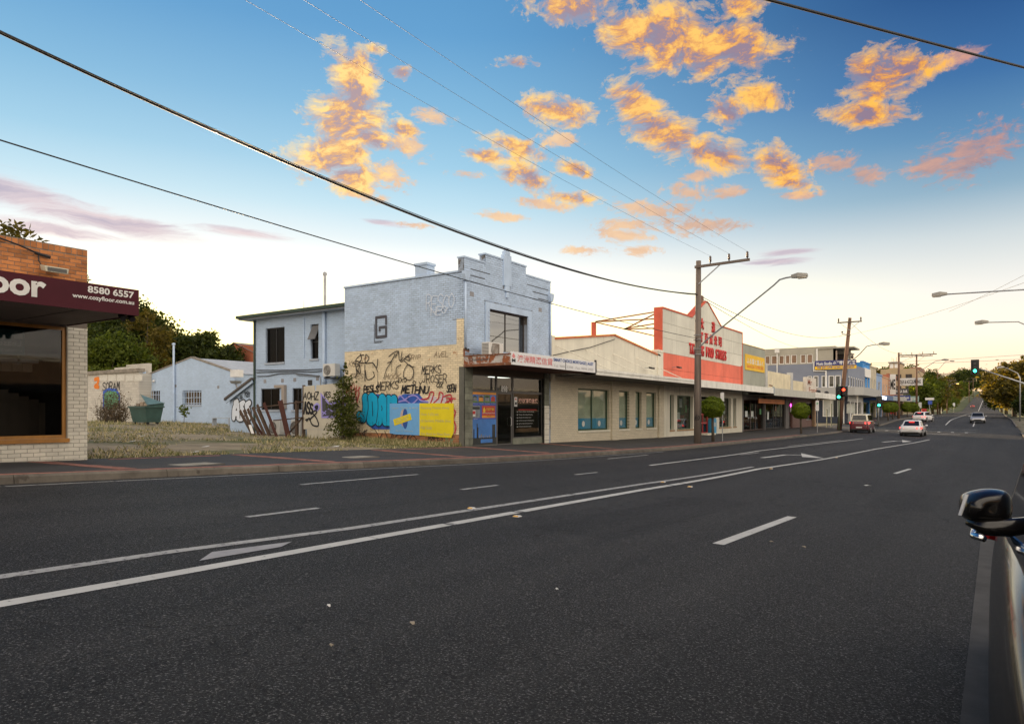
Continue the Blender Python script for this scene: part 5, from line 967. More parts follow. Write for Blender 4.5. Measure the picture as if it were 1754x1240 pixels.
MB().box(FX-.30,FX-.31,px_(1353),px_(1361),.2,1.5).box(FX-.30,FX-.31,px_(1363),px_(1373),.1,1.1).build('pale_blue_film',mat('pale_blue_film',(.28,.46,.48),.5,.1),T)
a,z_=F(1356,694); MB().tube([(FX-.1,a,z_-.0),(FX-.08,a,z_)],.16,10).build('neon_sign',emat('pink_neon',(1,.05,.55),4),T)
T2=thing('orange_hanging_sign','orange sign board hanging under the grey awning','sign board',(FX+.6,68,2.3)); a0_,zt=PW(1299.5,682.5,16.4); _,zb=PW(1299.5,690.5,16.4); a1_=PW(1343.5,683,16.4)[0]; MB().box(-16.38,-16.45,a0_,a1_,zb,zt).build('panel',mat('orange_panel',(.55,.14,.012),.5,.15),T2); text('lettering','JAPANESE CUISINE',mat('brown_print',(.18,.05,.02),.6),T2,(-16.378,a0_+.8,zb+.12),YR,UP,width=(a1_-a0_)*.7,height=(zt-zb)*.35)
for a in (a0_+.4,a1_-.4): MB().bar((-16.42,a,zt),(-16.42,a,2.9),.03).build('hanger',m_steel,T2)
T=thing('corner_shop','small corner shop with a weathered white sign box and brown tiled base','building',(FX,81,-.1)); Yg=86.6
MB().box(FX,FX-.3,Yf+.02,Yg,2.9,4.75).box(FX-.3,-30,Yg-.25,Yg,-.5,4.7).box(FX-.3,-30,Yf+.02,Yg-.25,4.3,4.35).build('parapet_wall',m_cr3,T); shopfronts(T,Yf,Yg,[(px_(1381),px_(1393),.6,2)],m_steel); MB().box(FX,FX-.3,Yf+.02,px_(1381),-.5,2.9).box(FX,FX-.3,px_(1381),px_(1393),-.5,.58).box(FX,FX-.3,px_(1393),Yg,-.5,2.9).box(FX-.05,FX-.3,px_(1381),px_(1393),2.56,2.9).build('tiled_base',mat('brown_tile',(.15,.075,.06),.6,.2),T)
MB().box(FX+.3,FX+.02,Yg-.7,Yg,-.3,2.9).build('corner_column',mat('tan_column',(.36,.24,.14),.8,.3,3),T)
y0_,y1_=px_(1375.5),px_(1392.5); T2=thing('white_sign_box','weathered white sign box with brown brush lettering above the corner shop','sign',(FX+.2,(y0_+y1_)/2,3.5)); MB().box(FX+.35,FX+.005,y0_,y1_,3.45,5.3).build('box',mat('weathered_white',(.62,.57,.50),.7,.25,2,wear=(.40,.22,.12),wearat=.66),T2); m_brp=mat('brown_brush_print',(.30,.10,.05),.7); text('lettering','Mr',m_brp,T2,(FX+.352,y0_+.6,4.45),YR,UP,width=2.2,height=.62,bold=.02); text('lettering','Fond',m_brp,T2,(FX+.352,y0_+1.2,3.62),YR,UP,width=4.4,height=.62,bold=.02)
T=thing('grey_awning','grey street awning in front of the low shops, just past the white one','awning',(-16,70,3)); yk=PW(1396.5,675,14.8)[0]
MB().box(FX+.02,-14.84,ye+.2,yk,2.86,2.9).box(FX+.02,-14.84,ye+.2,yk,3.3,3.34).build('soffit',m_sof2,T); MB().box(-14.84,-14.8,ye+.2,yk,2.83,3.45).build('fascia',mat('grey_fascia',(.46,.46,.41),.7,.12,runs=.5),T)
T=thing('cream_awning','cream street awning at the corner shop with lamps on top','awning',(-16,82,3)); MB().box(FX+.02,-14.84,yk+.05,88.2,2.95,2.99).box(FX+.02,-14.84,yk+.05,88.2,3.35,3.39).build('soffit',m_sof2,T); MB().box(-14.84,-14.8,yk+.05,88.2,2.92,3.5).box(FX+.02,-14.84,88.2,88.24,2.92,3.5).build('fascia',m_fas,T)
for a in (80.,84.5): MB().ball((-15.2,a,3.62),(.25,.35,.2),10,6).box(-15.25,-15.15,a-.05,a+.05,3.39,3.6).build('lamp_head',m_black,T)
MB().tube([(-15.1,79,-.3),(-15.1,79,2.95)],.05,8).build('awning_post',m_steel,T)
# ================================================================== three storey corner building across the side street
T=thing('blue_grey_corner_building','three storey blue grey corner building with a pale top floor and open balcony','building',(FX,112,-.3))
yc=107.6; m_bg=mat('blue_grey_render',(.20,.225,.285),.8,.1,.5,.05); m_tw=mat('pale_render',(.37,.35,.29),.8,.1,.5,.05); m_nav=mat('navy_wall',(.025,.035,.06),.7,.15); m_wf=mat('white_frame',(.74,.73,.70),.6,.1)
def cw(x0,yt,yb,x1): a0_,zt=PU(x0,yt,yc); _,zb=PU(x0,yb,yc); a1_,_=PU(x1,yt,yc); return a0_,a1_,zb,zt
zz=lambda y:PU(1440,y,yc)[1]
top_w=[cw(1310,609,619,1319),cw(1321,608,619,1332),cw(1334,607,619,1343),cw(1345,606.5,618.5,1353),cw(1355,606,618.5,1365),cw(1371,605,617,1380),cw(1382,604,617,1392)]; top_w=[(a,b_,zz(620),zz(604.2)) for a,b_,_,_ in top_w]
low_w=[cw(x0,643,662,x1) for x0,x1 in ((1318,1330),(1346,1357),(1383,1391),(1393,1402),(1407,1417),(1419,1429),(1430,1440))]; low_w=[(a,b_,zz(663),zz(642.5)) for a,b_,_,_ in low_w]
MB().wall('y',yc,-1,-34,FX-1.2,zz(621.5),zz(594),top_w,th=.3).box(-34,FX-1.2,yc,yc+16,zz(593.9),zz(592)).build('top_floor_wall',m_tw,T)
MB().wall('y',yc,-1,-34,FX+.3,zz(664),zz(621.4),low_w,th=.3).build('side_wall',m_bg,T); MB().wall('y',yc+.15,-1,-34,FX+.3,-1.2,zz(664),[],th=.3).build('ground_floor_wall',m_nav,T)
for w in top_w: window(T,'y',yc,-1,*w,m_wf,glassmat('tan_blind_glass',(.9,.85,.8),.3) if 'tb' not in MATS else MATS['tb'],fw=.09,recess=.05); MATS['tb']=bpy.data.materials['tan_blind_glass']
for w in low_w: window(T,'y',yc,-1,*w,m_wf,g_shop,fw=.12,recess=.05); 
MB().box(-33.5,FX-1,yc+.14,yc+.17,zz(664),zz(600)).build('inner_blind',mat('tan_blind',(.40,.31,.25),.9,.2,1),T)
# balcony, chamfered corner and street side
cx0=FX+.3; b=MB(); b.box(FX-1.5,FX-1.2,yc,yc+.3,zz(619),zz(594)); b.box(cx0-.5,cx0-.2,yc+2,yc+2.3,zz(619),zz(596)); b.build('balcony_post',m_wf,T)
xb0,_=PU(1398,600,yc); MB().box(xb0,FX+1.2,yc-.2,yc+5,zz(596.5),zz(594.2)).build('balcony_roof',m_tw,T); MB().box(xb0,FX+.2,yc+3.6,yc+3.9,zz(619.4),zz(597)).build('balcony_back_wall',m_tw,T)
for a in (-23.,-20.5,-18.5): MB().box(a,a+.8,yc+3.55,yc+3.6,zz(617),zz(603)).build('balcony_window',m_dark,T)
MB().wall('x',cx0,1,yc+.02,124,zz(664),zz(621),[(yc+1.2+i*2.2,yc+2.5+i*2.2,zz(662),zz(643.5)) for i in range(7)],th=.3).build('street_wall',m_bg,T)
for i in range(7): window(T,'x',cx0,1,yc+1.2+i*2.2,yc+2.5+i*2.2,zz(662),zz(643.5),m_wf,g_dark,fw=.16,recess=.05)
MB().wall('x',cx0-.2,1,yc+.16,124,-1.2,zz(664),[(109,111.5,-.4,3),(112.5,115,-.4,3),(116,122,-.4,3)],th=.3).build('street_shopfront',m_wf,T); room(T,cx0-.5,4,yc+.5,123.6,-.6,zz(664),m_dark)
MB().box(-34,-33.7,yc+.3,124,-1.2,zz(594)).box(-33.7,cx0-.3,123.7,124,-1.2,zz(621)).box(-33.7,FX-.5,yc+.4,123.6,zz(620.2),zz(619.6)).build('rear_wall',m_bg,T)
aw=[(-27.5,yc-2.4),(FX+1.6,yc-2.4),(FX+2.6,yc-1.4),(FX+2.6,124),(cx0,124),(cx0,yc-.0),(-27.5,yc-.0)]
MB().prism('z',zz(677.5),zz(664),aw).build('awning',mat('ribbed_grey_fascia',(.36,.36,.35),.7,.08,6,.5,12,st=(4,4,.1)),T)
t0=cw(1410,685,714,1424.5); MB().box(PU(1409,690,yc)[0],PU(1437,690,yc)[0],yc+.10,yc+.14,zz(713.5),zz(682)).build('white_window_frame',m_wf,T)
b=[(1411,1422),(1424,1435)]
for x0,x1 in b: MB().box(PU(x0,690,yc)[0],PU(x1,690,yc)[0],yc+.06,yc+.10,zz(712),zz(684)).build('window_poster',mat('pale_window_poster',(.50,.52,.48),.6,.3,1.2),T)
MB().box(PU(1445,690,yc)[0],PU(1446.5,690,yc)[0],yc-.3,yc-.1,-1,zz(677.5)).box(PU(1468,690,yc)[0],PU(1470,690,yc)[0],yc-.3,yc-.1,-1,zz(677.5)).build('column',m_wf,T)
for x0,x1 in ((1450,1457),(1458,1465)): MB().box(PU(x0,690,yc-.2)[0],PU(x1,690,yc-.2)[0],yc-.1,yc-.04,zz(708),zz(692)).build('window_poster',bpy.data.materials['pale_window_poster'],T)
_,_=0,0; a,z_=PU(1399.5,617,yc); b=MB(); b.tube([(a,yc-.15,zz(596)),(a,yc-.15,zz(618)),(a-.4,yc-.15,zz(619)),(a-.4,yc-.15,zz(634)),(a+1.2,yc-.15,zz(635)),(a+1.2,yc-.15,zz(663))],.14,6); b.build('downpipe',m_wf,T)
a,zt=PU(1331,598.5,yc-1); MB().tube([(a,yc-1,-.5),(a,yc-1,zt)],.07,6).box(a-.28,a+.28,yc-1.2,yc-.8,zt-.5,zt+.15).build('white_flue',m_wf,T)
x0,x1=PU(1396,620,yc-.3)[0],PU(1467,620,yc-.3)[0]; T2=thing('music_banner','dark blue and yellow music studio banner on the corner building','banner',((x0+x1)/2,yc-.35,zz(632)))
MB().box(x0,x1,yc-.4,yc-.3,zz(626.5),zz(617)).build('blue_panel',mat('banner_navy',(.035,.04,.17),.6),T2); MB().box(x0,x1,yc-.402,yc-.3,zz(632),zz(626.6)).build('yellow_panel',bpy.data.materials['banner_yellow'],T2)
text('lettering','Music Studio 小鋼琴音樂教室',m_white,T2,(x0+.2,yc-.41,zz(625.3)),XR,UP,width=(x1-x0)*.94,height=.58,bold=.03); text('lettering','鋼琴 吉他 小提琴 Tel 9890 1234 音樂課程',m_navy,T2,(x0+.3,yc-.41,zz(631)),XR,UP,width=(x1-x0)*.9,height=.30,bold=.02)
# ================================================================== shops further along
def farshop(name,lab,y0,y1,h,colr,windows,awn=None,extra=None,loc=-17.):
    T=thing(name,lab,'building',(FX,(y0+y1)/2,Bz((y0+y1)/2))); zb=Bz((y0+y1)/2); m=mat('wall_'+name+str(int(y0)),colr,.8,.15,.6,.05); hs=[]
    n=windows; w=(y1-y0)/(n*2+1) if n else 0
    for i in range(n): hs.append((y0+w*(2*i+1),y0+w*(2*i+2),zb+4.6,zb+min(h-1.2,6.6)))
    hs2=hs+[(y0+.5,y1-.5,zb-.1,zb+2.7)]
    MB().wall('x',FX,1,y0+.02,y1-.02,zb-1.5,zb+h,hs2,th=.3).build('front_wall',m,T); MB().box(FX-.3,FX-14,y0+.02,y0+.3,zb-1.5,zb+h).box(FX-.3,FX-14,y1-.3,y1-.02,zb-1.5,zb+h-.6).box(FX-.3,FX-14,y0+.3,y1-.3,zb+h-.9,zb+h-.8).build('side_wall',m,T); MB().box(FX+.1,FX-.4,y0,y1,zb+h,zb+h+.22).build('coping',m,T)
    for q_ in hs: window(T,'x',FX,1,*q_,m_wf,g_dark,cols=2,fw=.1,recess=.08)
    window(T,'x',FX,1,y0+.5,y1-.5,zb-.1,zb+2.7,m_alum,g_shop,cols=3,fw=.1,recess=.2,name='shop_window'); room(T,FX-.35,4,y0+.4,y1-.4,zb-.1,zb+3,m_room)
    if awn: MB().box(FX+.02,FX+2.6,y0,y1,zb+3.3,zb+3.36).build('awning_deck',m_sof2,T); MB().box(FX+2.6,FX+2.66,y0,y1,zb+2.95,zb+3.75).box(FX+.02,FX+2.6,y0,y0+.05,zb+2.95,zb+3.75).build('awning_fascia',mat('awning_'+name+str(int(y0)),awn,.6,.1),T)
    return T,zb
t_,zb=farshop('bright_blue_shop','narrow bright blue two storey shop beyond the corner building',124.1,132,9.0,(.05,.26,.62),2,(.02,.07,.24)); MB().box(FX+.3,FX+.05,124.6,131,zb+6.7,zb+8.1).build('sign_panel',m_wf,t_); text('lettering','PHARMACY',emat('lit_letters',(1,1,1),2.5),t_,(FX+2.68,124.5,zb+3.1),YR,UP,width=6,height=.5,bold=.03)
farshop('cream_two_storey_shop','cream two storey shop between the bright blue and pale blue ones',132,140,8.6,(.52,.46,.34),2,(.10,.16,.30))
farshop('pale_blue_shop','pale blue two storey shop with dark window further along',140,148,7.6,(.26,.37,.56),1,(.30,.36,.42))
farshop('peach_shop','peach coloured two storey shop before the brick one',148,158,7.4,(.60,.36,.22),2,(.42,.40,.36))
t_,zb=farshop('red_brick_shop','red brick two storey shop with pale bands',158,172,8.2,(.36,.13,.075),2,(.45,.45,.44))
for i in range(4): MB().box(FX+.02,FX,158,172,zb+5.2+i*.7,zb+5.4+i*.7).build('pale_band',m_tw,t_)
def blade(lab,y,z,w,h,colr,txt,tc_,x=FX+.3,grp=None):
    t=thing('blade_sign',lab,'sign',(x+w/2,y,z),grp); MB().box(x,x+w,y-.08,y+.08,z,z+h).build('panel',mat('sign_'+txt[:4],colr,.5,.05),t); text('lettering',txt,tc_,t,(x+w*.08,y-.085,z+h*.25),XR,UP,width=w*.84,height=h*.5,bold=.03); MB().bar((x-.4,y,z+h*.5),(x,y,z+h*.5),.06).build('bracket',m_steel,t)
blade('white vertical sign beside the red brick shop',157.6,5.0,1.0,4.0,(.62,.62,.60),'ME',m_blackp); blade('long white sign projecting over the street left of the green tree',172,7.2,4.6,1.6,(.62,.62,.60),'TAX & ACCOUNTING',m_blackp); blade('small dark sign with white letters above the dark blue sign',165,5.2,2.6,1.2,(.05,.05,.06),'YOGA BAR',m_white); blade('dark blue sign projecting over the footpath',164,3.9,3.0,1.1,(.03,.05,.20),'Mental Shop',m_white)
blade('light green sign at the end of the row of shops',176,3.8,3.6,1.2,(.30,.45,.42),'Optical',m_white)
farshop('tan_corner_shop','tan shop at the end of the row, beside the green tree',172.1,186,5.6,(.48,.34,.22),0,(.50,.50,.48))
T=thing('tan_apartment_block','large tan apartment block rising behind the far shops','building',(-26,200,1)); m_tan=mat('tan_block',(.44,.33,.20),.8,.12,.3,.05); m_tbr=mat('brown_block2',(.28,.15,.10),.8,.12)
MB().box(-18,-26.8,230,262,-.5,14).build('lower_storeys',m_tan,T); MB().box(-22.2,-24.8,232,244,14,15.9).build('upper_storey',m_tan,T); MB().box(-17.9,-20.6,246,261.9,14,15.2).build('stair_tower',m_tbr,T); MB().box(-21.9,-25.1,231.6,244.4,15.9,16.2).build('roof',m_steel,T)
for i in range(2): MB().box(-22.5-i*1.2,-23.4-i*1.2,231.9,232,14.4,15.6).build('window',m_wf,T)
for k_ in range(3):
    for i in range(3): MB().box(-18.8-i*2.7,-20.4-i*2.7,229.9,230,4.+k_*3.3,5.8+k_*3.3).build('window',m_dark,T)
b=MB()
for i in range(6): b.tube([(-22.5-i*.4,236,16.1),(-22.5-i*.4,236,17+.4*(i%3))],.05,4)
b.build('antenna',m_black,T)
# goods on shelves behind the shop windows
gm=[mat('goods_'+n_,c_,.6,.2) for n_,c_ in (('red',(.45,.04,.03)),('yellow',(.65,.42,.05)),('white',(.6,.6,.56)),('green',(.06,.25,.08)),('blue',(.05,.15,.40)),('brown',(.20,.10,.05)))]
def goods(tn,y0,y1,x,zs):
    T=bpy.data.objects[tn]
    for m_ in gm:
        b=MB()
        for z_ in zs:
            for k_ in range(max(2,int((y1-y0)*.9))):
                yy=rnd.uniform(y0,y1-.3); w_,h_=rnd.uniform(.12,.4),rnd.uniform(.12,.36); xx=x-rnd.uniform(0,.35); b.box(xx,xx-.18,yy,yy+w_,z_,z_+h_)
        tag(b.build('shelf_goods',m_,T),kind='stuff')
    for z_ in zs: MB().box(x+.03,x-.5,y0,y1,z_-.04,z_-.005).build('shelf',m_sill,T)
goods('coral_food_store',Yc+2,48.6,FX-.62,(.45,.95,1.45,1.95)); goods('coral_food_store',53,58.2,FX-.62,(.45,.95,1.45,1.95)); goods('grey_rendered_shop',Yd+.5,Ye-.5,FX-1.,(.2,.7,1.2,1.7)); goods('low_cream_shop',Ye+.5,Yf-.5,FX-1.2,(.2,.8,1.4)); goods('corner_shop',px_(1381)+.2,px_(1393)-.2,FX-.6,(.8,1.4,2.))
for xx,yy,w_,h_ in ((1172,690,.5,.6),(1168,712,.6,.45),(1181,700,.35,.5),(1238,690,.6,.4),(1246,700,.4,.8),(1305,705,.5,.5),(1318,712,.5,.7),(1331,700,.4,.4),(1357,700,.45,.7),(1368,712,.5,.4)):
    a,z_=F(xx,yy); MB().box(FX-(.235 if xx<1262 else .125),FX-(.24 if xx<1262 else .13),a-w_/2,a+w_/2,z_-h_/2,z_+h_/2).build('notice',gm[(xx//3)%6] if xx%2 else m_pa,bpy.data.objects['coral_food_store' if xx<1262 else ('grey_rendered_shop' if xx<1312 else 'low_cream_shop')])
# ================================================================== the empty lot
yS=30.; m_shed=brickmat('blue_shed_brick',(.465,.595,.77),(.33,.41,.54),.8,'y',.08,(.16,.17,.18))
T=thing('blue_gabled_shed','blue brick shed with a gable and barred door at the back of the lot','shed',(-50,yS,.6))
xa,_=PU(240,700,yS); xb,_=PU(404,700,yS); xr,zr_=PU(328,613,yS); z0=.55
ea,eb=PU(240,641,yS)[1],PU(402,640,yS)[1]
sdoor=rw(250,670,722,274,yS); swin=rw(312.5,669,694,345,yS); sdoor=(sdoor[0],sdoor[1],z0,sdoor[3])
MB().wall('y',yS,-1,xa,xb,-.3,min(ea,eb),[sdoor,swin],th=.3).prism('y',yS,yS+.3,[(xa,min(ea,eb)),(xb,min(ea,eb)),(xr,zr_)]).build('gable_wall',m_shed,T)
b=MB()
for (p,q) in (((xa-.1,min(ea,eb)),(xr,zr_)),((xr,zr_),(xb+.1,min(ea,eb)))): b.bar((p[0],yS+.12,p[1]+.05),(q[0],yS+.12,q[1]+.05),.32,.10)
b.build('gable_capping',mat('old_capping',(.26,.23,.19),.9,.4,3,.3),T)
b=MB(); b.add([(xa-.1,yS+.2,min(ea,eb)),(xr,yS+.2,zr_),(xr,yS+14,zr_),(xa-.1,yS+14,min(ea,eb)),(xb+.1,yS+.2,min(ea,eb)),(xb+.1,yS+14,min(ea,eb))],[(0,1,2,3),(1,4,5,2)]); b.build('roof',m_roofm,T); MB().box(xa,xa+.3,yS+.3,yS+14,-.3,min(ea,eb)).box(xb-.3,xb,yS+.3,yS+14,-.3,min(ea,eb)).build('side_wall',m_shed,T)
def bars(name,a,b_,c_,d_,n,m): 
    w=MB()
    for i in range(n): x=a+(b_-a)*(i+.5)/n; w.tube([(x,yS-.03,c_),(x,yS-.03,d_)],.022,5)
    for zz_ in (c_+(d_-c_)*.12,(c_+d_)/2,d_-(d_-c_)*.12): w.bar((a,yS-.03,zz_),(b_,yS-.03,zz_),.035)
    return w.build(name,m,T)
MB().box(sdoor[0],sdoor[1],yS+.15,yS+.2,z0,sdoor[3]).build('door',m_dark,T); bars('door_bars',*sdoor,6,m_lead)
window(T,'y',yS,-1,*swin,m_lead,g_dark,cols=2,recess=.15,sill=m_sill); bars('window_bars',swin[0],swin[1],swin[2],swin[3],7,m_lead)
a,zt=PU(297.5,590,yS-.15); MB().tube([(a,yS-.15,z0-.3),(a,yS-.15,zt)],.075,8).lathe((a,yS-.15,zt),[(.12,-.03),(.13,.06),(.03,.12)],10).build('tall_vent_pipe',m_lead,T)
a,zt=PU(245,645,yS-.1); MB().tube([(a,yS-.1,z0),(a,yS-.1,zt)],.06,8).box(a-.25,a+.3,yS-.3,yS-.02,zt,zt+.4).build('downpipe',m_lead,T)
a,z_=PU(264,653,yS-.1); MB().ball((a,yS-.15,z_),.10,8,6).bar((a,yS,z_+.1),(a,yS-.15,z_),.05).build('security_lamp',m_white,T)
for xx,yy in ((301,661),(374,663)): a,z_=PU(xx,yy,yS); MB().box(a-.12,a+.12,yS-.015,yS,z_-.1,z_+.1).build('wall_vent',bpy.data.materials['vent_grey'],T)
T=thing('satellite_dish_box','small white roof box and dish at the right end of the blue shed','roof fitting',(xb-.3,yS-.3,3.2)); a,z_=PU(404,652,yS-.4); MB().lathe((a,yS-.4,z_-.25),[(.02,0),(.32,.06),(.42,.22),(.40,.23)],14).build('dish',m_steel,T); MB().bar((a,yS-.4,z_-.25),(a,yS-.1,z_-.9),.06).build('bracket',m_steel,T); MB().box(a-.5,a+.35,yS-.5,yS-.05,z_+.25,z_+.75).build('roof_sheet',m_white,T)
# white block building
yB=29.; T=thing('white_block_building','derelict white block building with peeling paint and coloured graffiti, left of the blue shed','building',(-58,yB,.6)); xa,_=PU(150,690,yB); xb2,zt=PU(238,637,yB)
m_wb=brickmat('white_block',(.56,.53,.47),(.30,.27,.22),.85,'y',.12,(.30,.24,.16),.42,.20); MB().box(xa,xb2,yB,yB+.3,-.2,zt).box(xb2-.3,xb2,yB+.3,yB+12,-.2,zt-.1).build('front_wall',m_wb,T); MB().box(xa-.1,xb2+.12,yB-.15,yB+.4,zt,zt+.28).build('capping',mat('old_capping',(.3,.3,.3)),T)
b=MB()
for i in range(5): 
    p=rw(171+i*15,642,653,184+i*15,yB); b.box(p[0],p[1],yB-.03,yB,p[2],p[3])
b.build('glass_brick_panel',mat('milky_panel',(.60,.58,.52),.5,.15,5),T)
for i,(x0,x1,y0,y1) in enumerate(((182,196,634,640),(196,216,630,640),(216,240,625,640))):
    a0_,zt_=PU(x0,y0,yB+3+i*2); a1_,_=PU(x1,y0,yB+3+i*2); MB().box(a0_,a1_+1.5,yB+3+i*2,yB+3.3+i*2,3.,zt_).build('stepped_wall',m_wb,T)
m_ora=mat('orange_spray',(.75,.20,.02),.7,.1,bump=0); m_grs=mat('green_spray',(.10,.30,.16),.7,.3,4,bump=0); gB=lambda x,y:PU(x,y,yB)
layer('graffiti',m_ora,T,'y',yB,-1,[spline([gB(*p) for p in ((163,650),(169,649),(167,658),(163,662),(169,663))])],.32,lift=.02)
fillpoly('graffiti',m_grs,T,'y',yB,-1,[[gB(*p) for p in ((179,672),(186,668),(200,669),(204,678),(203,694),(196,702),(182,700),(178,688))]],.02); layer('graffiti',m_rblue,T,'y',yB,-1,[[gB(*p) for p in ((178,700),(178,672),(186,667),(200,668),(205,678),(205,696))]],.22,lift=.03)
layer('graffiti',blk,T,'y',yB,-1,tagword('SORAM',*gB(176,668),.45,.6,.1,.1,True),.07,lift=.02)
# red brick house and stump wall behind
T=thing('red_brick_house','red brick house with a grey roof far behind the blue shed','house',(-70,52,1)); yR=52.; m_rb=brickmat('red_house_brick',(.42,.125,.06),(.30,.16,.11),.85,'y',.2)
g0,g1=PU(394,600,yR),PU(440,612,yR); MB().prism('y',yR,yR+.3,[(g0[0],-.2),(g1[0]+6,-.2),(g1[0]+6,PU(440,604,yR)[1]),(PU(402,589,yR)[0],PU(402,589,yR)[1]),(g0[0],PU(394,597,yR)[1])]).build('gable_wall',m_rb,T)
ra,rz=PU(402,588,yR); b=MB(); b.add([(ra,yR-.2,rz+.1),(ra+8,yR-.2,rz-2.8),(ra+8,yR+12,rz-2.8),(ra,yR+12,rz+.1),(ra-3,yR-.2,rz-1.2),(ra-3,yR+12,rz-1.2)],[(0,1,2,3),(0,3,5,4)]); b.build('roof',mat('grey_tile_roof',(.20,.19,.18),.8,.3,4,.5,14),T)
T=thing('red_brick_wall','red brick boundary wall between the blue shed and the rear wing','wall',(-44,31,1)); a0_,zt=PU(405,636,33); a1_,_=PU(440,636,33); MB().box(a0_,a1_+1,33,33.3,0,zt).build('wall',m_rb,T); MB().box(a0_+.6,a1_+1,35,35.3,0,PU(410,627,35)[1]).bar((a0_+1.9,35,4),(a0_+1.9,35,6.2),.3).build('rear_wall',mat('red_render',(.45,.07,.045),.8,.2),T)
# dumpster
m_dg=mat('dumpster_green',(.035,.085,.075),.55,.3,2,.1); a,_=PU(251,733,23.6); zb=zlot(a,23.6); T=thing('dumpster','green wheeled dumpster with its lid propped open in front of the barred door','dumpster',(a,23.6,zb))
b=MB(); b.add([(-.82,-.42,.12),(.82,-.42,.12),(.82,.42,.12),(-.82,.42,.12),(-.95,-.6,1.08),(.95,-.6,1.08),(.95,.6,1.28),(-.95,.6,1.28)],[(3,2,1,0),(0,1,5,4),(1,2,6,5),(2,3,7,6),(3,0,4,7)]); b.box(-1.0,1.0,-.66,-.58,1.0,1.1).box(-1.,-.94,-.6,.6,1.02,1.12).box(.94,1.,-.6,.6,1.02,1.12); b.build('body',m_dg,T,local=True)
b=MB(); b.add([(-.97,.62,1.30),(.97,.62,1.30),(.90,-.45,1.14),(-.55,-.1,1.85),(-.97,.62,1.34),(.97,.62,1.34),(.92,-.45,1.19),(-.53,-.1,1.90)],[(3,2,1,0),(4,5,6,7),(0,1,5,4),(1,2,6,5),(2,3,7,6),(3,0,4,7)]); b.build('lid',mat('dumpster_lid',(.10,.17,.17),.5,.3,3),T,local=True); b=MB(); [b.box(-.7+i*.45,-.35+i*.45,-.3,.2,1.1,1.3+.08*(i%2)) for i in range(3)]; b.build('rubbish',m_samp,T,local=True,bevel=.04)
for sx_ in (-.7,.7):
    for sy_ in (-.3,.3): MB().cyl((sx_-.04,sy_,.08),(sx_+.04,sy_,.08),.08,10).build('wheel',m_black,T,local=True)
# white board fence with tags
yF=21.25; xA,zA=PU(520,661,yF); xB,_=PU(591,661,yF); m_fb=mat('white_fence_board',(.56,.52,.42),.75,.12,1.2,.1,40,wear=(.33,.27,.20),wearat=.7); T=thing('white_board_fence','dirty white fibre cement fence with black tags, between the broken palings and the cream wall','fence',((xA+xB)/2,yF,.2))
zl_=zlot(xA,yF); xm1,xm2=xA+(xB-xA)*.36,xA+(xB-xA)*.68; z1=PU(519,693+4,yF)[1]
MB().prism('y',yF,yF+.03,[(xA,.66),(xm1-.003,.66),(xm1-.003,zA+.02),(xm1-.10,zA+.03),(xm1-.14,zA-.22),(xm1-.22,zA-.25),(xm1-.26,zA+.01),(xA,zA-.02)]).build('board',m_fb,T); MB().prism('y',yF,yF+.03,[(xm1+.003,.66),(xm2-.003,.66),(xm2-.003,zA+.06),(xm1+.003,zA+.01)]).build('board',m_fb,T); MB().prism('y',yF,yF+.03,[(xm2+.003,.66),(xB,.66),(xB,zA+.1),(xm2+.003,zA+.05)]).build('board',m_fb,T)
for p,q in ((xA+.22,xm1),(xm1+.01,xm2),(xm2+.01,xB)): MB().box(p,q,yF+.005,yF+.035,zl_-.15,.65).build('base_board',m_fb,T)
m_tim=mat('weathered_timber',(.10,.065,.045),.9,.4,3,.4,50,st=(6,6,.6)); m_tim2=mat('dark_red_timber',(.085,.028,.02),.8,.35,3,.3,50,st=(6,6,.6))
for x in (xA-.05,): MB().bar((x-.03,yF+.06,zl_-.2),(x,yF+.06,zA+.04),.10).build('post',m_tim,T)
gf=lambda x,y:PU(x,y,yF)
def ft(w,x,y,wd,h,lw,slant=.1): 
    (a0,z0_),(a1,_)=gf(x,y),gf(x+wd,y); z1_=gf(x,y-h)[1]; n=len(w); layer('graffiti',blk,T,'y',yF,-1,tagword(w,a0,z0_,(a1-a0)/(n*1.25),z1_-z0_,slant,.1,True,.25),lw,lift=.012)
ft('AOHZ',520,684,27,12,.05); ft('VES',555,680,12,9,.045); ft('ASS',521,709,16,18,.10); layer('graffiti',blk,T,'y',yF,-1,[spline([gf(*p) for p in ((534,706),(541,714),(546,726),(543,730),(535,727),(532,718),(538,712),(543,706),(540,703),(535,708))]),spline([gf(*p) for p in ((524,719),(527,718),(526,721),(530,716),(531,719))])],.07,lift=.012)
fillpoly('graffiti',m_lav,T,'y',yF,-1,[[gf(*p) for p in ((549,672),(551,716),(575,716),(592,706),(592,676),(580,686),(565,690))]],.012); fillpoly('graffiti',m_bgrey,T,'y',yF,-1,[[gf(*p) for p in ((552,678),(553,713),(575,711),(588,700),(588,684),(578,692),(564,694))]],.02); layer('graffiti',m_lav,T,'y',yF,-1,[spline([gf(*p) for p in ((540,694),(544,692),(547,697),(542,703),(538,699),(540,694))])],.11,lift=.012); layer('graffiti',blk,T,'y',yF,-1,[spline([gf(*p) for p in ((541,697),(544,696),(543,700),(541,697))])],.13,lift=.02)
layer('graffiti',m_lav,T,'y',yF,-1,[[gf(*p) for p in q_] for q_ in (((553,705),(559,709)),((559,704),(554,710)),((563,700),(570,704)))],.05,lift=.03)
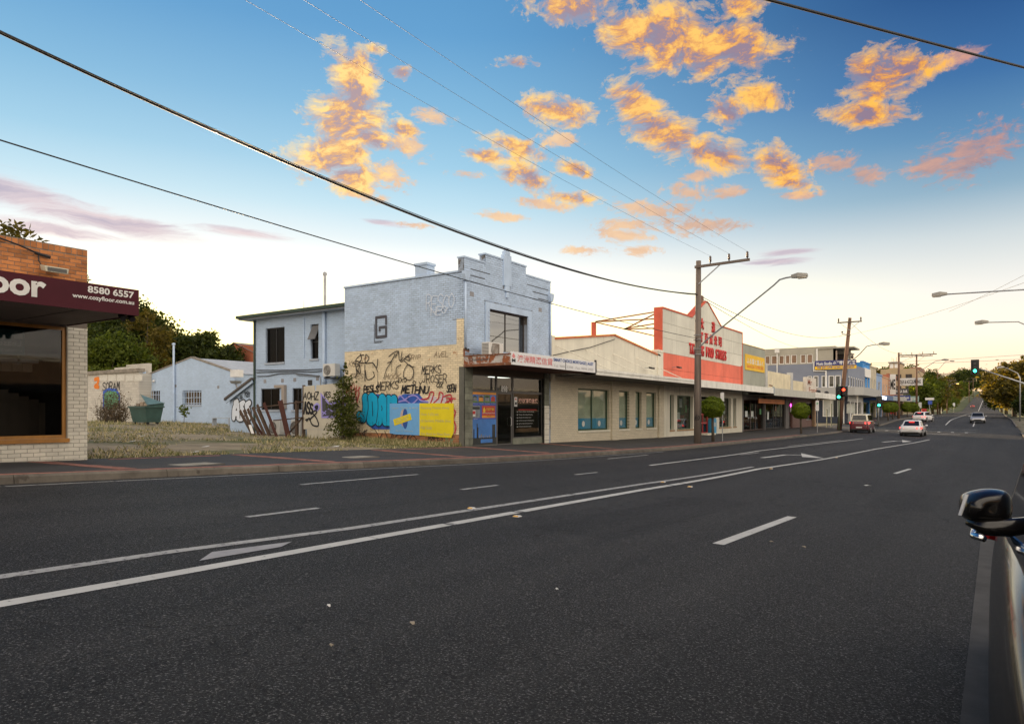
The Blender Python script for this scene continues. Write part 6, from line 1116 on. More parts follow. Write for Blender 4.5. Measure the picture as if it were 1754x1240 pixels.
# broken paling fence
T=thing('broken_paling_fence','broken brown paling fence, its palings leaning and fanned out','fence',(-26.5,21.05,.3)); yP=21.0
for x0,y0,x1,y1,w,m in ((425,702,440,739,.16,m_tim),(431,700,447,741,.16,m_tim),(417,703,436,738,.15,m_tim),(437,697,455,742,.16,m_tim),(443,693,462,741,.15,m_tim),(456,690,474,742,.17,m_tim2),(446,700,462,742,.14,m_tim),(486,686,496,741,.32,m_tim2),(413,706,430,736,.14,m_tim),(428,705,450,741,.13,m_tim2)):
    (a0,z0_),(a1,z1_)=PU(x0,y0,yP),PU(x1,y1,yP); o_=rnd.uniform(-.10,.10); MB().bar((a1,yP+o_,zlot(a1,yP)-.1),(a0,yP+o_-.15,z0_),w,.025,up=(0,1,0)).build('paling',m,T)
for x0,y0,x1,y1 in ((433,699,518,688),(468,720,518,715),(492,744,518,714)): p,q=PU(x0,y0,yP+.12),PU(x1,y1,yP+.12); MB().bar((p[0],yP+.15,p[1]),(q[0],yP+.15,q[1]),.07,.05).build('rail',m_tim,T)
for x in (507,): a,z_=PU(x,686,yP+.15); MB().bar((a,yP+.2,zlot(a,yP)-.2),(a,yP+.2,z_),.12).build('post',m_tim,T)
t=acunit('old white air conditioner unit on the ground behind the brown palings',(PU(474,740,21.9)[0],21.9,zlot(-26,21.9)),0,.8,.75,.3); t=acunit('second old air conditioner unit on the ground beside the white board fence',(PU(511,740,21.9)[0],21.9,zlot(-25,21.9)),0,.7,.8,.3)
p,q=PU(425,728,20.6),PU(436,741,20.6); T=thing('white_plank','white painted plank lying against the broken palings','plank',(q[0],20.6,.3)); MB().bar((p[0],20.7,p[1]),(q[0],20.5,zlot(q[0],20.5)+.04),.12,.03).build('plank',m_white,T)
a,_=PU(381,729,27.); T=thing('wooden_bench','grey timber bench frame in the grass beside the blue shed','bench',(a,27.,zlot(a,27))); b=MB(); b.box(-.9,.9,-.15,.15,.45,.5); b.build('seat',m_sill,T,local=True); MB().box(-.9,-.84,-.15,.15,0,.45).build('leg',m_sill,T,local=True); MB().box(.84,.9,-.15,.15,0,.45).build('leg',m_sill,T,local=True)
# ================================================================== plants
def leafcloud(centres,radii,nclump,perclump,size,seed,flat=.0,spread=.32,shell=.5):
    g=np.random.default_rng(seed); c=np.asarray(centres,float); r=np.asarray(radii,float)
    if r.ndim==1: r=np.repeat(r[:,None],3,1)
    vol=r.prod(1)**(2/3); idx=g.choice(len(c),nclump,p=vol/vol.sum()); d=g.normal(size=(nclump,3)); d/=np.linalg.norm(d,axis=1)[:,None]
    cc=c[idx]+d*r[idx]*(shell+(1-shell)*g.random(nclump)**.6)[:,None]
    cs=r[idx].mean(1)*spread*g.uniform(.5,1.2,nclump)
    P=np.repeat(cc,perclump,0)+g.normal(size=(nclump*perclump,3))*np.repeat(cs,perclump)[:,None]*np.array([1,1,.7])
    n=len(P); a=g.normal(size=(n,3)); a[:,2]*=1-flat; a/=np.linalg.norm(a,axis=1)[:,None]; b=np.cross(a,g.normal(size=(n,3))); b/=np.linalg.norm(b,axis=1)[:,None]+1e-9
    s=(size*g.uniform(.6,1.3,n))[:,None]; V=np.stack([P-a*s,P+b*s*.45,P+a*s,P-b*s*.45],1).reshape(-1,3); F_=np.arange(4*n).reshape(-1,4); return V,F_
m_bark=mat('bark',(.09,.07,.05),.95,.4,3,.6,30,st=(4,4,.7))
lm_dark=leafmat('dark_leaves',(.022,.040,.008),(.075,.095,.018),.42); lm_mid=leafmat('mid_green_leaves',(.055,.088,.012),(.17,.21,.032),.5); lm_olive=leafmat('olive_leaves',(.08,.072,.014),(.22,.17,.035),.48); lm_hedge=leafmat('clipped_leaves',(.05,.10,.006),(.22,.28,.016),.3); lm_con=leafmat('conifer_leaves',(.045,.065,.012),(.15,.17,.035),.4); lm_dry=leafmat('dry_twigs',(.07,.045,.02),(.18,.13,.07),.1); lm_teal=leafmat('blue_green_leaves',(.012,.05,.022),(.035,.11,.045),.35)
_tp={}
def tree(name,label,cat,x,y,z,h,crown,nclump,per,size,lm,seed,group=None,tr=.25,proto=None,rz=0.,limbs=5,shell=.5,spread=.32):
    T=thing(name,label,cat,(x,y,z),group,rz)
    if proto and proto in _tp:
        k_,objs=_tp[proto]; s_=h/k_; T.scale=(s_,)*3
        for o in objs: c_=o.copy(); COL.objects.link(c_); c_.parent=T
        return T
    g=random.Random(seed); cs=[c_[:3] for c_ in crown]; b=MB(); z0=min(c_[2] for c_ in crown); top_=max(c_[2] for c_ in crown)
    b.tube([(0,0,-.3),(tr*.3,0,z0*.4),(-tr*.2,tr*.3,z0*.85),(0,0,(z0+top_)/2)],[tr*1.25,tr,tr*.8,tr*.3],8)
    for c_ in cs[:max(limbs,0)]:
        s0=(0,0,z0*(.55+.3*g.random())); b.tube([s0,((s0[0]+c_[0])*.5+g.uniform(-.2,.2),(s0[1]+c_[1])*.5,(s0[2]+c_[2])*.5+.2),c_],[tr*.5,tr*.32,tr*.1],6)
    o1=b.build('trunk',m_bark,T,smooth=True,local=True)
    V,F_=leafcloud(cs,[c_[3:] if len(c_)>4 else (c_[3],)*3 for c_ in crown],nclump,per,size,seed,spread=spread,shell=shell); me=mesh_np('crown',V,F_); me.materials.append(lm); o2=link('crown',me,T)
    if proto: _tp[proto]=(h,[o1,o2])
    return T
def blob(n,rx,ry,z0,z1,r0,r1,seed):
    g=random.Random(seed); o=[]
    for i in range(n):
        a=g.uniform(0,6.283); q_=g.random()**.5; t=g.random(); w=math.sin(math.pi*(.15+.75*t)); o.append((math.cos(a)*rx*q_*w,math.sin(a)*ry*q_*w,z0+(z1-z0)*t,g.uniform(r0,r1)))
    return o
# trees behind the shed: placed from the photograph on a line 75 m away
def bt(name,label,x,ytop,ybot,wpx,yy,lm,seed,n=1000,grp='trees behind the empty lot',size=.26):
    X,zt=PU(x,ytop,yy); Z=CT*yy-ST*X; w=wpx*Z/FPX; zb=zlot(X,min(yy,60)); h=zt-zb
    tree(name,label,'tree',X,yy,zb,h,blob(16,w*.5,w*.45,h*.30,h*.88,w*.16,w*.28,seed),n,22,size,lm,seed,grp,tr=.3)
bt('leafy_tree','dark tall tree at the back of the lot, half hidden by the maroon awning',205,512,690,150,43,lm_dark,1,1300)
bt('leafy_tree','broad dark green tree right of the tallest one, behind the shed roof',290,560,690,120,48,lm_dark,2,1100)
bt('leafy_tree','dark tree behind the apex of the blue shed',345,572,690,100,50,lm_dark,3,900)
bt('leafy_tree','low dark tree between the shed apex and the red brick house',385,592,690,75,50,lm_dark,4,700)
bt('leafy_tree','pale green bushy tree just right of the cream pier',190,578,700,105,36,lm_mid,5,900,size=.2)
bt('leafy_tree','small olive tree beside the red brick house',398,614,690,45,46,lm_mid,6,400,size=.2)
bt('leafy_tree','thin tree crown rising right behind the end of the maroon sign',248,520,690,75,41,lm_olive,8,500,size=.2)
X=-25.; yy=10.4; r_=PW(25,388,25.); tree('leafy_tree','treetop peeping over the parapet of the orange brick shop','tree',-25.2,r_[0],.4,r_[1],[(0,0,r_[1]-1.2,.8),(-.6,-.9,r_[1]-1.2,.8),(.4,.6,r_[1]-1.6,.7),(.6,1.2,r_[1]-2.0,.6),(-.2,-1.8,r_[1]-1.6,.9),(.3,-2.8,r_[1]-1.7,.8),(0,-1,r_[1]-2.4,1.2)],420,20,.11,lm_olive,7,None,.18)
# sapling in front of the graffiti wall
X,_=PU(587,752,20.7); zb=zlot(X,20.7); cr=[(0,0,.5,.65,.65,.4),(.1,0,1.0,.72,.7,.4),(-.1,0,1.5,.62,.6,.4),(.05,0,2.0,.45,.45,.4),(.05,.05,2.5,.38,.35,.4),(.08,0,2.9,.16,.16,.3),(.12,0,3.2,.08,.08,.25)]
tree('sapling','dark green conifer like sapling in front of the white fence and graffiti wall','sapling',X,20.7,zb,3.3,cr,190,17,.065,lm_con,21,None,.06,limbs=6,shell=.2,spread=.26)
# dead shrub against the white block wall
X,_=PU(193,727,25.); T=thing('dry_shrub','dry leafless brown shrub in front of the white block building','shrub',(X,25.,zlot(X,25))); b=MB(); g=random.Random(5)
for i in range(120):
    a=g.uniform(0,6.28); e=g.uniform(.3,1.45); l=g.uniform(.9,2.4); p=(g.uniform(-1.2,1.2),g.uniform(-.5,.5),0); q_=(p[0]+math.cos(a)*math.cos(e)*l*.8,p[1]+math.sin(a)*math.cos(e)*l*.5,l*math.sin(e)); mm=tuple((p[k_]+q_[k_])/2+g.uniform(-.15,.15) for k_ in range(3)); b.tube([p,mm,q_],[.018,.012,.004],4,False)
b.build('branches',m_bark,T,local=True); V,F_=leafcloud([(0,0,.6),(-1.,0,.5),(.9,0,.6),(.2,0,1.5)],[(1.5,.6,.7),(.8,.5,.6),(.8,.5,.6),(1.,.5,.6)],240,12,.06,9); me=mesh_np('foliage',V,F_); me.materials.append(lm_dry); link('foliage',me,T)
X,_=PU(315,722,27.); T=thing('wild_sunflower','thin yellow green weed standing in front of the blue shed','plant',(X,27.,zlot(X,27))); MB().tube([(0,0,0),(.06,0,.5),(.02,0,1.1)],.02,5).build('stem',m_bark,T,local=True); V,F_=leafcloud([(0,0,1.),(.1,0,.7),(-.1,0,.85)],[.3,.25,.25],14,7,.12,3); me=mesh_np('foliage',V,F_); me.materials.append(lm_mid); link('foliage',me,T)
# clipped footpath trees
def clipped(label,x,y,r,seed):
    d=13.35; u_,zc=PW(x,y,d); zb=zf(-d,u_); T=thing('clipped_tree',label,'tree',(-d,u_,zb),'clipped ball trees along the kerb'); h=zc-zb; g=np.random.default_rng(seed)
    if 'm' not in _tp:
        n=9000; D=g.normal(size=(n,3)); D/=np.linalg.norm(D,axis=1)[:,None]; lump=.90+.06*np.sin(D[:,0]*7+1)*np.sin(D[:,1]*6)+.05*np.sin(D[:,2]*9+D[:,0]*5); P=D*(lump*(1-.22*g.random(n)**2))[:,None]*np.array([1.02,1.02,.98]); P[:,2]=np.maximum(P[:,2],-.82+.08*g.random(n))
        a=np.cross(D,g.normal(size=(n,3)))+.5*g.normal(size=(n,3)); a/=np.linalg.norm(a,axis=1)[:,None]; b_=np.cross(a,D+.6*g.normal(size=(n,3))); b_/=np.linalg.norm(b_,axis=1)[:,None]; s=(.055*g.uniform(.6,1.4,n))[:,None]
        me=mesh_np('crown',np.stack([P-a*s,P+b_*s*.6,P+a*s,P-b_*s*.6],1).reshape(-1,3),np.arange(4*n).reshape(-1,4)); me.materials.append(lm_hedge); _tp['m']=me
    c_=link('crown',_tp['m'],T); c_.location=(0,0,h); c_.scale=(r,r,r*.98); c_.rotation_euler=(0,0,seed*1.3); MB().tube([(.02,0,-.05),(-.02,.02,h*.5),(.0,0,h-r*.4)],[.10,.075,.07],8).build('trunk',m_bark,T,smooth=True,local=True)
clipped('clipped ball tree beside the big timber pole, nearest of its kind',1221,698,.72,1); clipped('clipped ball tree in front of the pale blue shop window',1372,704,.80,2); clipped('clipped ball tree beyond the intersection, just right of the green traffic light',1521,698,.95,3); clipped('clipped ball tree close behind the one right of the green traffic light',1529,698,.95,4); clipped('clipped ball tree just right of the third timber pole',1554,698,1.1,5); clipped('clipped ball tree furthest along the row of shops',1565,699,1.1,6)
# grass of the lot
g=np.random.default_rng(3); n=44000
gxs=-17.15-g.random(n)**1.5*34; gys=7.9+g.random(n)*23; ok=~((gxs<-16.9)&(gxs>-31.6)&(gys>21.55)); ok&=~((gys>28.8)|((gys>22.4)&(gxs>-33.6))); gxs,gys=gxs[ok],gys[ok]
den=np.sin(gxs*.55+1.6*np.sin(gys*.5))*np.sin(gys*.8+.6*np.sin(gxs*.9))+.55*g.random(len(gxs))+.35*np.sin(gxs*3.1+gys*1.7)*np.sin(gys*2.9-gxs); keep=den>.22; gxs,gys,den=gxs[keep],gys[keep],den[keep]
extra=int(9000); ex=-17.1-g.random(extra)*6.6; ey=21.62-g.random(extra)**2*1.6; gxs=np.concatenate([gxs,ex]); gys=np.concatenate([gys,ey])
gz=np.array([zlot(x,y) for x,y in zip(gxs,gys)])-.03; n=len(gxs); ang=g.random(n)*6.283; hgt=(.035+.11*g.random(n)**2.5)*np.where((gys>20.6)|(gxs<-33),1.9,1.); lean=g.normal(size=(n,2))*.06; w=.012+.012*g.random(n)
V=np.zeros((n,3,3)); V[:,0]=np.stack([gxs-np.cos(ang)*w,gys-np.sin(ang)*w,gz],1); V[:,1]=np.stack([gxs+np.cos(ang)*w,gys+np.sin(ang)*w,gz],1); V[:,2]=np.stack([gxs+lean[:,0],gys+lean[:,1],gz+hgt],1)
q=NB('grass_blades'); rp=q.geo.outputs['Random Per Island']; rr=q.n('ShaderNodeValToRGB'); 
while len(rr.color_ramp.elements)<4: rr.color_ramp.elements.new(.5)
for e_,(p_,c_) in zip(rr.color_ramp.elements,((0,(.07,.09,.02)),(.35,(.14,.15,.045)),(.6,(.34,.29,.14)),(1,(.46,.39,.22)))): e_.position=p_; e_.color=(*c_,1)
q.l(rp,rr.inputs[0]); q.base(rr.outputs[0]); q.rough(.8); me=mesh_np('grass',V.reshape(-1,3),np.arange(3*n).reshape(-1,3)); me.materials.append(q.m); tag(link('grass',me),'short dry grass and weeds of the empty lot','grass',kind='stuff')
for x_,y_,l in ((-18.2,11.2,'pale rubbish scrap in the lot nearest the cream pier'),(-20.5,13.,'flat rubbish scrap in the middle of the empty lot'),(-24,12.5,'rubbish scrap further back in the lot, towards the dumpster'),(-19,17.,'rubbish scrap in dry grass left of the sapling'),(-28,15,'small rubbish scrap near the broken palings')):
    s=.14; b=MB(); z_=zlot(x_,y_)-.01; b.add([(x_-s,y_-s*.5,z_),(x_+s,y_-s*.4,z_+.02),(x_+s*.8,y_+s*.5,z_+.05),(x_-s*.7,y_+s*.6,z_+.03)],[(0,1,2,3)]); b.add([(p[0],p[1],p[2]+.006) for p in b.v[:4]],[(0,1,2,3)]); b.add([b.v[i] for i in (0,1,2,3,4,5,6,7)],[(0,1,5,4),(1,2,6,5),(2,3,7,6),(3,0,4,7)]); tag(b.build('rubbish_scrap',m_pap),l,'litter','scraps of rubbish in the empty lot')
# ---- hill and right side trees
kinds=[('hill_tree',lm_dark,31),('hill_tree',lm_mid,32),('hill_tree',lm_olive,33)]
def ht(label,x,yt,u_,sc=1.,kd=0,wide=1.,grp='trees lining the far hill'):
    r=(x-PCX)/FPX; X,zt=PU(x,yt,u_); zb=zg(X,u_); h=max(3.,zt-zb); nm,lm,sd_=kinds[kd]
    t=tree(nm,label,'tree',X,u_,zb,h,[(c_[0],c_[1],c_[2],c_[3]) for c_ in blob(14,3.4,3.4,3.2,8.6,1.3,2.2,sd_)],420,20,.36,lm,sd_,grp,.3,proto=('hill',kd),rz=(x*1.7)%6.28)
    t.scale=(h/10*wide,h/10*wide,h/10)
_tp.clear() if False else None
lab_=lambda i,n:n
hl=[(1585,648,232,1,'big green tree behind the last shops'),(1598,645,250,2,'olive tree beside the fourth timber pole'),(1577,655,212,1,'green tree right behind the light green sign'),(1606,664,300,1,'bright green tree under the first far wires'),(1614,666,350,1,'round green tree right of the fourth pole'),(1624,674,420,1,'low green tree above the far footpath'),(1632,668,480,2,'olive street tree at the foot of the hill'),(1641,668,560,1,'small green street tree a little up the hill'),(1653,664,680,1,'small street tree half way up the hill'),(1596,638,520,0,'dark tree on the ridge behind the apartment block'),(1607,642,640,2,'brown lit tree on the ridge left of centre'),(1620,646,700,0,'dark tree on the ridge under the street lamps'),(1634,640,800,0,'dark tree on the ridge left of the mast arm light'),(1645,637,900,0,'tall dark tree on the ridge behind the hanging green light'),(1658,634,1050,0,'tallest dark tree on the ridge, right behind the green light'),(1672,638,1290,2,'olive tree on the ridge where the road tops out'),(1684,634,1340,0,'dark round tree on the ridge right of the road top'),(1697,637,1340,0,'dark tree on the ridge furthest right'),(1664,652,1180,1,'green tree near the top of the hill road'),(1612,655,560,2,'olive tree half way down the left slope'),(1630,654,640,2,'olive tree on the left slope below the ridge'),(1644,655,760,1,'green tree on the left slope beside the road'),(1545,632,260,0,'dark treetop above the shops beside the apartment block'),(1500,632,240,2,'olive treetop above the pale blue shop'),(1512,634,250,0,'dark treetop left of the apartment block'),(1722,645,520,0,'dark tree on the right of the hill road'),(1712,650,700,2,'olive tree right of the hill road')]
for x,yt,u_,kd,l in hl: ht(l,x,yt,u_,kd=kd,wide=1.15 if u_<420 else (1.2 if u_<900 else 1.5))
# near trees on the right
for i,(x,yt,u_,kd,w,l) in enumerate([(1738,624,178,2,1.2,'large spreading street tree at the right edge, its top lit brown'),(1768,608,160,2,1.3,'tall tree cut by the right edge of the photo'),(1724,640,240,0,1.1,'dark tree behind the large spreading one on the right'),(1716,652,330,0,1.05,'dark tree furthest back in the right hand row'),(1768,662,140,0,1.1,'low dark tree at the right edge beneath the tall one')]): ht(l,x,yt,u_,kd=kd,wide=w,grp='street trees on the right')
# ================================================================== poles, lamps, wires
m_pole=mat('pole_timber',(.15,.12,.10),.9,.35,2.5,.5,40,st=(5,5,.25)); m_pole2=mat('brown_pole_timber',(.17,.095,.06),.9,.35,2.5,.5,40,st=(5,5,.25)); m_lampm=mat('lamp_grey',(.30,.29,.26),.5,.2); m_ins=mat('insulator_brown',(.07,.045,.035),.3,.2); m_wire=mat('wire_black',(.018,.017,.016),.6,.1)
m_glow=emat('lamp_glow',(1.,.55,.10),2.2); m_lens=mat('lamp_lens',(.55,.50,.40),.3,.1)
PD=13.2
def arm(T,p,q,w): MB().bar(p,q,w,w*1.2).build('crossarm',m_pole,T)
def lamphead(T,p,dirx,s=1.,glow=False,par=None):
    b=MB(); x,y,z=p; L_=.62*s; b.add([(x+dirx*L_*t,y+a*s,z+h*s) for t,a,h in ((0,-.07,.0),(0,.07,.0),(0,.07,.12),(0,-.07,.12),(.45,-.17,-.02),(.45,.17,-.02),(.45,.15,.17),(.45,-.15,.17),(1,-.13,0),(1,.13,0),(1,.10,.12),(1,-.10,.12))],[(0,1,2,3),(0,4,5,1),(1,5,6,2),(2,6,7,3),(3,7,4,0),(4,8,9,5),(5,9,10,6),(6,10,11,7),(7,11,8,4),(8,11,10,9)])
    h=b.build('lamp_head',m_lampm,T,bevel=.02); MB().box(x+dirx*L_*.42,x+dirx*L_*.95,y-.12*s,y+.12*s,z-.05*s,z-.005).build('lens',m_glow if glow else m_lens,h)
u0,_=PW(1195,760,PD); zb=zf(-PD,u0); T=thing('power_pole','tall grey timber pole with a one sided crossarm and long lamp bracket','power pole',(-PD,u0,zb)); zt=9.62
b=MB(); b.tube([(-PD,u0,zb-.5),(-PD,u0,zb+3),(-PD+.05,u0,zt)],[.205,.185,.135],14); b.build('pole',m_pole,T,smooth=True); P0=(-PD,u0)
arm(T,(-PD-.1,u0-.16,9.27),(-10.38,u0-.16,9.33),.11); MB().bar((-PD+.1,u0-.12,8.35),(-PD+1.25,u0-.14,9.24),.05).build('brace',m_steel,T)
for i,x in enumerate((-12.45,-11.45,-10.5)): b=MB(); b.lathe((x,u0-.16,9.33),[(.03,0),(.03,.12),(.075,.14),(.055,.2),(.075,.24),(.05,.30),(.07,.34),(.045,.42),(.03,.44)],10); b.build('insulator',m_ins,T,smooth=True)
zl0,zl1=4.95,8.2; xl=-8.85
b=MB(); b.tube([(-PD+.15,u0-.1,zl0),(-PD+.6,u0-.1,zl0+.42),(xl-.35,u0-.1,zl1-.32),(xl-.05,u0-.1,zl1-.06),(xl+.25,u0-.1,zl1),(xl+.55,u0-.1,zl1+.02)],.042,8); b.build('lamp_bracket',m_steel,T); lamphead(T,(xl+.5,u0-.1,zl1-.04),1,1.25)
[MB().tube([(-PD+.22*math.cos(t),u0+.22*math.sin(t),z_) for t in [k_*.5236 for k_ in range(13)]],.018,5,False).build('steel_band',m_steel,T) for z_ in (4.55,4.85,5.35,5.6)]
for dy,z_ in ((-.22,5.45),(-.24,5.3),(-.2,7.8),(.2,7.8)): MB().ball((-PD,u0+dy,z_),.07,8,6).bar((-PD,u0,z_),(-PD,u0+dy,z_),.03).build('insulator',m_ins,T)
MB().tube([(-PD+.17,u0-.09,.5),(-PD+.17,u0-.09,4.5)],.02,6).build('earth_cable',m_wire,T); layer('graffiti',blk,T,'y',u0-.205,-1,tagword('VEO',-PD-.12,1.0,.08,.25,.1,.1,True),.03,lift=.0)
def wire(name,label,p,q,sag,r,n=28,group='overhead wires',gap=None):
    b=MB(); pts=[]
    for i in range(n+1):
        t=i/n; pts.append((p[0]+(q[0]-p[0])*t,p[1]+(q[1]-p[1])*t,p[2]+(q[2]-p[2])*t-4*sag*t*(1-t)))
    b.tube(pts,r,5,False); tag(b.build(name,m_wire,smooth=True),label,'wire',group)
wire('overhead_cable','thick black bundled cable sloping from the upper left corner to the timber power pole',(-PD,1.,7.95),(-PD,u0-.2,7.8),1.12,.034)
wire('overhead_wire','thin wire running just beneath the thick cable in the upper left sky',(-PD+.6,1.,7.62),(-PD,u0-.2,7.75),1.0,.009)
wire('overhead_wire','wire crossing the lower left sky and passing in front of the blue facade',(-PD,1.,5.95),(-PD,u0-.2,5.42),.30,.014)
for i,x in enumerate((-12.45,-11.45,-10.5)): wire('overhead_wire',('leftmost of the three fine high wires crossing the top of the sky','middle one of the three fine high wires crossing the top of the sky','rightmost of the three fine high wires crossing the top of the sky')[i],(x,-3,10.1),(x,u0-.16,9.77),.35,.0045)
wire('overhead_cable','black cable cutting across the upper right corner of the sky',(-6.9,.05,5.62),(9.3,33.,9.62),.10,.020)
# second, leaning pole at the corner
u2=80.; x2=-13.2; z2=zf(x2,u2); T=thing('power_pole','leaning brown timber pole with short crossarm, behind the red traffic light','power pole',(x2,u2,z2)); tx=x2+1.05; MB().tube([(x2,u2,z2-.5),(x2+.5,u2,5),(tx,u2,11.2)],[.24,.21,.16],10).build('pole',m_pole2,T,smooth=True)
arm(T,(tx-1.15,u2-.2,10.75),(tx+1.15,u2-.2,10.75),.10); [MB().bar((tx+s_*.9,u2-.2,10.7),(tx-.03,u2-.2,9.9),.04).build('brace',m_steel,T) for s_ in (-1,1)]
for x in (tx-1.05,tx,tx+1.05): MB().lathe((x,u2-.2,10.8),[(.03,0),(.08,.15),(.06,.22),(.08,.3),(.04,.4)],8).build('insulator',m_ins,T)
MB().bar((tx-.75,u2-.2,9.55),(tx+.1,u2-.2,9.4),.08).ball((tx-.7,u2-.2,9.75),.1,8,6).build('side_arm',m_ins,T); MB().box(tx-.1,tx+.45,u2-.3,u2-.1,7.35,7.45).lathe((tx+.25,u2-.2,6.95),[(.1,0),(.14,.2),(.1,.38)],8).build('transformer',m_ins,T)
xa_,za_=PU(1507,590.5,u2); MB().tube([(tx-.45,u2,6.2),(tx+.9,u2,7.4),(xa_-1.2,u2,za_-.1),(xa_-.6,u2,za_+.02),(xa_,u2,za_+.04)],.05,6).build('lamp_bracket',m_steel,T); lamphead(T,(xa_-.1,u2,za_-.02),1,1.6)
def farpole(lab,x,y0,ytop,arms,lampx=None,lampy=None,d=13.2,glow=False,m=m_pole2,steel=False):
    r=(x-PCX)/FPX; u_=d*(CT+ST*r)/(ST-CT*r); X,zt=PU(x,ytop,u_); zb=zf(-d,u_) if u_<220 else zg(-d,u_); T=thing('power_pole',lab,'power pole',(X,u_,zb),'far power poles'); MB().tube([(X,u_,zb-.5),(X,u_,zt)],[.22,.15],8).build('pole',m,T,smooth=True)
    for (w0,w1,dz) in arms:
        arm(T,(X+w0,u_-.2,zt-dz),(X+w1,u_-.2,zt-dz),.13); MB().bar((X+w1*.5,u_-.2,zt-dz),(X+.05,u_-.2,zt-dz-1.3),.05).build('brace',m_steel,T)
        for i in range(4): xx=X+w0+(w1-w0)*(.08+.28*i); MB().tube([(xx,u_-.2,zt-dz),(xx,u_-.2,zt-dz+.45)],.06,5).build('insulator',m_ins,T)
    if lampx: xl,zl=PU(lampx,lampy,u_); MB().tube([(X,u_,zl-2.6),(xl-1.2,u_,zl-.15),(xl,u_,zl)],.06,5).build('lamp_bracket',m_steel,T); lamphead(T,(xl-.1,u_,zl-.05),1,2.0,glow)
    return X,u_,zt
A3=farpole('third timber pole along the kerb, carrying a wide crossarm to the right',1539.5,720,604,[(-.1,5.6,.5)]); A4=farpole('fourth pole, greenish, left of the big green tree',1570,705,607,[(-3,3,.4)],1614,617)
A5=farpole('dark timber pole further along with a short crossarm',1606,708,637,[(-.2,4.6,.6)],1627,619); farpole('thin far pole beside the dark timber one',1610,708,640,[(0,3,.4)]); farpole('distant pole with several crossarms at the foot of the hill',1622,705,650,[(-3,3,.4),(-2,2,1.6)],1636,657,glow=True); farpole('distant pole below the ridge trees',1660,700,652,[(-4,4,.5)],1668,665.5,glow=True); farpole('smallest pole up the hill road',1667,690,647,[(-4,4,.5)])
for i,(p,q,s_) in enumerate((((-PD,u0+.2,7.8),(tx-.7,u2-.2,9.4),1.0),((tx,u2,10.8),(A3[0]+.5,A3[1],A3[2]-.2),.9),((A3[0]+1,A3[1],A3[2]),(A4[0],A4[1],A4[2]-.1),.8),((A3[0]+3,A3[1],A3[2]),(A4[0]+2,A4[1],A4[2]-.1),.8),((-PD,u0+.2,7.7),(-24,*PW(1375,597,24.)),.5),((A4[0],A4[1],A4[2]-3),(A5[0],A5[1],A5[2]-4),1.6),((A3[0],A3[1],A3[2]-5),(A4[0],A4[1],A4[2]-5),1.2))): wire('overhead_wire',('slack wire from the timber power pole to the leaning brown pole','wire between the leaning brown pole and the third pole','upper left wire between the third and fourth poles','upper right wire between the third and fourth poles','wire sloping from the timber power pole down behind the coral facade','sagging wire in front of the big green tree','lower wire between the third and fourth poles')[i],p,q,s_,.016 if i<5 else .03)
wire('overhead_wire','upper one of two level wires crossing the street far ahead',(-30,150,10.8),(22,150,12.2),.4,.025); wire('overhead_wire','lower one of two level wires crossing the street far ahead',(-16,118,8.6),(16,118,9.2),.3,.02); wire('overhead_wire','wire crossing the street from the right edge past the nearest right hand lamp',(-13.2,80,9.3),(5.4,47.5,9.9),.5,.012); wire('overhead_wire','second fine wire fanning out at the right edge by the nearest right hand lamp',(-2.6,60,8.7),(5.4,47.5,11.2),.2,.01)
# smaller poles behind the low shops
a=PW(1361,640,30.); T=thing('power_pole','short brown pole with a lit orange lamp rising behind the low shops','power pole',(-30,a[0],0)); MB().tube([(-30,a[0],-.3),(-30,a[0],PW(1360,617,30.)[1])],.2,8).build('pole',m_pole2,T); zt=PW(1360,619,30.)[1]; MB().box(-30.4,-29.2,a[0]-.2,a[0]+.2,zt-1.5,zt-.5).build('transformer',m_ins,T); q_=PW(1378,601,30.); MB().tube([(-30,a[0],zt-.6),(-30,(a[0]+q_[0])/2,(zt+q_[1])/2+.3),(-30,q_[0],q_[1])],.05,6).build('lamp_bracket',m_steel,T); MB().ball((-30,q_[0]+.5,q_[1]+.05),(.3,.6,.22),10,6).build('lamp_head',m_rust,T); MB().ball((-30,q_[0]+.5,q_[1]-.12),(.25,.5,.2),10,6).build('lens',m_glow,T)
# street lamps reaching in from the right
def rlamp(lab,x,y,u_,xp=3.4):
    X,z_=PU(x,y,u_); T=thing('street_lamp',lab,'street lamp',(xp,u_,zr(RX,u_)+.15),'street lamps reaching in from the right'); MB().tube([(xp,u_,zr(RX,u_)-.2),(xp,u_,z_-1.6),(xp-.3,u_,z_-.9),(xp-1.6,u_,z_-.1),(X+.4,u_,z_+.0)],[.11,.09,.06,.045,.04],8).build('mast',m_steel,T,smooth=True); lamphead(T,(X+.55,u_,z_-.05),-1,1.35 if u_<60 else 1.6)
rlamp('nearest lamp arm reaching in at the right edge',1605,505.5,52); rlamp('second lamp arm reaching in at the right edge, lower than the nearest',1680,553,72); rlamp('furthest lamp arm on the right, above the big street tree',1713,629.5,128)
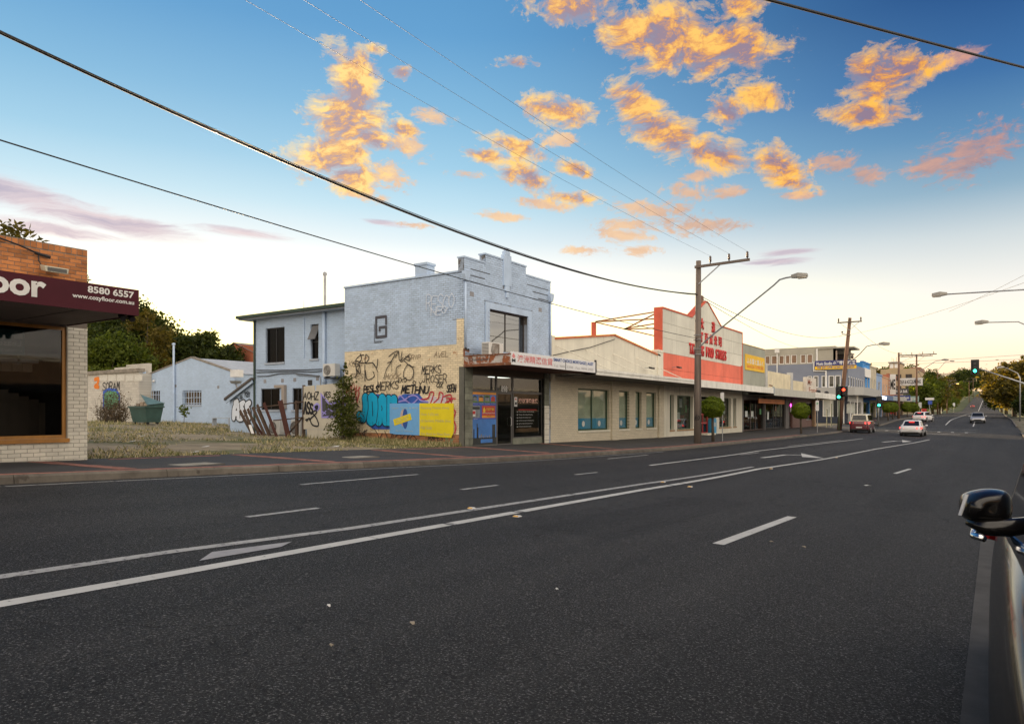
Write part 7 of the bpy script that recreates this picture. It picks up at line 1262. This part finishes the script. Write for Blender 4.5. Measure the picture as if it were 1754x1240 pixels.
# ================================================================== traffic signals
e_g=emat('signal_green',(.03,1.,.55),3.5); e_r=emat('signal_red',(1.,.03,.01),3.5); m_sig=mat('signal_black',(.012,.014,.013),.6,.1); m_lo=mat('signal_off_lens',(.03,.03,.03),.3); m_pgr=mat('signal_pole',(.13,.16,.10),.6,.2)
def lantern(T,x,y,z,lights,s=1.,back=True,h=None):
    n=len(lights); h=.36*n*s; H_=MB().box(x-.17*s,x+.17*s,y-.12,y+.12,z,z+h)
    hs=H_.build('signal_housing',m_sig,T,bevel=.02)
    if back: MB().box(x-.32*s,x+.32*s,y+.121,y+.14,z-.14*s,z+h+.14*s).build('backplate',m_sig,T)
    for i,l in enumerate(lights):
        zc=z+h-(i+.5)*.36*s; MB().tube([(x,y-.121,zc),(x,y-.135,zc)],.13*s,16).build('lens',{'r':e_r,'g':e_g,'0':m_lo}[l],hs); vs=[]; 
        for t in range(9): a=-.35+t*(math.pi+.7)/8; vs+=[(x+.15*s*math.cos(a),y-.12,zc+.15*s*math.sin(a)),(x+.15*s*math.cos(a),y-.34,zc+.15*s*math.sin(a)-.02)]
        MB().add(vs,[(2*t,2*t+1,2*t+3,2*t+2) for t in range(8)]).build('visor',m_sig,hs)
u_=78.; X,_=PU(1437,737,u_); zb=zf(X,u_); T=thing('traffic_light','traffic light with red and green lit on the near corner pole','traffic light',(X,u_,zb)); zg_=PU(1439,680,u_)[1]; zr2=PU(1444,668,u_)[1]
MB().tube([(X,u_,zb-.1),(X,u_,zr2+.6)],.07,10).build('pole',m_pgr,T,smooth=True); lantern(T,X+.05,u_-.25,zg_-.18,('0','0','g'),1.05); lantern(T,X+.50,u_-.25,zr2-.55,('r','0'),1.05); lantern(T,X-.35,u_+.25,1.2,('0','0'),.9,False); MB().box(X-.5,X-.15,u_-.1,u_+.1,1.0,2.7).build('rear_signal',m_sig,T)
u_=107.; X,_=PU(1505,722,u_); zb=zf(X,u_) if X<-12.5 else zr(X,u_); zg_=PU(1506,694,u_)[1]; T=thing('traffic_light','traffic light showing green on the far corner, in front of the blue pharmacy awning','traffic light',(X,u_,zb)); MB().tube([(X,u_,zb-.1),(X,u_,zg_+1.4)],.07,10).build('pole',m_steel,T,smooth=True); lantern(T,X+.1,u_-.25,zg_-.2,('0','0','g'),1.15)
u_=100.; X0,z0_=PU(1668,636,u_); xp=3.5; zb=zr(RX,u_)+.1; T=thing('traffic_light','green traffic light hanging from a mast arm over the road at the right','traffic light',(xp,u_,zb)); z1_=PU(1754,655,u_)[1]; MB().tube([(xp,u_,zb-.2),(xp,u_,z1_-.9),(xp-.5,u_,z1_-.1),(X0+.2,u_,z0_+.45)],[.14,.12,.1,.05],8).build('mast_arm',m_steel,T,smooth=True); lantern(T,X0+.12,u_-.2,z0_-.2,('0','0','g'),1.3); lantern(T,xp-.1,u_-.3,2.6,('0','0','0'),1.)
# ================================================================== small street signs
def psign(lab,x,y,w,h,d=13.2,col=m_white,low=None,nm='parking_sign'):
    u_,z_=PW(x,y,d); zb=zf(-d,u_) if u_<225 else zg(-d,u_); T=thing(nm,lab,'sign',(-d,u_,zb),'parking signs along the kerb'); MB().tube([(-d,u_,zb-.1),(-d,u_,z_+h*.6)],.03,8).build('post',m_steel,T); MB().box(-d-w/2,-d+w/2,u_-.045,u_-.032,z_-h/2,z_+h/2).build('plate',col,T,bevel=.01); return T,u_,z_
t_,u_,z_=psign('thin sign post right of the nearest clipped ball tree',1237.5,680,.22,.5); t_,u_,z_=psign('white parking sign on a post beside the second clipped ball tree',1400,695,.28,.9); text('lettering','2P',mat('green_print',(.02,.25,.07),.6),t_,(-13.3,u_-.046,z_+.1),XR,UP,width=.2,height=.2,bold=.03)
psign('white parking sign right of the far clipped trees',1576,694,.6,1.2); psign('white parking sign left of the dark timber pole',1594,693,.7,1.2); psign('white parking sign in front of the hedge right of the dark timber pole',1612.5,694,.7,1.3); psign('far white parking sign near the foot of the hill',1634,693,.8,1.4)
for i,(x,yt) in enumerate(((1424,690),(1416.5,700))): 
    u_=86.; X,z_=PU(x,yt,u_); zb=zf(X,u_) if X>FX else zlot(X,u_); T=thing('post',('slim pale post by the crossing in front of the navy wall','lower slim post beside it near the navy wall')[i],'post',(X,u_,zb),'slim posts on the near corner'); MB().tube([(X,u_,zb-.1),(X,u_,z_)],.05,8).build('post',m_pgr,T); MB().ball((X,u_,z_),.07,8,6).build('cap',m_white,T)
T=thing('red_mail_box','red post box on the footpath beyond the white hatchback','post box',(-13.6,200,Bz(200))); MB().box(-.7,.3,-.3,.3,0,1.3).build('body',m_redp,T,local=True,bevel=.1); MB().box(-.55,.15,-.32,-.3,1.0,1.1).build('slot',m_black,T,local=True)
X,z_=PU(1592,683,205); T=thing('street_name_sign','small white street name blade with a blue plate beside the dark timber pole','sign',(X,205,zg(X,205))); MB().tube([(X,205,zg(X,205)-.2),(X,205,z_)],.06,6).build('post',m_steel,T); MB().box(X-.9,X+1.,204.9,204.95,z_-.3,z_+.25).build('blade',m_white,T); MB().box(X-.3,X+.6,204.9,204.95,z_-1.4,z_-.5).build('plate',mat('blue_plate',(.03,.08,.4),.5),T)
# ================================================================== cars
def paintm(n,c,r=.25,metal=0.): return mat(n,c,r,.03,.5,0,metal=metal,coat=.8)
p_white=paintm('car_white',(.66,.66,.67)); p_black=mat('car_black',(.005,.0045,.0045),.2,.03,.5,0,spec=.35,coat=.25); p_silver=paintm('car_silver',(.42,.43,.45),.3,.4); p_sil2=paintm('car_pale_silver',(.50,.51,.53),.3); p_cream=paintm('car_cream',(.62,.57,.42)); p_red=paintm('car_red',(.25,.02,.02)); p_mar=paintm('car_maroon',(.11,.022,.03))
m_glassc=mat('car_glass',(.012,.014,.016),.04,.05,bump=0); m_tyre=mat('tyre',(.016,.016,.016),.9,.2); m_rim=mat('alloy_rim',(.35,.35,.36),.35,.1,metal=.8); m_trim=mat('car_trim',(.02,.02,.02),.55); e_tail=emat('tail_lit',(1.,.045,.035),1.3); m_tail=mat('tail_red',(.30,.008,.01),.2,.1); m_head=mat('headlamp',(.55,.56,.58),.1,.1); e_head=emat('head_lit',(1.,.95,.85),5); m_plate=mat('plate_white',(.62,.62,.60),.5); e_ind=emat('indicator_lit',(1.,.62,.25),1.); m_chrome=mat('chrome',(.7,.7,.7),.12,.05,metal=1.)
def car(name,label,cat,loc,rz,kind,pm,L=4.4,Wd=1.78,H=1.45,lit=True,roofm=None,group=None,plate='',lower=None,detail=1):
    T=thing(name,label,cat,loc,group,rz); w=Wd/2; hl=L/2; belt={'sedan':.92,'hatch':.94,'van':1.02}[kind]*(H/1.45)**.6
    hood=belt-.10 if kind!='van' else belt-.06; zb=.24
    tail={'sedan':belt+.02,'hatch':belt,'van':belt}[kind]
    st=[(-hl,.80,.40,tail-.20),(-hl+.06,.90,.30,tail-.06),(-hl+.30,.975,zb,tail),(-hl*.45,1.,zb-.02,belt),(0,1.,zb-.02,belt-.01),(hl*.38,1.,zb-.02,belt-.02),(hl*.62,.985,zb-.02,hood),(hl-.32,.95,zb,hood-.10),(hl-.08,.84,.27,hood-.20),(hl,.70,.36,hood-.30)]
    vs=[]; rings=[]
    for (y,k_,z0,z1) in st:
        ww=w*k_; zm=z0+(z1-z0)*.5; half=[(ww*.80,z0),(ww*.965,z0+.05),(ww*.995,z0+(z1-z0)*.25),(ww,zm),(ww*.985,z0+(z1-z0)*.78),(ww*.94,z1-.015),(ww*.84,z1+.008),(ww*.45,z1+.03)]
        r_=[(x,y,z_) for x,z_ in half]+[(-x,y,z_) for x,z_ in half[::-1]]; rings.append(r_); vs+=r_
    n=16; fs=[(i*n+j,i*n+(j+1)%n,(i+1)*n+(j+1)%n,(i+1)*n+j) for i in range(len(st)-1) for j in range(n)]+[tuple(range(n))[::-1],tuple((len(st)-1)*n+j for j in range(n))]
    bo=fixn(MB().add(vs,fs).build('body',pm,T,smooth=True,local=True,sub=2))
    if lower: fixn(MB().box(-w*1.002,w*1.002,-hl*.93,hl*.9,zb,zb+.24).build('lower_trim',lower,T,local=True,bevel=.05))
    yf,yr={'sedan':(hl*.42,-hl*.66),'hatch':(hl*.46,-hl*.90),'van':(hl*.56,-hl*.95)}[kind]; rf,rr_={'sedan':(hl*.08,-hl*.36),'hatch':(hl*.12,-hl*.70),'van':(hl*.30,-hl*.88)}[kind]; wr=w*.76; wbs=w*.925; zt=H-.05; b0=belt-.03
    q=lambda s,t,side: None
    FB=lambda s:(s*wbs*.93,yf,b0); RB=lambda s:(s*wbs*.93,yr,b0+.02); FT=lambda s:(s*wr*.96,rf,zt); RT=lambda s:(s*wr*.94,rr_,zt-.02)
    lerp=lambda p,q_,t:tuple(p[i]+(q_[i]-p[i])*t for i in range(3))
    def panel(nm,c4,m,inset=(.06,.06,.08,.08)):
        a,b_,c_,d_=c4; l,r_,bt,tp=inset; pt=lambda s,t:lerp(lerp(a,b_,s),lerp(d_,c_,s),t); o=MB(); o.add([pt(l,bt),pt(1-r_,bt),pt(1-r_,1-tp),pt(l,1-tp)],[(0,1,2,3)]); ob=o.build(nm,m,T,local=True); md=ob.modifiers.new('thick','SOLIDIFY'); md.thickness=.02; md.offset=0; return ob
    # cabin shell in body colour with a rounded roof
    ring0=[FB(-1),FB(1),(wbs,(yf+yr)/2,b0),RB(1),RB(-1),(-wbs,(yf+yr)/2,b0)]; ring1=[FT(-1),FT(1),(wr,(rf+rr_)/2,zt+.01),RT(1),RT(-1),(-wr,(rf+rr_)/2,zt+.01)]; ring2=[(p[0]*.72,p[1]*.86+(rf+rr_)*.07,H) for p in ring1]
    cab=MB().add(ring0+ring1+ring2,[(i,(i+1)%6,6+(i+1)%6,6+i) for i in range(6)]+[(6+i,6+(i+1)%6,12+(i+1)%6,12+i) for i in range(6)]+[(12,13,14,15,16,17)]); o=fixn(cab.build('roof',roofm or pm,T,local=True,bevel=.05))
    e=.014; off=lambda p,d:(p[0]+d[0],p[1]+d[1],p[2]+d[2])
    panel('windscreen',[off(FB(-1),(0,e,.01)),off(FB(1),(0,e,.01)),off(FT(1),(0,e,.01)),off(FT(-1),(0,e,.01))],m_glassc,(.05,.05,.06,.07)); panel('rear_window',[off(RB(-1),(0,-e,.01)),off(RB(1),(0,-e,.01)),off(RT(1),(0,-e,.01)),off(RT(-1),(0,-e,.01))],m_glassc,(.08,.08,.10,.10))
    for s in (-1,1):
        mb_0,mt_0=(s*wbs,(yf+yr)/2,b0),(s*wr,(rf+rr_)/2,zt+.01); d=(s*e,0,.006)
        panel('side_window',[off(FB(s),d),off(mb_0,d),off(mt_0,d),off(FT(s),d)],m_glassc,(.10,.03,.10,.12)); panel('side_window',[off(mb_0,d),off(RB(s),d),off(RT(s),d),off(mt_0,d)],m_glassc,(.03,.16,.10,.12))
        for yy in (hl*.60,-hl*.58):
            if not detail: w=Wd/2-.06
            wh=MB().tube([(s*(w-.20),yy,.32),(s*(w+.012),yy,.32)],.32,24).build('wheel',m_tyre,T,local=True); sp_=MB().tube([(s*(w+.005),yy,.32),(s*(w+.022),yy,.32)],.055,10); [sp_.bar((s*(w+.014),yy,.32),(s*(w+.016),yy+.21*math.cos(a),.32+.21*math.sin(a)),.05,.02,up=(1,0,0)) for a in [.3+k_*1.2566 for k_ in range(5)]]; sp_.tube([(s*(w+.014),yy+.215*math.cos(a),.32+.215*math.sin(a)) for a in [k_*.3142 for k_ in range(21)]],.018,5,False); sp_.build('rim',m_rim,wh,local=True); MB().tube([(s*(w-.15),yy,.33),(s*(w-.004),yy,.33)],.375,24).build('wheel_arch',m_trim,T,local=True)
        w=Wd/2
        MB().add([(s*(w*.90),-hl+.13,tail-.30),(s*(w*.56),-hl+.0,tail-.28),(s*(w*.56),-hl+.03,tail-.12),(s*(w*.93),-hl+.16,tail-.10),(s*(w*1.0),-hl+.40,tail-.14),(s*(w*1.0),-hl+.38,tail-.24)],[(0,1,2,3),(0,3,4,5)]).build('tail_light',e_tail if lit else m_tail,T,local=True).modifiers.new('t','SOLIDIFY').thickness=.03
        MB().add([(s*w*.50,hl-.02,hood-.34),(s*w*.80,hl-.14,hood-.34),(s*w*.95,hl-.36,hood-.20),(s*w*.86,hl-.26,hood-.14),(s*w*.52,hl-.06,hood-.22)],[(0,1,2,3,4)]).build('headlight',m_head,T,local=True).modifiers.new('t','SOLIDIFY').thickness=.03
        if detail: MB().ball((s*(w+.10),yf-.35,b0+.06),(.11,.07,.075),10,8).bar((s*(w*.9),yf-.33,b0),(s*(w+.05),yf-.35,b0+.04),.04).build('mirror',pm if not lower else m_trim,T,local=True,smooth=True)
        if not detail: continue
        for yy in (.12,-hl*.42): MB().box(s*(w*.985),s*(w*1.012),yy-.09,yy+.09,belt-.17,belt-.14).build('door_handle',pm,T,local=True)
        [MB().box(s*(w*.988),s*(w*1.003),y_,y_+.012,z_,belt-.06).build('door_seam',m_black,T,local=True) for y_,z_ in ((-.02,zb+.08),(-hl*.52,zb+.3),(yf-.1,zb+.1))]
    MB().box(-.27,.27,-hl-.02,-hl+.06,.50,.61).build('number_plate',m_plate,T,local=True); MB().box(-w*.75,w*.75,-hl-.012,-hl+.1,.30,.40).build('rear_bumper',m_trim,T,local=True,bevel=.02); MB().box(-w*.5,w*.5,hl-.1,hl+.01,.36,.52).build('grille',m_trim,T,local=True,bevel=.02); MB().box(-w*.85,w*.85,-hl*.85,hl*.85,.16,.30).build('underbody',m_trim,T,local=True)
    if lit and kind!='van': MB().box(-.22,.22,(yr+rr_*2)/3-.09,(yr+rr_*2)/3-.03,zt-.13,zt-.10).build('brake_light',e_tail,T,local=True)
    return T
uz=lambda x,u_:zr(x,u_)+.004
car('white_sedan','white sedan waiting with brake lights lit in the turn lane','car',(-6.05,75.2,uz(-6,75)),R(-2),'sedan',p_white,4.6,1.80,1.46)
car('white_hatchback','white hatchback driving away beyond the intersection','car',(-8.6,123.5,uz(-8.6,123)),R(-14),'hatch',p_white,4.4,1.80,1.52)
car('light_van','cream topped wagon with dark maroon lower body and red tail lights','car',(-10.9,79.5,uz(-10.9,79)),0,'van',p_mar,4.7,1.85,1.88,roofm=p_cream)
car('silver_sedan','silver sedan approaching in the opposite lane past the intersection','car',(-1.7,121.,uz(-1.7,121)),R(180),'sedan',p_silver,4.6,1.8,1.46,lit=False)
car('red_car','small dark red car far up the hill road','car',(-9.,470,zr(-9,470)),0,'hatch',p_red,4.3,1.8,1.5); car('distant_car','tiny car with headlights on coming down the hill road','car',(-1.5,520,zr(-1.5,520)),R(180),'sedan',p_silver,4.6,1.8,1.5,lit=False)
# shops on the near side, behind the viewer: seen only in the window glass opposite
m_opp=mat('opposite_brick',(.17,.12,.09),.85,.3,.4,.1)
for i,(a,b_,h,l) in enumerate(((-30,-12,5.2,'low brown shop behind the viewer, to the left'),(-11.5,9,8.6,'brown brick shop straight behind the viewer'),(9.5,30,4.8,'low brown shop on the near side, just outside the right edge'),(30.5,52,6.,'taller brown shop further along the near side'),(52.5,86,5.,'long low brown shop at the near side corner'))):
    T=thing('opposite_shop',l,'building',(14,(a+b_)/2,zr(RX,(a+b_)/2))); z0=zr(RX,max(a,-12)); MB().box(12,26,a,b_,z0-.5,z0+h).build('walls',m_opp,T); MB().box(11.8,26.2,a-.1,b_+.1,z0+h,z0+h+.25).build('roof',m_roofm,T); MB().box(9.5,11.99,a,b_,z0+3.,z0+3.4).build('awning',m_sof2,T)
    for k_ in range(3): y0_=a+1+(b_-a-1)*k_/3; MB().box(11.96,11.99,y0_,y0_+(b_-a)/3-1.5,z0+.6,z0+2.6).build('window',m_glassc,T)
# black car at the right edge, facing the viewer
bx,bu=.905,3.72; bz=zr(.5,3.7)+.004
T=car('black_car','glossy black car parked at the right edge, facing the viewer','car',(bx,bu,bz),R(180),'hatch',p_black,4.3,1.84,1.50,lit=False,detail=0)
def bw(p): return (bx-p[0],bu-p[1],p[2]-bz)      # world to car space
# detailed wing mirror
mu=3.30; mx0,mx1=PU(1640,870,mu)[0],PU(1737,870,mu)[0]; mzt,mzb=PU(1690,838,mu)[1],PU(1690,899,mu)[1]; cxm=(mx0+mx1)/2; hw=(mx1-mx0)/2; czm=(mzt+mzb)/2; hh=(mzt-mzb)/2
def sup(a,n): c_,s_=math.cos(a),math.sin(a); return math.copysign(abs(c_)**(2/n),c_),math.copysign(abs(s_)**(2/n),s_)
vs=[]; nr,nn=9,24
for i in range(nr):
    t=i/(nr-1); k_=math.sin(t*math.pi/2)**.62; y=mu-.07+.15*(1-math.cos(t*math.pi/2))
    for j in range(nn):
        x_,z_=sup(2*math.pi*j/nn,3.3); zz_=z_*hh*k_; taper=1-.28*max(0,x_*-1)*max(0,z_) ; vs.append(bw((cxm+x_*hw*k_*(1 if z_<.2 else .97),y+.03*(x_+1)*.5,czm+zz_*taper+.0)))
o=fixn(MB().add(vs,[(i*nn+j,i*nn+(j+1)%nn,(i+1)*nn+(j+1)%nn,(i+1)*nn+j) for i in range(nr-1) for j in range(nn)]+[tuple((nr-1)*nn+j for j in range(nn)),tuple(range(nn))[::-1]]).build('wing_mirror',p_black,T,smooth=True,local=True,sub=1)); 
b=MB()
for t in range(7):
    a=t/6; b.add([bw(p) for p in ((mx0+.004+.022*a+.0,mu-.055-.004*a,czm-hh*.45+hh*1.2*a),(mx0+.012+.026*a,mu-.063,czm-hh*.45+hh*1.2*a))],[])
b.f=[[2*t,2*t+1,2*t+3,2*t+2] for t in range(6)]; sd_=b.build('indicator_strip',m_head,o,local=True); sd_.modifiers.new('t','SOLIDIFY').thickness=.006
fixn(MB().tube([bw((mx0+.03,mu-.02,mzb+.010)),bw((cxm,mu-.03,mzb-.005)),bw((mx1-.02,mu,mzb-.004)),bw((mx1+.07,mu+.05,mzb+.012))],[.012,.032,.036,.03],10).build('mirror_base',p_black,o,smooth=True,local=True))
# chrome waist strip, handle, sill line along the flank
b=MB(); b.tube([bw(p) for p in ((-.03,4.05,.80),(-.075,4.09,.805),(-.078,4.22,.81),(-.03,4.27,.815))],.016,8); b.build('door_handle_bar',m_chrome,T,local=True,smooth=True)
